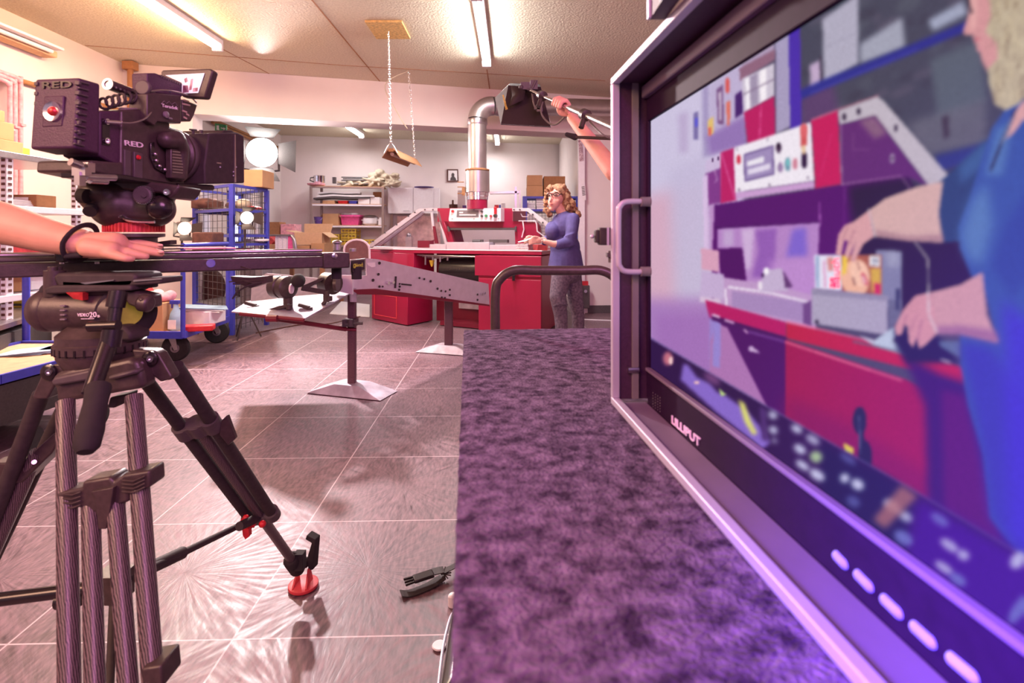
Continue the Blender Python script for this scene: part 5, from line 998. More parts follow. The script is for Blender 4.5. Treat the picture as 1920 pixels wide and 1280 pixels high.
# right rear leg
sdR = V((1, .0, .25)).normalized(); spR = .030
d = fR - hR
b = B()
for sg in (-1, 1): b.cyl(hR + sdR * sg * spR * 1.1 + d * .03, hR + sdR * sg * spR + d * .62, .0135 if sg > 0 else .0125)
lgR = obj('leg', b, m_['black_matte'], t)
b = B(); b.cyl(hR + d * .2 - sdR * .0 , hR + d * .90, .0125); obj('middle_tube', b, m_['carbon'], lgR)
def collar(c, ax, sd, sp, h, mm, par, nm='collar', r=.019):
    b = B(); ax = V(ax).normalized()
    for k in (-1, 0, 1): b.cyl(c - ax * h / 2 + sd * sp * k, c + ax * h / 2 + sd * sp * k, r)
    b.box(c, (.001, .001, .001)); n = ax.cross(sd).normalized()
    for k in (-.5, .5): q = c + sd * sp * k; vs = [q + sd * sp * .5 * i + n * r * .8 * j + ax * h / 2 * l for i in (-1, 1) for j in (-1, 1) for l in (-1, 1)]; b.add(vs, [(0, 1, 3, 2), (4, 6, 7, 5), (0, 4, 5, 1), (2, 3, 7, 6), (0, 2, 6, 4), (1, 5, 7, 3)])
    return obj(nm, b, mm, par)
collar(hR + d * .205, d, sdR, spR, .035, m_['dark_grey'], lgR); collar(hR + d * .60, d, sdR, spR, .028, m_['dark_grey'], lgR)
b = B(); q = hR + d * .205 + sdR * .05; b.prism([q, q + V((.012, 0, .012)), q + V((.02, .02, -.045)), q + V((.004, .02, -.06)), q + V((-.004, 0, -.03))], (0, .012, 0)); obj('lever', b, m_['black_plastic'], lgR, bevel=.002)
b = B(); q = hR + d * .89; b.lathe([(.018, -.03), (.024, -.02), (.024, .05), (.018, .065)], q, d, 20); b.box(q + sdR * .02, (.03, .03, .05)); b.prism([fR + V((.015, 0, .02)), fR + V((.03, 0, .02)), fR + V((.034, .01, .11)), fR + V((.006, .01, .125)), fR + V((.002, .01, .112)), fR + V((.022, .01, .10)), fR + V((.012, 0, .06))], (.006, .030, 0)); b.lathe([(.012, 0), (.017, .015), (.012, .03)], fR + V((.0, 0, .05)), d, 14); obj('foot_clamp', b, m_['rubber'], lgR, bevel=.002)
b = B(); b.lathe([(.042, 0), (.046, .004), (.046, .012), (.036, .016)], V((fR.x, fR.y, .001)), (0, 0, 1), 28)
for sg in (-1, 1): b.prism([V((fR.x + sg * .018, fR.y - .035, .016)), V((fR.x + sg * .018, fR.y + .02, .016)), V((fR.x + sg * .014, fR.y + .01, .06)), V((fR.x + sg * .014, fR.y - .004, .06))], (sg * .006, 0, 0))
obj('red_foot_pad', b, m_['pad_red'], lgR, bevel=.001, label='red rubber foot pad')
# front leg towards the lens
dF = fF - AP; o0 = P(193, 745, .86)
def ftube(x0, y0, x1, y1, D0, D1, r, par=None, nm='leg'):
    a, c = P(x0, y0, D0), P(x1, y1, D1); e = c + (c - a).normalized() * .45; e2 = c + (c - a) * ((c.z - .03) / (a.z - c.z)) if a.z > c.z else e
    b = B(); b.cyl(a, e2, r, n=22); return obj(nm, b, m_['carbon'], par or t)
lgF = ftube(123, 752, 130, 1280, .86, .70, .0128)
ftube(251, 742, 287, 1280, .86, .70, .0128, lgF, 'outer_tube'); ftube(170, 940, 178, 1280, .80, .70, .0118, lgF, 'inner_tube'); ftube(216, 930, 240, 1280, .80, .70, .0118, lgF, 'inner_tube')
b = B(); D = .805
b.M = None
pts = [(105, 925), (152, 915), (154, 903), (206, 894), (212, 904), (230, 890), (280, 882), (282, 914), (240, 924), (240, 942), (206, 948), (206, 968), (182, 980), (176, 962), (152, 968), (150, 952), (106, 960)]
b.tr(pts, D - .018, .036); obj('front_collar', b, m_['black_plastic'], lgF, bevel=.004, seg=3)
b = B(); b.tr([(170, 922), (212, 914), (210, 930), (205, 962), (198, 992), (184, 992), (178, 936)], D - .026, .012)
for k in range(4): b.tube([P(118 + 0, 926 + 8 * k, D - .0205), P(135, 928 + 8 * k, D - .022), P(152, 922 + 8 * k, D - .0205)], .0016, 5); b.tube([P(228, 900 + 7 * k, D - .0205), P(250, 902 + 7 * k, D - .022), P(272, 892 + 7 * k, D - .0205)], .0016, 5)
obj('collar_latch', b, m_['black_plastic'], lgF, bevel=.002)
b = B(); b.tr([(264, 1254), (302, 1248), (306, 1290), (268, 1290)], .69, .04); obj('lower_collar', b, m_['black_plastic'], lgF, bevel=.003)
# left leg
sdL = V((.55, -.75, .35)).normalized(); dL = fL - hL
b = B(); b.cyl(hL + dL * .05 - V((.0, .0, 0)), hL + dL * .55, .0135); lgL = obj('leg', b, m_['black_matte'], t)
q0, q1 = P(118, 770, 1.05), P(-20, 1060, 1.12); b = B(); b.cyl(q0, q1, .0135); obj('outer_tube', b, m_['black_matte'], lgL)
b = B(); b.cyl(hL + dL * .2 + V((.02, .02, 0)), fL, .0125); obj('inner_tube', b, m_['carbon'], lgL)
b = B(); b.tr([(-20, 868), (38, 868), (100, 812), (112, 822), (96, 850), (40, 905), (-20, 912)], 1.02, .035); obj('left_collar', b, m_['black_plastic'], lgL, bevel=.003)
b = B(); b.cyl(P(64, 866, 1.018), P(64, 866, 1.010), .004, n=12); obj('screw', b, m_['chrome'], lgL)
b = B(); b.lathe([(.042, 0), (.046, .004), (.046, .012), (.02, .03)], V((fL.x, fL.y, .001)), (0, 0, 1), 24); obj('red_foot_pad', b, m_['pad_red'], lgL)
b = B(); b.lathe([(.042, 0), (.046, .004), (.046, .012), (.02, .03)], V((fF.x - .08, fF.y + .02, .001)), (0, 0, 1), 24); obj('red_foot_pad', b, m_['pad_red'], lgF)
# spider with hinges
b = B(); b.tr([(104, 700), (135, 690), (170, 688), (240, 672), (258, 676), (266, 700), (270, 728), (105, 757), (102, 730), (92, 712)], .875, .035); sp = obj('spider', b, m_['black_plastic'], t, bevel=.008, seg=3)
b = B(); b.tr([(94, 716), (100, 708), (172, 692), (180, 700), (175, 712), (100, 724)], .865, .02); b.tr([(200, 706), (255, 692), (258, 700), (204, 714)], .865, .02); obj('lip', b, m_['dark_grey'], sp, bevel=.004)
for (hx, hy, poly, D) in ((283, 672, [(246, 655), (288, 657), (298, 664), (322, 705), (320, 712), (300, 716), (268, 690), (252, 672)], .90), (93, 697, [(84, 688), (104, 682), (130, 684), (132, 700), (108, 712), (88, 748), (62, 748), (60, 742)], .90)):
    b = B(); b.tr(poly, D, .024); hg = obj('hinge', b, m_['black_plastic'], sp, bevel=.006, seg=3)
    b = B(); b.lathe([(.013, 0), (.013, .004), (.010, .006)], P(hx, hy, D - .001), (0, -1, 0), 22); obj('pivot_cap', b, m_['black_gloss'], hg); b = B(); b.lathe([(.0055, 0), (.0055, .003), (.0025, .003), (.0025, .001)], P(hx, hy, D - .007), (0, -1, 0), 16); obj('bolt', b, m_['chrome'], hg)
b = B(); b.tr([(205, 745), (238, 738), (236, 750), (222, 752), (215, 765), (200, 765)], .93, .03); obj('bowl_knob', b, m_['black_matte'], sp, bevel=.003)
# bowl and levelling rings
c0 = P(190, 690, .93)
b = B(); b.lathe([(.050, 0), (.062, .022), (.062, .030), (.066, .032), (.066, .046), (.063, .048), (.063, .060), (.056, .066), (.045, .075)], V((c0.x, c0.y, P(0, 688, .93).z)), (0, 0, 1), 36); bw = obj('bowl', b, m_['black_plastic'], t)
b = B(); zr = P(0, 688, .93).z + .036
for k in range(30): a = k * math.pi / 15; b.box((c0.x + .0655 * math.cos(a), c0.y + .0655 * math.sin(a), zr), (.003, .003, .012), rotz(a).to_3x3())
obj('grip_ridges', b, m_['black_gloss'], bw)
# mid-level spreader
sc_ = P(213, 1096, .98)
b = B(); b.box(sc_, (.05, .04, .05)); b.tube([P(212, 1085, 1.0), P(240, 1066, 1.0), P(235, 1062, 1.0), P(200, 1085, 1.0)], .006); spd = obj('spreader', b, m_['black_plastic'], t, bevel=.004)
q = hR + d * .60
b = B(); b.cyl(sc_ + V((.02, .01, .004)), q + V((-.04, -.02, -.01)), .0075); b.cyl(sc_ + (q - sc_) * .0, sc_ + (q - sc_) * .38, .0125); b.cyl(sc_ + (q - sc_) * .80, q, .011); obj('arm', b, m_['black_matte'], spd)
b = B(); b.cyl(P(452, 975, 1.38), P(478, 985, 1.38), .006); b.tr([(454, 990), (466, 991), (467, 1006), (460, 1011), (455, 1003)], 1.36, .015); b.sph(P(492, 982, 1.37), .009); b.sph(P(461, 970, 1.37), .008); obj('red_tie_lever', b, m_['red'], spd, label='red locking lever')
b = B(); e = P(-130, 1140, .95); b.cyl(sc_, e, .0115); b.cyl(P(150, 1122, .97), P(110, 1126, .97), .014); obj('arm', b, m_['black_gloss'], spd)
b = B(); b.cyl(sc_ - V((0, 0, .02)), P(205, 1300, .86), .0065); obj('arm', b, m_['black_matte'], spd)
# ------------------------------------------------------------------ lower fluid head (lettered) with pan handle
t = thing('fluid_head', 'black drum fluid head with white lettering and pan handle under the slider', 'tripod head', P(190, 620, .93))
h0, h1 = P(97, 578, .93), P(262, 592, .93)
b = B(); b.cyl(P(104, 580, .93), P(232, 582, .93), .0375, n=40); hb = obj('drum', b, m_['black_plastic'], t)
b = B(); b.lathe([(.0375, 0), (.0385, .002), (.0385, .016), (.030, .030), (.02, .034)], P(106, 580, .93), V((-1, 0, 0)), 32); obj('left_dial', b, m_['black_plastic'], t)
b = B()
for k in range(4): b.tr([(112, 572 + k * 10 - k * 1.5), (121, 572 + k * 10 - k * 1.5), (121, 574.5 + k * 10 - k * 1.5), (112, 574.5 + k * 10 - k * 1.5)], .889, .004)
obj('scale_marks', b, m_['grey_plastic'], t)
b = B(); cR = P(247, 588, .90); b.lathe([(.042, 0), (.046, .008), (.046, .03), (.035, .035)], P(230, 584, .945), (P(262, 592, .87) - P(230, 584, .945)), 36); rd = obj('right_dial', b, m_['rubber'], t)
ax = (P(262, 592, .87) - P(230, 584, .945)).normalized(); fc = P(230, 584, .945) + ax * .0355
b = B(); b.lathe([(.0, 0), (.022, 0), (.022, .001), (.0, .001)], fc, ax, 30); obj('green_sticker', b, m_['green_label'], rd, label='yellow green round sticker')
fz = .8875
fit_text('model_lettering', 'VIDEO', P(145, 598 - 5, fz), P(167, 596.5 - 3.5, fz), .0056, m_['paper'], t); fit_text('model_lettering', '20', P(167.5, 595, fz), P(181.5, 594, fz), .0092, m_['paper'], t); fit_text('model_lettering', 's', P(182, 594.5, fz), P(187.5, 594.3, fz), .0056, m_['paper'], t); fit_text('origin_lettering', 'MADE IN GERMANY', P(152, 598.5, fz), P(177, 598, fz), .0017, m_['paper'], t, ext=.0003)
b = B(); b.tr([(98, 520), (112, 546), (130, 556), (220, 552), (245, 540), (258, 520), (250, 512), (105, 512)], .90, .07); b.tr([(150, 610), (230, 610), (245, 625), (246, 640), (138, 640)], .90, .05); obj('cradle', b, m_['black_matte'], t, bevel=.005)
b = B(); b.tr([(123, 548), (155, 548), (155, 563), (138, 560)], .885, .012); obj('red_lock', b, m_['anodised_red'], t)
b = B(); b.sph(P(88, 565, .92), (.016, .016, .021), 18); b.cyl(P(84, 546, .92), P(96, 546, .92), .012); b.tr([(78, 543), (98, 543), (98, 556), (80, 556)], .91, .02); obj('left_knob', b, m_['rubber'], t)
b = B(); b.tr([(224, 548), (240, 543), (283, 553), (285, 577), (262, 580), (240, 572)], .905, .03); b.cyl(P(262, 567, .885), P(283, 570, .885), .014); b.cyl(P(266, 562, .88), P(266, 562, .872), .004); obj('tilt_lock', b, m_['black_plastic'], t, bevel=.004)
b = B(); b.cyl(P(222, 545, .865), P(207, 640, .85), .0095); b.cyl(P(222, 546, .865), P(216, 576, .86), .0135); hnd = obj('pan_handle', b, m_['black_gloss'], t)
b = B(); b.cyl(P(207, 632, .85), P(170, 738, .80), .0125, .0120); b.cyl(P(211, 618, .85), P(206, 650, .845), .0145); b.cyl(P(168, 612, .85), P(222, 610, .85), .0085); obj('telescopic_tube', b, m_['black_gloss'], hnd)
b = B(); g0, g1 = P(186, 722, .80), P(160, 848, .74)
b.lathe([(.0150, 0), (.0165, .004), (.0150, .03), (.0175, .07), (.0160, (g1 - g0).length - .008), (.010, (g1 - g0).length)], g0, g1 - g0, 28); obj('grip', b, m_['rubber'], hnd)
b = B(); b.lathe([(.038, 0), (.055, .008), (.06, .018), (.03, .026)], V((c0.x, c0.y + .0, P(0, 637, .93).z - .012)), (0, 0, 1), 36); obj('base_disc', b, m_['black_plastic'], t)
# ------------------------------------------------------------------ camera slider
SL0, SL1 = V((-1.35, .86, 0)), V(((655 - CX) / F * 1.27, 1.27, 0))
a_ = P(0, 0, .93); SL = ((a_.x, a_.y), (SL1.x, SL1.y)); sdv = V((SL1.x - a_.x, SL1.y - a_.y, 0)).normalized(); snv = V((-sdv.y, sdv.x, 0))
def sl(px, z): x, y = ray_line(px, *SL); return V((x, y, z))
t = thing('camera_slider', 'long black camera slider rail lying across the tripod head', 'slider', sl(200, 1.05))
zT_, zB_ = 1.086, 1.046
L_, Rr = V((a_.x, a_.y, 0)) - sdv * .45, sl(605, 0); R2 = sl(655, 0)
b = B(); b.prism([zz(L_, zB_), zz(R2, zB_), zz(R2, zB_ + .026), zz(L_, zB_ + .026)], snv * .07); bd = obj('rail_body', b, m_['black_plastic'], t, bevel=.003)
b = B(); b.prism([zz(L_, zB_ + .0275), zz(Rr, zB_ + .0275), zz(Rr, zT_ - .004), zz(L_, zT_ - .004)], snv * .012); b.prism([zz(L_ + snv * .055, zB_ + .0275), zz(Rr + snv * .055, zB_ + .0275), zz(Rr + snv * .055, zT_ - .004), zz(L_ + snv * .055, zT_ - .004)], snv * .012); obj('guide_rail', b, m_['dark_grey'], t, bevel=.003)
b = B(); b.cyl(zz(L_ + snv * .006, zT_), zz(Rr + snv * .006, zT_), .0035, n=10); b.cyl(zz(L_ + snv * .061, zT_), zz(Rr + snv * .061, zT_), .0035, n=10); obj('running_rod', b, m_['steel'], t)
b = B(); b.prism([zz(Rr - snv * .004, zB_ - .002), zz(R2 - snv * .004, zB_ - .002), zz(R2 - snv * .004, zT_ - .006), zz(Rr - snv * .004, zT_ - .006)], snv * .078); eb = obj('end_block', b, m_['black_plastic'], t, bevel=.003)
b = B(); p = sl(626, 1.073) - snv * .005; b.lathe([(.0065, 0), (.0065, .002), (.003, .003)], p, -snv, 14); p = sl(395, 1.063) - snv * .001; b.lathe([(.0085, 0), (.0085, .002), (.004, .002), (.004, .001)], p, -snv, 18); objs('end_bolt', b, m_['chrome'], eb)
b = B(); b.prism([P(657, 487, 1.265), P(686, 484, 1.33), P(686, 508, 1.33), P(658, 514, 1.265)], V((-.004, .008, 0))); pt_ = obj('end_plate', b, m_['steel'], t, bevel=.001)
b = B(); b.prism([P(660, 489.5, 1.262), P(683.5, 487, 1.322), P(683.5, 505, 1.322), P(661, 510, 1.262)], V((-.001, .002, 0))); pl_ = obj('badge', b, m_['black_matte'], pt_)
fit_text('badge_lettering', 'Glidetrack', P(662.5, 503, 1.258), P(681, 499.5, 1.316), .011, m_['green_label'], pl_, ext=.0004)
b = B(); 
for px in (640, 668): b.cyl(sl(min(px, 650), zB_ - .03) + snv * (.04 if px < 650 else .02) + (V((.03, 0, 0)) if px > 650 else V((0, 0, 0))), sl(min(px, 650), zB_) + snv * (.04 if px < 650 else .02) + (V((.03, 0, 0)) if px > 650 else V((0, 0, 0))), .012)
objs('rubber_foot', b, m_['rubber'], t)
b = B(); p = sl(640, zT_) + snv * .035; b.cyl(p, p + V((0, 0, .016)), .009); b.sph(p + V((0, 0, .018)), (.012, .012, .006), 12); b.cyl(p + V((.035, .01, -.004)), p + V((.035, .01, .003)), .008); obj('level_bubble', b, m_['steel'], t)
b = B(); 
for x0, y0, x1, y1 in ((440, 520, 475, 531), (437, 532, 492, 530), (452, 500, 470, 505), (430, 528, 497, 525)): b.cyl(P(x0, y0, 1.12), P(x1, y1, 1.1), .0016, n=6)
b.tr([(432, 518), (470, 520), (500, 518), (500, 530), (470, 540), (436, 528)], 1.14, .03); obj('cable_end', b, m_['black_plastic'], t)
b = B(); b.tube(smooth_pts([P(490, 529, 1.1), P(470, 534, 1.1), P(448, 545, 1.1), P(436, 560, 1.1)], 6), .0018, 6); obj('wire', b, m_['black_matte'], t)
# carriage and its lock
cz = zT_ + .004; c0_, c1_ = sl(104, cz), sl(232, cz)
b = B(); b.prism([c0_ - snv * .012, c1_ - snv * .012, c1_ + snv * .085, c0_ + snv * .085], (0, 0, .010)); b.prism([zz(c0_, 1.076) - snv * .014, zz(c1_, 1.076) - snv * .014, zz(c1_, 1.090) - snv * .014, zz(c0_, 1.090) - snv * .014], snv * .012); cr = obj('carriage', b, m_['black_plastic'], t, bevel=.003)
b = B(); b.tr([(102, 464), (122, 464), (122, 492), (102, 492)], .93, .03); obj('carriage_lock', b, m_['black_gloss'], cr, bevel=.003)
for x0 in (111, 177): fit_text('scale_lettering', 'III', P(x0, 494.5, .938), P(x0 + 9, 494.5, .938), .004, m_['paper'], cr, ext=.0004)
b = B(); b.cyl(P(103, 507, .915), P(103, 555, .915), .0155, n=24); b.cyl(P(99, 500, .915), P(99, 510, .915), .007); b.cyl(P(110, 500, .93), P(110, 512, .93), .006); cl = obj('clamp_post', b, m_['black_plastic'], t)
b = B(); b.tr([(82, 540), (98, 535), (245, 535), (247, 545), (170, 548), (85, 552)], .89, .07); b.tr([(115, 525), (165, 527), (303, 520), (303, 532), (200, 540), (115, 540)], .90, .06); obj('mounting_plate', b, m_['black_matte'], t, bevel=.003)
b = B(); b.tr([(150, 530), (213, 524.5), (213, 526), (160, 533)], .897, .003); b.tr([(250, 525), (302, 521), (302, 524), (250, 528)], .897, .003); obj('bright_edge', b, m_['steel'], t)
# small tripod-like pin right of fingers
b = B(); b.tr([(290, 454), (319, 450), (319, 458), (292, 461)], 1.02, .02); b.cyl(P(300, 461, 1.03), P(344, 460, 1.06), .0018); b.cyl(P(300, 467, 1.03), P(344, 466, 1.06), .0015); b.cyl(P(300, 459, 1.02), P(300, 476, 1.02), .006); obj('release_lever', b, m_['black_plastic'], cr)
# magazine-like flat plates on the rail beyond the hand
for k, (x0, x1, y) in enumerate(((335, 427, 473), (400, 445, 476))):
    b = B(); q0, q1 = sl(x0, zT_ + .006), sl(x1, zT_ + .006); b.prism([q0 + snv * .02, q1 + snv * .02, q1 + snv * .12, q0 + snv * .12], (0, 0, .003 - .0005 * k)); tag(obj('magazine', b, m_['paper_pink']), ('larger flat booklet lying on the slider rail right of the hand', 'shorter flat booklet end lying on the slider rail, further right')[k], 'magazine')
# ------------------------------------------------------------------ upper fluid head carrying the camera
UD = .93
t = thing('fluid_head', 'rounded black fluid head with red ring carrying the film camera', 'tripod head', P(255, 460, UD + .03))
uc = V((P(252, 0, .98).x, .98, 0))
b = B(); b.lathe([(.036, 0), (.036, .012), (.048, .014), (.048, .020)], zz(uc, P(0, 458, .98).z), (0, 0, 1), 40); obj('base_flange', b, m_['black_plastic'], t)
b = B(); zz0 = P(0, 435, .98).z; b.lathe([(.0465, 0), (.0465, .0165)], zz(uc, zz0), (0, 0, 1), 48); rg = obj('red_ring', b, m_['anodised_red'], t, label='red knurled ring')
b = B()
for k in range(48): a = k * math.pi / 24; b.box((uc.x + .0468 * math.cos(a), uc.y + .0468 * math.sin(a), zz0 + .008), (.0018, .0018, .016), rotz(a).to_3x3())
obj('knurls', b, m_['pad_red'], rg)
b = B(); b.lathe([(.046, 0), (.046, .008), (.030, .014), (.022, .026)], zz(uc, P(0, 476, .98).z), (0, 0, 1), 40); b.cyl(zz(uc, 1.098), zz(uc, P(0, 455, .98).z), .03); obj('neck', b, m_['black_matte'], t)
b = B(); b.chain([P(175, 372, .93), P(215, 385, .95), P(255, 388, .97), P(293, 392, .97)], [.022, .040, .038, .032], 20); b.sph(P(250, 398, .97), (.05, .04, .022), 18); b.sph(P(185, 362, .93), (.034, .03, .022), 16); b.chain([P(170, 355, .93), P(330, 360, 1.0)], [.012, .012]); b.sph(P(295, 365, .98), (.032, .03, .024), 14); b.sph(P(215, 362, .95), (.045, .03, .024), 14)
blob('head_body', b, m_['black_plastic'], t, vox=.0035, sm=6)
b = B(); b.tr([(158, 343), (172, 335), (232, 335), (318, 345), (337, 348), (330, 362), (320, 372), (316, 372), (300, 362), (232, 356), (170, 354)], .93, .07); obj('tilt_plate', b, m_['black_plastic'], t, bevel=.004)
b = B(); b.lathe([(.0145, 0), (.0155, .002), (.0155, .008), (.013, .010)], P(271, 366, .922), (.1, -1, 0), 40); b.lathe([(.004, 0), (.004, .002)], P(271, 366, .911), (.1, -1, 0), 14); tk = obj('tilt_knob', b, m_['dark_grey'], t)
b = B()
for k in range(30): a = k * math.pi / 15; q = P(271, 366, .916); b.box(q + V((.0155 * math.cos(a), 0, .0155 * math.sin(a))), (.0012, .008, .0012))
obj('knurls', b, m_['steel'], tk)
b = B(); b.lathe([(.020, 0), (.021, .004), (.019, .012), (.012, .018), (.004, .020)], P(302, 389, .935), (.15, -1, 0), 32); obj('side_dome', b, m_['black_gloss'], t); b = B(); b.sph(P(314, 390, .928), .0035, 8); obj('red_button', b, m_['red'], t)
b = B(); b.lathe([(.0055, 0), (.0055, .003), (.003, .003), (.003, .001)], P(314, 360, .925), (0, -1, 0), 16); b.lathe([(.006, 0), (.006, .003), (.0035, .003)], P(223, 318, .88), (0, -1, 0), 16); objs('bolt', b, m_['chrome'], t)
b = B(); b.cyl(P(164, 368, .90), P(152, 367, .90), .0125); b.sph(P(152, 367, .90), (.006, .012, .0125), 12); b.cyl(P(172, 390, .91), P(168, 397, .90), .010); objs('drag_knob', b, m_['rubber'], t)
b = B(); b.tube(smooth_pts([P(205, 416, .935), P(215, 407, .93), P(228, 406, .93), P(240, 412, .93), P(262, 415, .935), P(290, 415, .94)], 5), .0035, 8); obj('chrome_lip', b, m_['chrome'], t)
# ------------------------------------------------------------------ film camera
Q = V((-.6496, .80, 0)); ca = V((.11, .994, 0)).normalized(); cr_ = V((ca.y, -ca.x, 0))
CLn = ((Q.x, Q.y), (Q.x + ca.x, Q.y + ca.y))
def cln(w_): q = Q + cr_ * w_; return ((q.x, q.y), (q.x + ca.x, q.y + ca.y))
def cl_prism(b, poly, w_, th): pts = [PL(x, y, cln(w_)) for x, y in poly]; b.prism(pts, -cr_ * th)
t = thing('film_camera', 'large black cinema camera with battery, matte box and top screen on the slider', 'camera', PL(250, 340, CLn))
# battery brick
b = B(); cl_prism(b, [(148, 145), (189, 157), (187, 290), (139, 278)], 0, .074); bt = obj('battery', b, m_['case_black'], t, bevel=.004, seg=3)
BKL = lambda dd: ((Q.x - cr_.x * .1 - ca.x * dd, Q.y - cr_.y * .1 - ca.y * dd), (Q.x - ca.x * dd, Q.y - ca.y * dd))
bn = ca
def back(b, poly, dd, th): b.prism([PL(x, y, BKL(dd)) for x, y in poly], bn * th)
b = B(); back(b, [(82, 180), (119, 179), (117, 237), (78, 239)], .006, .008); bp_ = obj('back_panel', b, m_['case_black'], bt, bevel=.002)
b = B(); p = PL(100, 209, BKL(.006)); b.lathe([(.0155, 0), (.0145, .003), (.008, .0015)], p, -bn, 32); obj('badge_ring', b, m_['chrome'], bp_); b = B(); b.lathe([(.0075, .001), (.006, .004), (.003, .0055)], p, -bn, 24); obj('badge_button', b, m_['anodised_red'], bp_)
fit_text('brand_lettering', 'RED', PL(78, 166, BKL(.002)), PL(135, 164, BKL(.002)), .0105, m_['black_gloss'], bt, ext=.001)
b = B()
for k in range(7):
    for y0, dy in ((153, 0),): y = 153 + k * 18.5; back(b, [(63.5, y), (70, y), (70, y + 7), (63.0, y + 7)], .003, .004); back(b, [(140, y - 2), (149, y - 2), (148, y + 6), (139, y + 6)], .003, .004)
cl2 = [(151, 150 + 0), ]
for k in range(11): y = 151 + k * 11.6; yy = y + 0; xo = -k * .9; cl_prism(b, [(150 + xo, y), (168 + xo, y + 5), (168 + xo, y + 8.5), (150 + xo, y + 3.5)], .003, .004)
obj('ribs', b, m_['dark_grey'], bt, bevel=.0008)
b = B(); cl_prism(b, [(186, 208), (228, 208), (230, 316), (186, 292)], -.004, .065); obj('battery_mount', b, m_['case_black'], t, bevel=.003)
b = B(); cl_prism(b, [(192, 222), (206, 224), (206, 273), (192, 271)], -.0025, .003); prt = obj('port_panel', b, m_['black_gloss'], t)
b = B()
for y in (228, 264): p = PL(198, y, cln(-.002)); b.lathe([(.0048, 0), (.0048, .004), (.003, .004), (.003, .001)], p, cr_, 16)
b.cyl(PL(198, 228, cln(.002)), PL(228, 230, cln(.008)), .0032); obj('connectors', b, m_['chrome'], prt)
# body
b = B(); cl_prism(b, [(228, 206), (262, 204), (318, 222), (320, 238), (345, 245), (347, 348), (326, 350), (232, 336), (170, 322), (172, 300), (228, 305)], .0, .095); body = obj('body', b, m_['black_plastic'], t, bevel=.004, seg=3)
fit_text('brand_lettering', 'RED', PL(232.5, 272, cln(.0012)), PL(268.5, 277, cln(.0012)), .009, m_['paper'], body, ext=.0006)
b = B(); cl_prism(b, [(234, 280), (246, 283), (246, 330), (234, 328)], .003, .004); cl_prism(b, [(252, 284), (268, 288), (268, 336), (252, 333)], .003, .004); objs('side_rib', b, m_['dark_grey'], body, bevel=.001)
b = B(); p = PL(259, 295, cln(.005)); b.lathe([(.0042, 0), (.003, .003)], p, cr_, 14); obj('record_button', b, m_['red'], body)
b = B(); cl_prism(b, [(283, 268), (290, 266), (291, 290), (300, 308), (312, 320), (310, 326), (292, 316), (283, 296)], .004, .004); obj('key_strip', b, m_['black_gloss'], body, bevel=.001)
b = B()
for x, y in ((291, 289), (293, 301), (299, 311), (309, 318)): b.sph(PL(x, y, cln(.006)), .0036, 10)
b.sph(PL(308, 255, cln(.012)), .004, 10); objs('key', b, m_['steel'], body)
b = B(); b.chain([PL(312, 262, cln(.012)), PL(330, 262, cln(.014)), PL(340, 278, cln(.01)), PL(338, 330, cln(.005))], [.016, .017, .014, .012]); b.caps(PL(320, 280, cln(.0)), PL(322, 330, cln(.0)), .012, .012); gr = blob('side_grip', b, m_['black_plastic'], t, vox=.003, sm=5)
b = B(); cl_prism(b, [(321, 278), (350, 280), (350, 336), (321, 334)], .016, .012); gp = obj('grip_panel', b, m_['black_plastic'], t, bevel=.002)
b = B()
for k in range(8): cl_prism(b, [(324, 283 + k * 5.5), (343, 285 + k * 5.5), (343, 286.6 + k * 5.5), (324, 284.6 + k * 5.5)], .0172, .002)
obj('vents', b, m_['steel'], gp)
# lens and matte box
zl = PL(390, 297, CLn).z; lc0 = Q - cr_ * .047 + V((0, 0, zl))
def La(L): return lc0 + ca * L
b = B(); b.lathe([(.040, .18), (.044, .19), (.044, .205), (.040, .208), (.048, .212), (.048, .235), (.044, .238), (.050, .242), (.050, .262), (.046, .265), (.046, .30)], lc0, ca, 44); ln_ = obj('lens', b, m_['black_plastic'], t)
b = B(); b.lathe([(.0505, .246), (.0512, .247), (.0512, .257), (.0505, .258)], lc0, ca, 44, close=False)
for k in range(44): a = k * 2 * math.pi / 44; up = V((0, 0, 1)); q = La(.222) + (cr_ * math.cos(a) + up * math.sin(a)) * .0485; b.box(q, (.0022, .018, .0022))
obj('focus_ring_teeth', b, m_['dark_grey'], ln_)
b = B(); cl_prism(b, [(392, 250), (445, 248), (458, 254), (459, 343), (385, 345), (384, 310)], .012, .118); mb = obj('matte_box', b, m_['black_matte'], t, bevel=.003)
b = B(); cl_prism(b, [(416, 251), (420, 244), (434, 244), (446, 250), (450, 256)], .004, .10); obj('top_flag_mount', b, m_['black_matte'], mb, bevel=.002)
b = B(); cl_prism(b, [(440, 252), (442, 252), (443, 342), (440, 342)], .0135, .002); cl_prism(b, [(407, 304), (415, 305), (415, 307.5), (407, 306.5)], .0135, .002)
for x, y in ((413, 313), (443, 313), (438, 322), (438, 329)): b.cyl(PL(x, y, cln(.012)), PL(x, y, cln(.0145)), .0016, n=8)
obj('screws', b, m_['steel'], mb)
b = B(); b.tube([PL(362, 243, cln(-.03)), PL(362, 252, cln(-.03))], .003, 8); b.cyl(PL(356, 243, cln(-.03)), PL(368, 244, cln(-.03)), .002); b.cyl(PL(377, 244, cln(-.03)), PL(377, 254, cln(-.03)), .004, .003); objs('lens_screw', b, m_['dark_grey'], ln_)
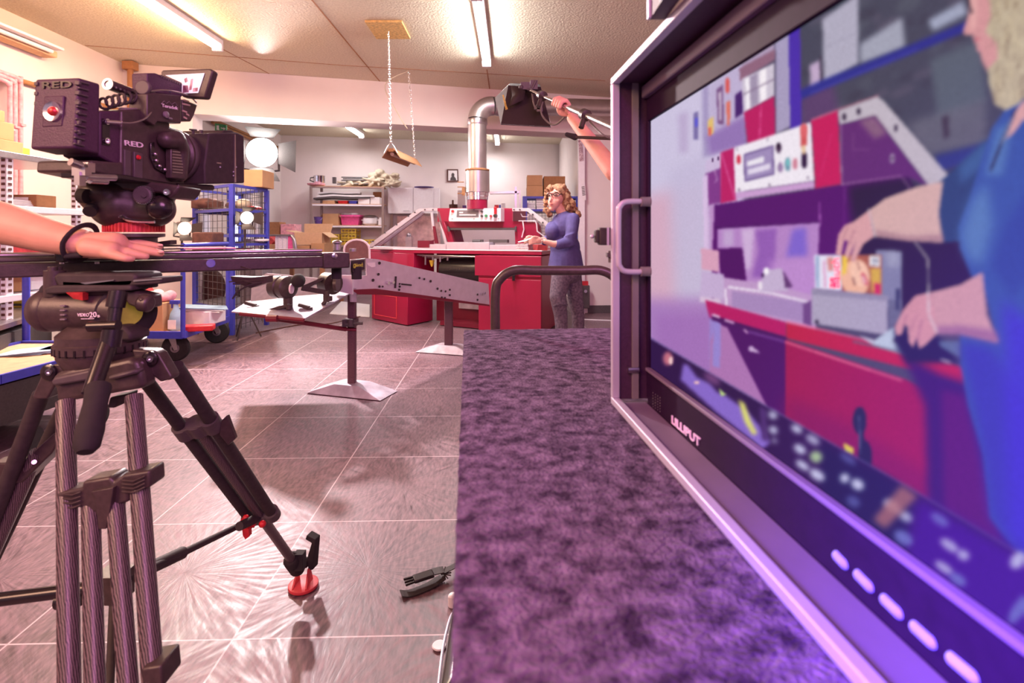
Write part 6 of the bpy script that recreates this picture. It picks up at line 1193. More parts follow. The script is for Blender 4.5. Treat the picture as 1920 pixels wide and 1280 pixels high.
# rods and base plate under the camera
b = B(); cl_prism(b, [(168, 322), (232, 327), (345, 347), (345, 353), (232, 337), (168, 333)], .004, .05); b.cyl(PL(330, 349, cln(.0)), PL(398, 352, cln(.0)), .006); obj('base_plate', b, m_['black_gloss'], t, bevel=.002)
b = B(); b.cyl(PL(132, 303, cln(.01)), PL(152, 311, cln(.012)), .0055); b.box(PL(163, 314, cln(.01)), (.014, .014, .014)); b.box(PL(153, 322, cln(.01)), (.02, .012, .012)); b.box(PL(150, 335, cln(.01)), (.008, .012, .02)); b.cyl(PL(160, 331, cln(.006)), PL(215, 333, cln(.006)), .0055); b.cyl(PL(168, 338, cln(.004)), PL(200, 340, cln(.004)), .005); obj('rod_clamp', b, m_['steel'], t)
# top handle, cable and cylinder
b = B(); b.cyl(PL(203, 158, cln(-.03)), PL(276, 186, cln(-.035)), .0088, n=20); hd = obj('top_handle', b, m_['black_plastic'], t); b = B(); b.lathe([(.0095, 0), (.0095, .002), (.006, .002), (.005, -.002)], PL(203, 158, cln(-.03)), -(PL(276, 186, cln(-.035)) - PL(203, 158, cln(-.03))), 20); obj('handle_cap', b, m_['steel'], hd)
b = B()
for k in range(6): q = PL(217 + 8 * k, 164 + 3 * k, cln(-.0215)); b.cyl(q, q + cr_ * .001, .0018, n=8)
obj('grip_holes', b, m_['steel'], hd)
b = B(); h0, h1 = PL(190, 196, cln(-.01)), PL(268, 176, cln(-.02)); hv = h1 - h0; pts = []
for k in range(90): s_ = k / 89; a = s_ * 2 * math.pi * 7; pts.append(h0 + hv * s_ + V((0, 0, 1)) * .0095 * math.sin(a) + cr_ * .0095 * math.cos(a))
b.tube(pts, .0022, 6); obj('coiled_cable', b, m_['black_matte'], t)
b = B(); b.cyl(PL(228, 210, cln(-.01)), PL(270, 211, cln(-.01)), .0075); b.lathe([(.007, 0), (.008, .001), (.006, .002)], PL(270, 211, cln(-.01)), ca, 16); b.cyl(PL(262, 240, cln(-.01)), PL(262, 205, cln(-.01)), .004); obj('top_light', b, m_['grey_plastic'], t)
b = B(); b.tube(smooth_pts([PL(228, 230, cln(.01)), PL(250, 230, cln(.015)), PL(272, 222, cln(.015)), PL(284, 208, cln(.01)), PL(280, 195, cln(.005)), PL(270, 186, cln(.0)), PL(274, 180, cln(0))], 6), .0014, 6); b.tube(smooth_pts([PL(282, 171, cln(.01)), PL(305, 169, cln(.012)), PL(330, 172, cln(.014)), PL(355, 180, cln(.014)), PL(368, 192, cln(.01))], 6), .0016, 6); obj('wires', b, m_['steel'], t)
b = B(); b.sph(PL(281, 181, cln(0)), .012, 12); b.lathe([(.012, 0), (.014, .004), (.012, .008)], PL(272, 166, cln(0)), V((0, -1, 0)), 16); b.box(PL(284, 196, cln(-.01)), (.03, .03, .03)); obj('handle_joint', b, m_['dark_grey'], t, bevel=.001)
# transmitter box with lettering, receiver, and the small screen
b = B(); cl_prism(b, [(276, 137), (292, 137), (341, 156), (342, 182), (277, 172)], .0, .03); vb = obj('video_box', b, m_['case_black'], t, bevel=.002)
b = B()
for k in range(9): cl_prism(b, [(302 + k * 4.2, 140 + k * 1.7), (304.5 + k * 4.2, 141 + k * 1.7), (304.5 + k * 4.2, 146 + k * 1.7), (302 + k * 4.2, 145 + k * 1.7)], .001, .02)
obj('cooling_fins', b, m_['dark_grey'], vb)
b = B(); cl_prism(b, [(276, 176), (293, 174), (340, 179), (340, 232), (296, 228), (290, 236), (276, 226)], .012, .035); tx = obj('transmitter', b, m_['black_plastic'], t, bevel=.002)
fit_text('brand_lettering', 'Teradek', PL(303, 200, cln(.0132)), PL(334, 206, cln(.0132)), .006, m_['paper'], tx, ext=.0004)
b = B(); b.tube([PL(303, 194, cln(.0132)), PL(308, 189, cln(.0132)), PL(312, 194, cln(.0132)), PL(317, 190, cln(.0132)), PL(322, 196, cln(.0132)), PL(328, 192, cln(.0132)), PL(333, 199, cln(.0132))], .0006, 5); b.lathe([(.006, 0), (.006, .003), (.004, .004)], PL(310, 215, cln(.013)), cr_, 16); b.cyl(PL(315, 221, cln(.013)), PL(322, 223, cln(.013)), .002); obj('logo_and_knob', b, m_['grey_plastic'], tx)
b = B(); b.sph(PL(319, 171, cln(.004)), .002, 8); obj('status_light', b, m_['blue_paint'], tx)
b = B(); cl_prism(b, [(342, 186), (371, 196), (364, 217), (358, 228), (343, 226)], .0, .05); rx = obj('receiver', b, m_['black_plastic'], t, bevel=.002)
b = B()
for x, y, w_ in ((345, 186, 10), (343, 193, 14), (343, 206, 8), (350, 212, 5), (345, 218, 6)): cl_prism(b, [(x, y), (x + w_, y + 3), (x + w_, y + 6), (x, y + 3)], .0012, .002)
obj('connectors', b, m_['canvas'], rx)
D1, D2 = 1.05, .97
SC = ((P(300, 0, 1.02).x, 1.02), (P(400, 0, 1.00).x, 1.00))
b = B(); b.tr([(301, 134), (305, 131), (393, 128.5), (399, 133), (384, 183), (380, 184), (342, 182), (325, 160), (302, 146)], SC, .016); sm2 = obj('top_screen', b, m_['black_plastic'], t, bevel=.003, seg=3)
SC2 = ((P(300, 0, 1.018).x, 1.018), (P(400, 0, .998).x, .998))
b = B(); b.tr([(310, 141), (383, 137), (371, 174), (341, 175), (341, 155)], SC2, .001); sp2 = obj('screen_picture', b, m_['screen_glare'], sm2)
SC3 = ((P(300, 0, 1.0172).x, 1.0172), (P(400, 0, .9972).x, .9972))
b = B(); b.tr([(343, 160), (352, 160), (354, 173), (342, 174)], SC3, .0005); b.tr([(345, 148), (350, 145), (352, 152), (347, 155)], SC3, .0005); b.tr([(358, 148), (362, 147), (359, 168), (354, 169)], SC3, .0005); b.tr([(362, 165), (371, 164), (370, 171), (361, 172)], SC3, .0005); obj('picture_shapes', b, m_['print_mix'], sp2)
# ------------------------------------------------------------------ hand and forearm on the slider
t = thing('person', 'bare forearm with black wristband, flat hand pushing the slider carriage', 'person', P(0, 420, .93))
b = B()
b.chain([P(-420, 330, 1.02), P(-150, 385, .95), P(0, 417, .92), P(90, 442, .91), P(150, 455, .905)], [.052, .045, .036, .029, .0245], 24)
b.sph(P(152, 455, .905), (.024, .030, .023), 18)
b.chain([P(160, 457, .900), P(215, 458, .905)], [.020, .021]); b.chain([P(160, 462, .915), P(220, 466, .93)], [.020, .017]); b.chain([P(165, 464, .885), P(210, 470, .885)], [.016, .015]); b.chain([P(175, 455, .93), P(225, 458, .96)], [.016, .013])
FG = [[(212, 452, .945), (250, 456, .955), (276, 459, .96), (299, 462.5, .965)], [(214, 460, .915), (256, 466, .92), (282, 471, .925), (301, 475, .93)], [(207, 468, .895), (240, 474, .895), (258, 478, .90), (273, 480.5, .905)], [(200, 474, .878), (222, 480, .875), (236, 484, .875), (247, 485, .88)]]
for k, f in enumerate(FG): b.chain([P(*q) for q in f], [(.0105, .0088, .0078, .0063), (.0110, .0092, .0080, .0065), (.0105, .0088, .0076, .0062), (.0092, .0078, .0066, .0055)][k], 14)
b.chain([P(172, 470, .96), P(200, 474, .985), P(226, 478, .995)], [.015, .011, .008], 12)
bd = blob('arm', b, m_['skin'], t, vox=.0024, sm=3, fac=.5)
b = B()
for (x, y, D) in ((300, 459.5, .960), (301.5, 472, .922)): b.sph(P(x, y, D), (.0055, .003, .0026), 10)
obj('nails', b, m_['skin_far'], t)
b = B(); c_ = P(158, 455, .905); pts = []
for k in range(26): a = k * 2 * math.pi / 26; pts.append(c_ + V((.010 * math.sin(a) - .004, .034 * math.cos(a), .0305 * math.sin(a))) + V((-.004 * (1 - abs(math.sin(a))), 0, 0)))
b.tube(pts, .0048, 8, closed=True, flat=.6); b.chain([P(150, 478, .885), P(125, 480, .88)], [.005, .0045]); obj('wristband', b, m_['rubber'], t, label='black rubber wristband')
# ------------------------------------------------------------------ carpeted trolley under the monitor
def tx_(D): return -.0087 - .083 * D
t = thing('carpeted_trolley', 'flat trolley covered in mottled grey carpet, monitor standing on it', 'trolley', (.35, .5, 0))
TZ = CH - .22; F0, N0 = 1.257, -.50; rv = V((1, .083, 0)).normalized() * .80
ft_, nt_ = V((tx_(F0), F0, TZ)), V((tx_(N0), N0, TZ))
b = B(); NX, NY = 60, 130; vs = []; fs = []
rnd = np.random.RandomState(4); nse = rnd.rand(NX + 1, NY + 1)
for i in range(NX + 1):
    for j in range(NY + 1): p = nt_ + (ft_ - nt_) * (j / NY) + rv * (i / NX); e_ = 1 if (i in (0, NX) or j in (0, NY)) else 0; vs.append(p + V((0 if not e_ else (nse[i, j] - .5) * .002, 0, (nse[i, j] - .5) * .0012 - .002 * e_)))
for i in range(NX):
    for j in range(NY): k = i * (NY + 1) + j; fs.append((k, k + NY + 1, k + NY + 2, k + 1))
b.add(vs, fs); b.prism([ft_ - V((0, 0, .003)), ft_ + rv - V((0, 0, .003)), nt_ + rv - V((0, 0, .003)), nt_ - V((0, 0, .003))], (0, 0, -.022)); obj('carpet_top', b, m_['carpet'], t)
b = B(); dz = V((0, 0, -.045)); ins = rv.normalized() * .03
for u, v_ in ((ft_ + ins, ft_ + rv - ins), (ft_ + rv - ins, nt_ + rv - ins), (nt_ + rv - ins, nt_ + ins), (nt_ + ins, ft_ + ins)): b.beam(u + dz, v_ + dz, .03, .04)
obj('frame', b, m_['black_plastic'], t)
b = B(); lo = [zz(p, .30) for p in (ft_ + ins, ft_ + rv - ins, nt_ + rv - ins, nt_ + ins)]; b.prism(lo, (0, 0, .015)); obj('lower_shelf', b, m_['black_matte'], t)
for q in lo: b = B(); b.cyl((q.x, q.y, .12), (q.x, q.y, TZ - .03), .015); obj('leg', b, m_['black_plastic'], t); caster((q.x + .01, q.y - .02), 1.4, t, .055)
hz = 1.12 - .065 * 1.30
b = B(); x0, x1 = (929 - CX) / F * 1.30, .262; b.tube(smooth_pts([V((x0, 1.30, .55)), V((x0, 1.30, .85)), V((x0, 1.30, hz - .055)), V((x0 + .012, 1.30, hz - .02)), V((x0 + .045, 1.30, hz)), V((x0 + .10, 1.30, hz)), V((x1 - .10, 1.30, hz)), V((x1 - .045, 1.30, hz)), V((x1 - .010, 1.30, hz - .02)), V((x1, 1.30, hz - .055)), V((x1, 1.30, .85)), V((x1, 1.30, .55))], 6), .0115, 16)
for x_ in (x0, x1): b.cyl((x_, 1.30, .84), (x_, 1.24, .84), .010)
obj('push_handle', b, m_['black_plastic'], t, label='black bent tube handle')
# ------------------------------------------------------------------ field monitor in its flight case
du = V((-.084, 1, 0)).normalized(); nw = V((1, .084, 0)).normalized()       # du away from the lens, nw into the case
O_ = V((.133, .698, TZ + .0015)); Hc = .424; Wc = .68
def M3(u, w_, z): return O_ - du * u + nw * w_ + V((0, 0, z))
def mb_(b, u0, u1, w0, w1, z0, z1):
    vs = [M3(u, w_, z) for u in (u0, u1) for w_ in (w0, w1) for z in (z0, z1)]
    return b.add(vs, [(0, 1, 3, 2), (4, 6, 7, 5), (0, 4, 5, 1), (2, 3, 7, 6), (0, 2, 6, 4), (1, 5, 7, 3)])
t = thing('field_monitor', 'big field monitor in a flight case showing the machine and a woman in blue', 'monitor', M3(Wc / 2, .05, 0))
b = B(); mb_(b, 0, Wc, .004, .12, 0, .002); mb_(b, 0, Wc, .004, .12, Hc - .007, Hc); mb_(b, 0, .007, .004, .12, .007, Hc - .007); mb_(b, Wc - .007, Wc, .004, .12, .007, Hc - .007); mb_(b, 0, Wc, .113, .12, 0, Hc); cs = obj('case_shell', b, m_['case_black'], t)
b = B(); e = .0088
mb_(b, 0, Wc, -.004, .006, 0, e); mb_(b, 0, Wc, -.004, .006, Hc - e, Hc); mb_(b, 0, e, -.004, .006, e, Hc - e); mb_(b, Wc - e, Wc, -.004, .006, e, Hc - e)
mb_(b, -.002, Wc, .012, .020, Hc - .001, Hc + .0015); rim = obj('case_rim', b, m_['case_rim'], t, bevel=.0018, seg=3, label='bright metal rim of the flight case')
z_of = lambda py: (CY - py) / F * .684 + (CH - O_.z)
u0 = .0125; ZB, ZT = z_of(690), z_of(226)
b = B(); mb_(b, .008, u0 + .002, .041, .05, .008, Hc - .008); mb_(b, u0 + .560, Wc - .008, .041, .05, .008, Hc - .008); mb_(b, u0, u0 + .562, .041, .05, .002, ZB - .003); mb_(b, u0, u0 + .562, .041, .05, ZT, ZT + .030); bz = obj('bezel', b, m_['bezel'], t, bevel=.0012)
b = B(); mb_(b, .009, Wc - .009, .034, .05, ZT + .030, Hc - .012); obj('lit_top_band', b, m_['band'], bz, bevel=.002, label='top strip of the monitor bezel, coloured lighter as if lit')  # light falling on the bezel's top is put into this paler colour
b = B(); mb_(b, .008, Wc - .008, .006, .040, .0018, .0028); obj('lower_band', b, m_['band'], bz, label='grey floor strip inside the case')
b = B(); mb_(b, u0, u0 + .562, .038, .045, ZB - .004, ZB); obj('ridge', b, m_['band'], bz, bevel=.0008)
b = B(); mb_(b, .007, .011, .022, .030, .008, Hc - .008); obj('side_rail', b, m_['grey_plastic'], cs)
SLN = ((.2366 - .084 * .7, .7), (.2366, 0.0))
def SP(px, py, off=0): p = PL(px, py, SLN); return p - nw * off
# the picture on the screen: colours per vertex of a fine grid lying in the display plane
GX0, GY0, ST = 1196.0, -210.0, 1.5
gx = np.arange(GX0, 1926, ST); gy = np.arange(GY0, 1310, ST); XX, YY = np.meshgrid(gx, gy); CV = np.zeros(XX.shape + (3,)); CV[:] = (74, 70, 96)
def blur(m, r):
    k = int(max(1, round(r / ST)))
    for ax_ in (0, 1):
        for _ in range(2):
            p_ = np.pad(m, [(k, k) if a == ax_ else (0, 0) for a in (0, 1)], 'edge'); c_ = np.cumsum(p_, axis=ax_); c_ = np.insert(c_, 0, 0, axis=ax_); n_2 = m.shape[ax_]; w2 = 2 * k + 1
            m = (np.take(c_, range(w2, w2 + n_2), ax_) - np.take(c_, range(0, n_2), ax_)) / w2
    return m
def put(m, col, a=1, soft=0):
    m = m.astype(float)
    if soft: m = blur(m, soft)
    CV[:] = CV * (1 - (m * a)[..., None]) + np.array(col, float) * (m * a)[..., None]
def pg(pts, col, soft=0, a=1):
    m = np.zeros(XX.shape, bool); n = len(pts)
    for i in range(n):
        x1, y1 = pts[i]; x2, y2 = pts[(i + 1) % n]
        if y1 == y2: continue
        c_ = ((y1 > YY) != (y2 > YY)) & (XX < (x2 - x1) * (YY - y1) / (y2 - y1) + x1); m ^= c_
    put(m, col, a, soft)
def elp(x, y, rx, ry, col, soft=0, a=1, ang=0):
    ca_, sa_ = math.cos(ang), math.sin(ang); u = (XX - x) * ca_ + (YY - y) * sa_; v_ = -(XX - x) * sa_ + (YY - y) * ca_; put((u / rx) ** 2 + (v_ / ry) ** 2 < 1, col, a, soft)
def ln_p(pts, w_, col, soft=0, a=1):
    m = np.zeros(XX.shape, bool)
    for (x1, y1), (x2, y2) in zip(pts, pts[1:]):
        dx, dy = x2 - x1, y2 - y1; L2 = dx * dx + dy * dy + 1e-9; s_ = np.clip(((XX - x1) * dx + (YY - y1) * dy) / L2, 0, 1); m |= (XX - x1 - s_ * dx) ** 2 + (YY - y1 - s_ * dy) ** 2 < (w_ / 2) ** 2
    put(m, col, a, soft)
# room behind
pg([(1190, 100), (1395, 0), (1395, 700), (1190, 700)], (205, 196, 224), 4)
pg([(1190, 375), (1320, 340), (1320, 600), (1190, 600)], (214, 168, 190), 14, .9); pg([(1255, 320), (1335, 280), (1335, 560), (1290, 600), (1265, 560)], (196, 186, 216), 12, .9); pg([(1190, 560), (1345, 560), (1345, 760), (1190, 700)], (168, 124, 188), 12)
pg([(1272, 215), (1290, 208), (1290, 285), (1274, 288)], (186, 168, 205), 4, .9); pg([(1300, 212), (1310, 208), (1310, 262), (1301, 262)], (120, 110, 165), 2); pg([(1303, 222), (1308, 220), (1308, 238), (1303, 238)], (80, 80, 220), 2)
pg([(1316, 165), (1330, 155), (1332, 290), (1318, 296)], (160, 146, 190), 3, .9); pg([(1330, 158), (1398, 110), (1400, 225), (1332, 262)], (190, 176, 210), 3); pg([(1325, 255), (1398, 215), (1402, 272), (1330, 292)], (146, 116, 180), 5)
pg([(1343, 168), (1356, 158), (1357, 234), (1346, 232)], (110, 70, 120), 2, .9); pg([(1347, 174), (1353, 170), (1353, 226), (1349, 226)], (200, 180, 205), 1); elp(1364, 160, 4.5, 15, (216, 84, 80), 1.5); pg([(1362, 192), (1370, 188), (1368, 234), (1363, 236)], (222, 110, 90), 1.5); pg([(1378, 178), (1392, 168), (1394, 212), (1379, 222)], (66, 30, 106), 2); pg([(1327, 226), (1338, 218), (1338, 250), (1329, 254)], (226, 190, 110), 1.5); pg([(1328, 240), (1333, 238), (1333, 254), (1329, 254)], (222, 80, 80), 1.5)
pg([(1453, -60), (1482, -80), (1484, 236), (1455, 250)], (166, 156, 190), 2); pg([(1500, -80), (1926, -220), (1926, 420), (1500, 330)], (66, 70, 88), 3)
rng = np.random.RandomState(2)
for _ in range(140): x = rng.uniform(1505, 1850); y = rng.uniform(-60, 320); put(((XX - x) / rng.uniform(6, 26)) ** 2 + ((YY - y + .4 * (XX - x)) / rng.uniform(3, 12)) ** 2 < 1, [(84, 90, 104), (52, 52, 70), (96, 88, 108)][rng.randint(3)], .5, 4)
pg([(1500, 170), (1560, 145), (1580, 240), (1503, 260)], (92, 60, 110), 8, .8)
pg([(1542, 36), (1610, -12), (1610, 118), (1545, 156)], (176, 172, 192), 3); pg([(1613, 82), (1692, 32), (1697, 88), (1613, 120)], (162, 164, 182), 4); pg([(1518, 122), (1538, 112), (1540, 160), (1520, 168)], (192, 168, 200), 3); pg([(1740, 38), (1806, 2), (1814, 26), (1750, 58)], (160, 166, 190), 4); ln_p([(1538, 105), (1541, 158)], 3, (60, 50, 70), 1); ln_p([(1545, 90), (1608, 60)], 1.5, (150, 146, 168), 1, .7)
ln_p([(1500, 178), (1545, 158), (1700, 96), (1835, 40)], 17, (36, 46, 140), 3); ln_p([(1520, 175), (1720, 92)], 3, (70, 70, 170), 2, .7); pg([(1744, 112), (1836, 76), (1850, 190), (1760, 232)], (86, 96, 110), 6); pg([(1700, 230), (1850, 186), (1850, 270), (1740, 290)], (104, 104, 118), 8, .8); pg([(1765, 220), (1778, 215), (1780, 255), (1770, 262)], (50, 40, 56), 3, .8); pg([(1752, 292), (1870, 262), (1880, 290), (1762, 322)], (40, 56, 128), 5); pg([(1780, 320), (1880, 290), (1880, 350), (1800, 350)], (36, 40, 74), 5)
# duct
pg([(1392, -60), (1452, -100), (1452, 100), (1392, 135)], (172, 152, 182), 2); pg([(1386, 128), (1453, 92), (1453, 112), (1388, 152)], (142, 100, 124), 1.5); pg([(1391, 148), (1451, 118), (1452, 180), (1395, 211)], (206, 196, 212), 1); pg([(1398, 148), (1404, 144), (1406, 204), (1400, 207)], (250, 244, 250), 1.5); pg([(1424, 134), (1436, 128), (1437, 186), (1426, 192)], (248, 240, 246), 2); pg([(1406, 144), (1420, 136), (1422, 194), (1408, 202)], (156, 142, 170), 2, .9); ln_p([(1392, 178), (1452, 148)], 1.6, (120, 100, 130), .8)
pg([(1395, 211), (1452, 180), (1454, 262), (1402, 270)], (186, 26, 94), 1); ln_p([(1427, 198), (1424, 262)], 2, (226, 90, 150), 1); pg([(1478, 52), (1500, 40), (1503, 246), (1482, 246)], (70, 44, 168), 1.5)
# hood of the machine
pg([(1324, 302), (1352, 288), (1353, 314), (1322, 324)], (204, 184, 218), 1); elp(1336, 300, 2, 4, (60, 20, 80)); elp(1347, 297, 2, 4, (60, 20, 80)); pg([(1322, 326), (1353, 314), (1354, 380), (1328, 386)], (126, 56, 136), 1.5); ln_p([(1340, 320), (1345, 336), (1340, 342)], 1.5, (220, 190, 225), .8, .8)
pg([(1351, 286), (1376, 277), (1381, 375), (1352, 382)], (186, 28, 98), .8); ln_p([(1353, 288), (1378, 372)], 1.5, (236, 130, 190), .6)
pg([(1318, 332), (1327, 326), (1329, 472), (1320, 478)], (216, 190, 226), 1.5); pg([(1329, 385), (1345, 383), (1345, 470), (1331, 475)], (186, 140, 196), 3)
pg([(1340, 384), (1578, 346), (1700, 322), (1712, 345), (1708, 600), (1330, 600)], (82, 14, 104), 1); pg([(1590, 350), (1700, 330), (1712, 345), (1830, 400), (1830, 620), (1620, 600)], (34, 24, 52), 8)
pg([(1345, 428), (1537, 416), (1529, 575), (1400, 560), (1345, 520)], (180, 132, 196), 1); ln_p([(1342, 427), (1537, 416)], 3, (62, 8, 86), .8); ln_p([(1536, 380), (1538, 422)], 2, (190, 120, 200), 1)
pg([(1416, 432), (1456, 428), (1452, 520), (1410, 520), (1422, 470)], (146, 92, 178), 3); pg([(1486, 430), (1512, 426), (1513, 480), (1474, 482)], (120, 96, 204), 4, .9); pg([(1390, 430), (1414, 428), (1408, 500), (1398, 510)], (206, 176, 216), 3); pg([(1355, 432), (1375, 430), (1376, 462), (1356, 462)], (196, 170, 210), 3, .8); pg([(1440, 490), (1530, 485), (1528, 560), (1460, 540)], (190, 140, 205), 6, .8); pg([(1343, 466), (1392, 464), (1400, 528), (1352, 522)], (76, 10, 96), 1)
pg([(1376, 277), (1521, 229), (1527, 339), (1379, 361)], (240, 232, 242), .6); pg([(1379, 361), (1527, 339), (1528, 352), (1380, 374)], (202, 158, 208), .6)
pg([(1394, 289), (1450, 272), (1452, 327), (1396, 341)], (92, 70, 130), .5); pg([(1396, 291), (1448, 275), (1450, 325), (1398, 338)], (158, 140, 186), .5); pg([(1401, 303), (1433, 292), (1433, 304), (1401, 312)], (236, 230, 240), .6); pg([(1402, 318), (1444, 306), (1444, 317), (1402, 328)], (226, 216, 236), .6)
for k in range(6): ln_p([(1408 + 6 * k, 300 - 2 * k), (1408 + 6 * k, 330 - 2 * k)], .9, (158, 140, 186))
elp(1385, 299, 4, 9, (206, 44, 70), .5); elp(1460, 277, 5, 10, (66, 40, 76), .5); elp(1460, 273, 3, 5, (20, 10, 30), .5); elp(1463, 314, 5, 10, (150, 124, 166), .5); elp(1477, 308, 5.5, 13, (110, 150, 170), .5); elp(1477, 304, 2, 6, (120, 230, 220), .8); elp(1491, 307, 5, 11, (206, 130, 150), .5); elp(1508, 300, 6, 16, (40, 20, 60), .5); pg([(1501, 236), (1513, 234), (1513, 272), (1502, 276)], (206, 84, 86), .8); elp(1507, 244, 6.5, 13, (222, 100, 106), .8); pg([(1503, 274), (1510, 272), (1510, 288), (1504, 290)], (226, 190, 150), 1)
for x, y in ((1382, 280), (1439, 262), (1386, 356), (1443, 347), (1515, 333)): elp(x, y, 1.4, 3, (90, 70, 100), .5)
pg([(1521, 226), (1571, 207), (1578, 345), (1529, 353)], (198, 26, 90), .6); ln_p([(1521, 225), (1571, 206), (1646, 180)], 2, (240, 130, 150), .6); ln_p([(1560, 250), (1538, 330)], 1, (226, 90, 150), .6, .7)
pg([(1571, 208), (1645, 181), (1657, 190), (1784, 336), (1742, 350), (1641, 217), (1575, 234)], (192, 182, 194), .6); pg([(1575, 234), (1641, 217), (1742, 350), (1700, 330), (1578, 346)], (96, 42, 112), .8); pg([(1610, 226), (1640, 218), (1664, 250), (1640, 260)], (150, 116, 130), 4, .7)
for x, y in ((1583, 219), (1610, 209), (1680, 240)): elp(x, y, 3.5, 7, (46, 36, 60), .6)
ln_p([(1577, 232), (1578, 346), (1690, 330), (1704, 350), (1704, 364)], 1.6, (200, 150, 190), .6, .9); ln_p([(1600, 250), (1600, 280), (1630, 280)], 2, (150, 100, 150), 1, .6); elp(1673, 297, 4.5, 8, (190, 180, 200), .8); elp(1673, 297, 2.5, 5, (80, 50, 90), .5); ln_p([(1715, 452), (1740, 486), (1741, 548)], 2.5, (206, 196, 190), .8); ln_p([(1584, 350), (1582, 470)], 2, (130, 60, 150), 1, .6)
# bed of the machine
pg([(1344, 518), (1400, 527), (1440, 530), (1532, 556), (1530, 620), (1338, 575)], (190, 152, 198), 1.5); pg([(1372, 545), (1525, 568), (1524, 608), (1372, 575)], (166, 136, 186), 1.5); ln_p([(1366, 538), (1440, 548), (1515, 566)], 4, (236, 226, 240), 1.2); pg([(1505, 570), (1522, 562), (1522, 612), (1506, 606)], (110, 70, 130), 1.5)
pg([(1432, 506), (1466, 503), (1478, 545), (1425, 547)], (196, 176, 208), 1.2); pg([(1468, 506), (1487, 538), (1472, 540)], (96, 56, 110), 1); elp(1437, 508, 5, 7, (250, 244, 250), 1); pg([(1422, 528), (1428, 526), (1430, 542), (1422, 542)], (240, 230, 240), 1); elp(1430, 516, 3, 4, (50, 20, 70), .8)
pg([(1314, 465), (1348, 470), (1349, 510), (1316, 505)], (216, 160, 186), 2); pg([(1316, 508), (1358, 514), (1358, 562), (1312, 556)], (196, 172, 210), 1.5); ln_p([(1360, 542), (1362, 572)], 3, (246, 240, 250), .8); pg([(1312, 555), (1350, 560), (1352, 570), (1312, 566)], (214, 190, 216), 1.5)
# magazine
pg([(1642, 468), (1690, 472), (1690, 582), (1650, 575)], (128, 128, 162), 2); pg([(1660, 470), (1688, 472), (1688, 500), (1662, 500)], (166, 166, 190), 4, .7)
pg([(1527, 478), (1580, 478), (1580, 546), (1529, 542)], (228, 224, 240), .5); pg([(1529, 480), (1535, 480), (1536, 540), (1531, 540)], (150, 170, 205), .7); pg([(1543, 488), (1548, 488), (1549, 540), (1545, 540)], (222, 150, 190), .7, .8); pg([(1551, 482), (1562, 482), (1563, 508), (1552, 508)], (214, 120, 110), 1.2, .8)
pg([(1578, 478), (1652, 477), (1653, 553), (1580, 546)], (170, 92, 66), .6); elp(1602, 522, 26, 34, (240, 182, 152), 1.2, 1, -.35); elp(1612, 512, 17, 26, (246, 196, 170), 2, 1, -.3); elp(1621, 523, 4, 13, (196, 50, 70), .8, 1, -.35); elp(1620, 524, 2, 9, (250, 240, 240), .6, 1, -.35); ln_p([(1599, 520), (1603, 534)], 2.2, (90, 40, 40), .7); ln_p([(1607, 490), (1612, 506)], 1.8, (110, 50, 50), .7); pg([(1580, 480), (1590, 480), (1586, 512), (1580, 516)], (240, 200, 60), .8); pg([(1632, 503), (1651, 503), (1652, 552), (1636, 550)], (216, 170, 60), 1.5); pg([(1640, 530), (1652, 532), (1652, 553), (1640, 552)], (206, 40, 90), 1.2); pg([(1630, 479), (1650, 479), (1650, 500), (1631, 499)], (232, 230, 236), .6)
for k in range(6): ln_p([(1635, 483 + 2.4 * k), (1646, 483 + 2.4 * k)], 1, (130, 130, 150))
pg([(1522, 542), (1665, 556), (1664, 628), (1523, 606)], (172, 162, 186), .8); pg([(1522, 540), (1665, 554), (1665, 564), (1522, 552)], (146, 138, 164), .8); pg([(1665, 560), (1690, 565), (1690, 600), (1665, 620)], (104, 104, 134), 2); pg([(1680, 540), (1687, 542), (1686, 582), (1680, 580)], (44, 50, 86), 1); pg([(1528, 606), (1536, 608), (1534, 600), (1529, 600)], (50, 40, 60), .8)
# machine front
pg([(1322, 562), (1475, 604), (1475, 632), (1330, 596)], (182, 24, 96), 1); pg([(1475, 604), (1700, 655), (1810, 690), (1812, 724), (1700, 690), (1475, 634)], (190, 30, 60), 1); ln_p([(1475, 603), (1690, 652)], 3, (230, 110, 150), 1)
pg([(1232, 590), (1335, 590), (1345, 720), (1232, 660)], (160, 110, 182), 8, .8); pg([(1330, 596), (1366, 605), (1366, 705), (1330, 690)], (152, 128, 200), 1.5); pg([(1345, 600), (1475, 634), (1476, 800), (1430, 770)], (74, 14, 96), 1.2); pg([(1345, 606), (1364, 614), (1440, 766), (1330, 706), (1332, 640)], (172, 116, 176), 1.2); pg([(1338, 600), (1352, 606), (1350, 690), (1336, 686)], (150, 132, 206), 2); pg([(1335, 590), (1475, 632), (1475, 642), (1335, 600)], (70, 16, 90), 1.5); ln_p([(1336, 590), (1348, 594)], 4, (240, 210, 235), 1); ln_p([(1360, 600), (1375, 605)], 3.5, (226, 180, 220), 1); ln_p([(1395, 618), (1402, 624)], 3, (226, 180, 220), 1); pg([(1403, 650), (1410, 648), (1425, 662), (1404, 658)], (200, 170, 210), .8); ln_p([(1405, 622), (1470, 640)], 4, (110, 60, 140), 1)
pg([(1473, 636), (1700, 712), (1756, 740), (1756, 975), (1473, 800)], (160, 22, 72), 1); pg([(1473, 740), (1600, 800), (1756, 900), (1756, 990), (1473, 820)], (130, 20, 84), 14, .7); ln_p([(1473, 641), (1690, 713)], 3, (236, 120, 150), .8)
pg([(1690, 660), (1760, 700), (1880, 740), (1926, 760), (1926, 1080), (1740, 955), (1735, 760)], (56, 20, 100), 8); pg([(1765, 730), (1810, 740), (1880, 1020), (1770, 960)], (96, 20, 104), 6, .8)
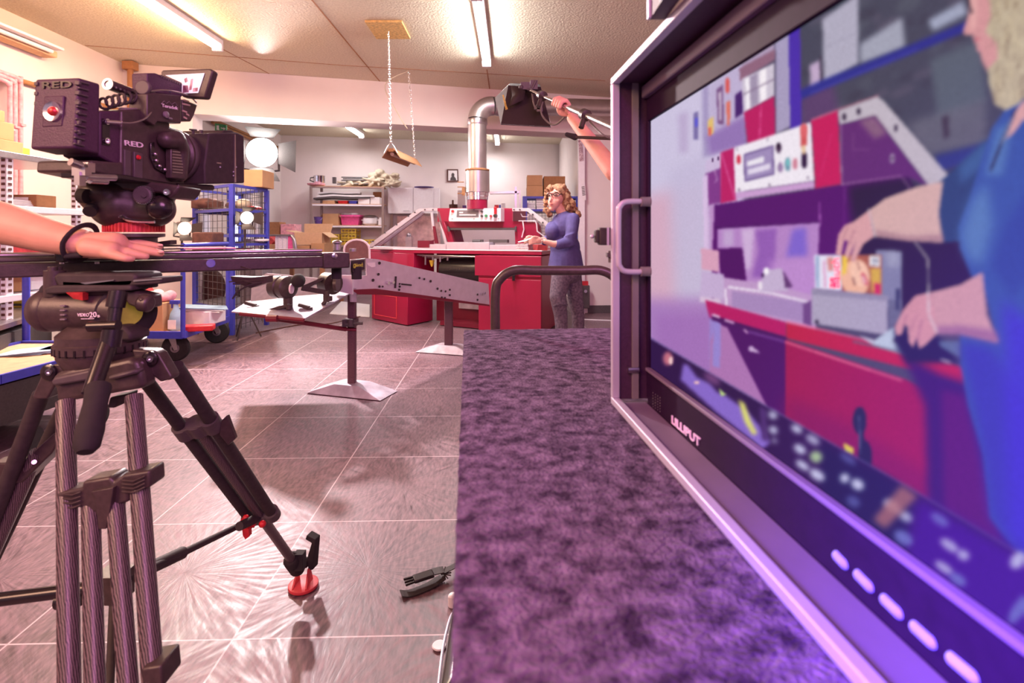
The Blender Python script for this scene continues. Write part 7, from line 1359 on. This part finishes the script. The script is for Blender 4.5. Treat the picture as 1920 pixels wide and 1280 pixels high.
elp(1612, 788, 13, 26, (26, 34, 66), 1); ln_p([(1614, 790), (1618, 868)], 10, (28, 34, 70), 1); elp(1622, 856, 13, 30, (24, 30, 64), 1); ln_p([(1611, 780), (1613, 850)], 2.5, (96, 110, 150), 1, .8); pg([(1582, 830), (1600, 840), (1600, 852), (1584, 846)], (226, 206, 60), .8)
# her arms, paper, sweater, head
pg([(1610, 628), (1640, 638), (1676, 612), (1684, 618), (1674, 640), (1714, 656), (1700, 666), (1640, 648)], (186, 196, 216), .8); ln_p([(1600, 640), (1700, 662)], 3, (90, 110, 130), 1); pg([(1676, 612), (1760, 630), (1800, 680), (1700, 680), (1680, 650)], (26, 26, 66), 5)
pg([(1760, 640), (1800, 640), (1800, 670), (1764, 650)], (100, 120, 160), 2, .8); ln_p([(1765, 674), (1782, 680)], 3, (210, 190, 210), 1)
pg([(1850, 262), (1757, 345), (1756, 395), (1768, 454), (1806, 452), (1836, 390)], (36, 66, 112), 1.5); pg([(1850, 262), (1800, 310), (1800, 345), (1860, 300)], (60, 100, 156), 6, .8)
pg([(1926, 180), (1885, 205), (1860, 240), (1840, 300), (1815, 380), (1797, 425), (1800, 465), (1820, 515), (1836, 535), (1838, 514), (1870, 640), (1800, 625), (1802, 690), (1815, 760), (1842, 850), (1856, 970), (1926, 1060)], (50, 84, 160), 1)
pg([(1820, 380), (1850, 340), (1862, 420), (1840, 500), (1812, 480), (1800, 440)], (92, 132, 184), 10, .8); pg([(1868, 240), (1900, 230), (1880, 330), (1846, 330)], (84, 124, 180), 6, .8); pg([(1886, 420), (1926, 360), (1926, 520), (1900, 560), (1860, 500)], (40, 66, 150), 8, .7); pg([(1800, 640), (1860, 650), (1926, 760), (1926, 1060), (1856, 970), (1842, 850)], (52, 52, 176), 10, .8); pg([(1880, 560), (1926, 600), (1926, 1040), (1890, 1000)], (62, 50, 206), 14, .8)  # blue glare at the right edge is put into the lower sweater's colour
ln_p([(1905, 205), (1880, 262), (1858, 318)], 4, (24, 26, 44), 1); ln_p([(1896, 222), (1878, 270)], 2, (190, 200, 220), .8); pg([(1926, 178), (1906, 206), (1885, 262), (1900, 250), (1926, 214)], (214, 160, 158), 1)
pg([(1768, 340), (1720, 350), (1660, 372), (1630, 394), (1640, 442), (1700, 450), (1768, 454), (1760, 400)], (212, 172, 166), .8); pg([(1640, 430), (1700, 442), (1768, 440), (1768, 454), (1700, 451), (1642, 443)], (160, 116, 126), 3, .7)
pg([(1632, 392), (1600, 416), (1584, 422), (1572, 440), (1567, 478), (1577, 479), (1583, 450), (1590, 452), (1583, 478), (1590, 487), (1597, 470), (1604, 452), (1594, 488), (1602, 492), (1618, 458), (1640, 442)], (216, 160, 162), .6); ln_p([(1590, 424), (1580, 450)], 1.5, (150, 90, 110), .6, .8); ln_p([(1602, 430), (1592, 458)], 1.5, (150, 90, 110), .6, .8)
ln_p([(1628, 392), (1634, 412), (1641, 444)], 2, (206, 206, 214), .5)
pg([(1842, 510), (1800, 534), (1745, 548), (1740, 590), (1755, 624), (1800, 625), (1872, 642), (1850, 590)], (206, 152, 160), .8); pg([(1755, 612), (1800, 610), (1868, 620), (1874, 644), (1800, 628), (1757, 626)], (150, 96, 140), 4, .8)
pg([(1745, 548), (1716, 554), (1694, 580), (1678, 612), (1680, 628), (1690, 628), (1696, 608), (1702, 612), (1704, 640), (1712, 652), (1718, 634), (1724, 654), (1736, 646), (1757, 625)], (210, 146, 156), .7); ln_p([(1700, 590), (1694, 612)], 1.6, (140, 80, 110), .7, .8); ln_p([(1718, 590), (1706, 622)], 1.6, (150, 90, 120), .7, .7); ln_p([(1728, 600), (1720, 640)], 1.6, (140, 80, 120), .7, .8); ln_p([(1740, 548), (1742, 590), (1756, 622)], 2.6, (220, 220, 226), .6)
pg([(1818, -40), (1866, -40), (1876, 60), (1884, 130), (1852, 134), (1842, 116), (1838, 100), (1832, 88), (1826, 74), (1824, 66), (1810, 66), (1806, 58), (1816, 28)], (212, 150, 152), .8); pg([(1818, -20), (1832, -20), (1830, 50), (1820, 60)], (232, 176, 172), 3, .8); elp(1832, 74, 5, 4, (196, 110, 124), .8); elp(1836, 92, 5, 4, (220, 150, 158), 1); ln_p([(1813, -30), (1817, 8), (1822, 24)], 4, (26, 26, 40), .8); pg([(1852, 128), (1885, 120), (1890, 150), (1862, 140)], (150, 100, 110), 3)
pg([(1852, -60), (1926, -60), (1926, 176), (1908, 196), (1886, 206), (1866, 196), (1856, 160), (1852, 130), (1872, 110), (1868, 80), (1848, 60), (1858, 30)], (188, 172, 146), 1)
for _ in range(120):
    x = rng.uniform(1856, 1920); y = rng.uniform(-50, 190)
    if x < 1868 and 70 < y < 125: continue
    ln_p([(x, y), (x + rng.uniform(-6, 5), y + 9), (x + rng.uniform(-4, 7), y + 20)], 2, [(222, 208, 176), (134, 112, 92), (206, 188, 150)][rng.randint(3)], .8, .7)
# menu strip under the picture
L1_ = lambda x: np.interp(x, [1200, 1232, 1437, 1698, 1912, 1960], [622, 641, 761, 910, 1038, 1066])
put(YY > L1_(XX), (42, 18, 70), 1, .8); pg([(1540, 830), (1640, 880), (1720, 930), (1700, 1050), (1540, 930)], (20, 22, 66), 8)
pg([(1720, 930), (1926, 1046), (1926, 1300), (1690, 1060)], (62, 16, 138), 12); put(np.abs(YY - L1_(XX)) < 1.6, (120, 110, 170), .6, .8)
elp(1252, 672, 9, 13, (196, 110, 130), 3); elp(1258, 676, 4, 8, (240, 200, 200), 2); pg([(1276, 712), (1281, 682), (1290, 684), (1306, 706), (1330, 718), (1345, 735), (1362, 742), (1400, 770), (1426, 800), (1444, 830), (1430, 842), (1340, 770)], (134, 104, 200), 3); pg([(1384, 748), (1396, 756), (1408, 790), (1420, 812), (1412, 816), (1396, 790)], (222, 220, 110), 3); pg([(1348, 728), (1362, 740), (1352, 742)], (190, 220, 130), 2); elp(1306, 717, 5, 3, (250, 200, 190), 1.5); elp(1335, 710, 18, 7, (150, 90, 150), 4, .7, .6)
pg([(1424, 760), (1436, 768), (1440, 830), (1428, 822)], (76, 46, 110), 3)
for x, y, rx, ry, c_, a_ in ((1449, 778, 9, 7, 0, 1), (1450, 806, 9, 7, 0, 1), (1452, 826, 6, 4, 0, .9), (1494, 804, 12, 7, 0, 1), (1524, 824, 15, 8, 0, .8), (1500, 842, 13, 8, 0, 1), (1530, 856, 12, 11, 1, .9), (1505, 872, 15, 7, 0, 1), (1532, 890, 16, 9, 0, 1), (1590, 860, 18, 7, 2, .6), (1584, 896, 9, 9, 0, 1), (1608, 908, 13, 10, 0, 1), (1600, 940, 14, 10, 2, .6), (1672, 948, 18, 10, 0, .8), (1698, 968, 14, 9, 0, .8), (1694, 1008, 20, 12, 2, .9), (1762, 974, 20, 9, 2, .8), (1780, 1022, 20, 9, 0, .8), (1806, 1040, 12, 10, 0, .8), (1770, 1064, 20, 8, 0, .8), (1796, 1086, 18, 10, 2, .9), (1908, 1050, 12, 18, 0, .9), (1912, 1140, 12, 34, 2, .9)):
    elp(x, y, rx, ry, [(196, 196, 226), (176, 206, 150), (110, 116, 190)][c_], 4, a_, .6)
pg([(1690, 908), (1722, 930), (1660, 992), (1636, 974)], (176, 110, 96), 6, .8)
# transfer the picture to the grid in the display plane
NU, NV = 520, 400; Wd = .560
us = np.linspace(0, 1, NU + 1); vs_ = np.linspace(0, 1, NV + 1)
A0_ = O_ - du * u0 + nw * .045; UU, VV = np.meshgrid(us, vs_, indexing='ij')
X3 = A0_.x - du.x * UU * Wd; Y3 = A0_.y - du.y * UU * Wd; Z3 = O_.z + ZB + (ZT - ZB) * VV
px_ = CX + F * X3 / Y3; py_ = CY - F * (Z3 - CH) / Y3; k_ = np.where(px_ > 1918, (1918 - 876) / (px_ - 876), 1.0); qx = np.minimum(px_, 1918); qy = 423 + (py_ - 423) * k_
ix = np.clip((qx - GX0) / ST, 0, len(gx) - 1.001); iy = np.clip((qy - GY0) / ST, 0, len(gy) - 1.001); i0 = ix.astype(int); j0 = iy.astype(int); fx = (ix - i0)[..., None]; fy_ = (iy - j0)[..., None]
col = CV[j0, i0] * (1 - fx) * (1 - fy_) + CV[j0, i0 + 1] * fx * (1 - fy_) + CV[j0 + 1, i0] * (1 - fx) * fy_ + CV[j0 + 1, i0 + 1] * fx * fy_
col = np.clip(col / 255, 0, 1); col = np.where(col <= .04045, col / 12.92, ((col + .055) / 1.055) ** 2.4)
me = bpy.data.meshes.new('screen'); nv = (NU + 1) * (NV + 1); og = ORG[t]
co = np.stack([X3 - og.x, Y3 - og.y, Z3 - og.z], -1).reshape(-1, 3); me.vertices.add(nv); me.vertices.foreach_set('co', co.ravel())
I_, J_ = np.meshgrid(np.arange(NU), np.arange(NV), indexing='ij'); a0 = (I_ * (NV + 1) + J_).ravel(); quads = np.stack([a0, a0 + NV + 1, a0 + NV + 2, a0 + 1], -1)
me.loops.add(quads.size); me.loops.foreach_set('vertex_index', quads.ravel().astype(np.int32)); me.polygons.add(len(quads)); me.polygons.foreach_set('loop_start', (np.arange(len(quads)) * 4).astype(np.int32)); me.update(calc_edges=True)
at = me.color_attributes.new('picture', 'FLOAT_COLOR', 'POINT'); at.data.foreach_set('color', np.concatenate([col.reshape(-1, 3), np.ones((nv, 1))], 1).ravel().astype(np.float32))
so = bpy.data.objects.new('screen', me); link(so, t)
m_['bezel'].node_tree.nodes['Principled BSDF'].inputs['Specular IOR Level'].default_value = .1
m = bpy.data.materials.new('live_picture'); m.use_nodes = True; n = m.node_tree.nodes; l = m.node_tree.links; pb = n['Principled BSDF']; an_ = n.new('ShaderNodeAttribute'); an_.attribute_name = 'picture'
gn = n.new('ShaderNodeTexNoise'); gn.inputs['Scale'].default_value = 900; gn.inputs['Detail'].default_value = 2; mm_ = n.new('ShaderNodeMath'); mm_.operation = 'MULTIPLY_ADD'; mm_.inputs[1].default_value = .5; mm_.inputs[2].default_value = .72; tc = n.new('ShaderNodeTexCoord'); l.new(tc.outputs['Object'], gn.inputs['Vector']); l.new(gn.outputs['Fac'], mm_.inputs[0])
l.new(an_.outputs['Color'], pb.inputs['Emission Color']); l.new(mm_.outputs[0], pb.inputs['Emission Strength']); pb.inputs['Base Color'].default_value = (.012, .010, .014, 1); pb.inputs['Roughness'].default_value = .6; pb.inputs['Specular IOR Level'].default_value = 0; me.materials.append(m)
so['label'] = 'glowing live picture of the red machine and the woman at work'
fit_text('cover_lettering', 'Bauch', SP(1575.5, 541, .0006), SP(1575, 484, .0006), .0070, mat('red_glow', (200, 30, 60), .5, emit=(206, 34, 66), es=.9), so, up=-du * -1, ext=.0002)
fit_text('cover_lettering', 'ze', SP(1566, 541, .0006), SP(1566, 520, .0006), .0065, m_['red_glow'], so, up=-du * -1, ext=.0002)
BZ = .0044
fit_text('brand_lettering', 'LILLIPUT', SP(1266, 792, BZ), SP(1321, 838, BZ), .0095, mat('brand_ink', (226, 196, 226), .5, emit=(190, 130, 190), es=.25), bz, ext=.0006)
for k, (x, y, x1, y1) in enumerate(((1577, 1038, 1598, 1060), (1616, 1072, 1648, 1104), (1666, 1118, 1704, 1154), (1722, 1168, 1768, 1210), (1790, 1226, 1850, 1276), (1880, 1308, 1960, 1380))):
    p0, p1 = SP(x, y, BZ - .001), SP(x1, y1, BZ - .001); b = B(); mid_ = (p0 + p1) / 2; b.caps(mid_ + (p0 - mid_) * .62, mid_ + (p1 - mid_) * .62, .0034, .0034, 12); obj('button', b, m_['button_white'], bz)
b = B()
for r_ in range(6):
    for c_ in range(4): p = SP(1230 + 4.5 * c_, 736 + 3 * c_ + 5.2 * r_, BZ - .001); b.sph(p, .0009, 6)
obj('speaker_grille', b, m_['grey_plastic'], bz)
# handle, latch, hinge of the case
b = B(); ua = .020; b.tube(smooth_pts([M3(ua, .042, .22 + .042), M3(ua, .012, .22 + .042), M3(ua, .003, .22 + .036), M3(ua, .001, .22 + .025), M3(ua, .001, .22 - .03), M3(ua, .003, .22 - .041), M3(ua, .012, .22 - .047), M3(ua, .042, .22 - .047)], 6), .0036, 12); obj('handle', b, m_['case_rim'], t, label='pale metal grab handle')
for z_ in (.22 + .042, .22 - .047): b = B(); b.cyl(M3(ua, .030, z_), M3(ua, .042, z_), .0062); obj('handle_socket', b, m_['grey_plastic'], t)
b = B(); b.cyl(M3(.010, .030, .045), M3(.010, .016, .045), .004); obj('rack_screw', b, m_['steel'], t)
b = B(); q = P(1136, 443, .706); b.box(q, (.020, .02, .023)); b.box(q + V((-.012, 0, 0)), (.006, .016, .017)); lt = obj('latch', b, m_['black_matte'], cs, bevel=.002)
b = B(); b.box(q + V((.001, -.0105, 0)), (.003, .001, .023)); b.box(q + V((.006, -.0105, 0)), (.003, .001, .023)); b.sph(q + V((-.018, 0, 0)), .0028, 8); obj('latch_stripes', b, m_['case_rim'], lt)
b = B(); b.cyl(P(1146, 470, .706), P(1146, 492, .706), .004); b.box(P(1143, 478, .706), (.008, .01, .006)); obj('strap_ring', b, m_['dark_grey'], cs)
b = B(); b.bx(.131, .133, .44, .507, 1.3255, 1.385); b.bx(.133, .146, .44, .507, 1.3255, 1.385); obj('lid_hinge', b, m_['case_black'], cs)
b = B(); b.bx(.1285, .131, .502, .508, 1.3255, 1.385); obj('hinge_edge', b, m_['case_rim'], cs)
# ------------------------------------------------------------------ floor bits beside the trolley
def fp(px, py, h=0.0): D = (CH - h) * F / (py - CY); return P(px, py, D)
t = thing('buckle_strap', 'black webbing strap with clip buckle lying on the tiles', 'strap', fp(795, 1095))
b = B(); pts = [fp(752, 1112, .012), fp(768, 1112, .004), fp(800, 1100, .006), fp(825, 1085, .012), fp(836, 1078, .02), fp(832, 1068, .032), fp(812, 1072, .034)]
pts = smooth_pts(pts, 5); 
for p, q in zip(pts, pts[1:]): b.beam(p, q + (q - p) * .05, .034, .003)
b.beam(fp(830, 1072, .03), fp(862, 1056, .03), .022, .003); obj('webbing', b, m_['black_matte'], t)
b = B(); b.beam(fp(775, 1086, .03), fp(812, 1074, .034), .036, .010); bk = obj('buckle', b, m_['black_gloss'], t, bevel=.003)
b = B(); e = (fp(775, 1086, .03) - fp(812, 1074, .034)).normalized(); sd_ = e.cross(V((0, 0, 1))).normalized()
for sg in (-1, 0, 1): b.beam(fp(775, 1086, .03) + sd_ * sg * .013, fp(775, 1086, .03) + sd_ * sg * .015 + e * .028, .006, .006)
obj('prongs', b, m_['black_gloss'], bk, bevel=.001)
t = thing('quilted_bag', 'black quilted bag with pale edge on the floor against the trolley', 'bag', fp(860, 1220))
b = B(); c_ = V((-.10, 1.36, .05)); b.box(c_, (.13, .34, .10)); b.box(c_ + V((.01, 0, .03)), (.1, .3, .06)); bg_ = blob('bag_body', b, m_['black_gloss'], t, vox=.008, sm=6)
b = B(); b.tube(smooth_pts([V((-.163, 1.545, .03)), V((-.172, 1.50, .05)), V((-.178, 1.40, .055)), V((-.176, 1.30, .055)), V((-.17, 1.18, .04))], 6), .004, 8); obj('pale_piping', b, m_['case_rim'], t)
b = B(); b.lathe([(.018, 0), (.020, .002), (.018, .005)], V((-.198, 1.452, .003)), V((0, 0, 1)), 20); tag(obj('white_glide', b, m_['white_plastic']), 'small white plastic disc on the floor beside the quilted bag', 'disc')
b = B(); b.cyl((-.1795, 1.615, .002), (-.1795, 1.615, .030), .014); b.sph((-.1795, 1.615, .03), (.014, .014, .008), 12); tag(obj('white_round_cap', b, m_['white_plastic']), 'white rounded cap standing just left of the trolley edge', 'cap')  # plain rounded white cap, its use unknown
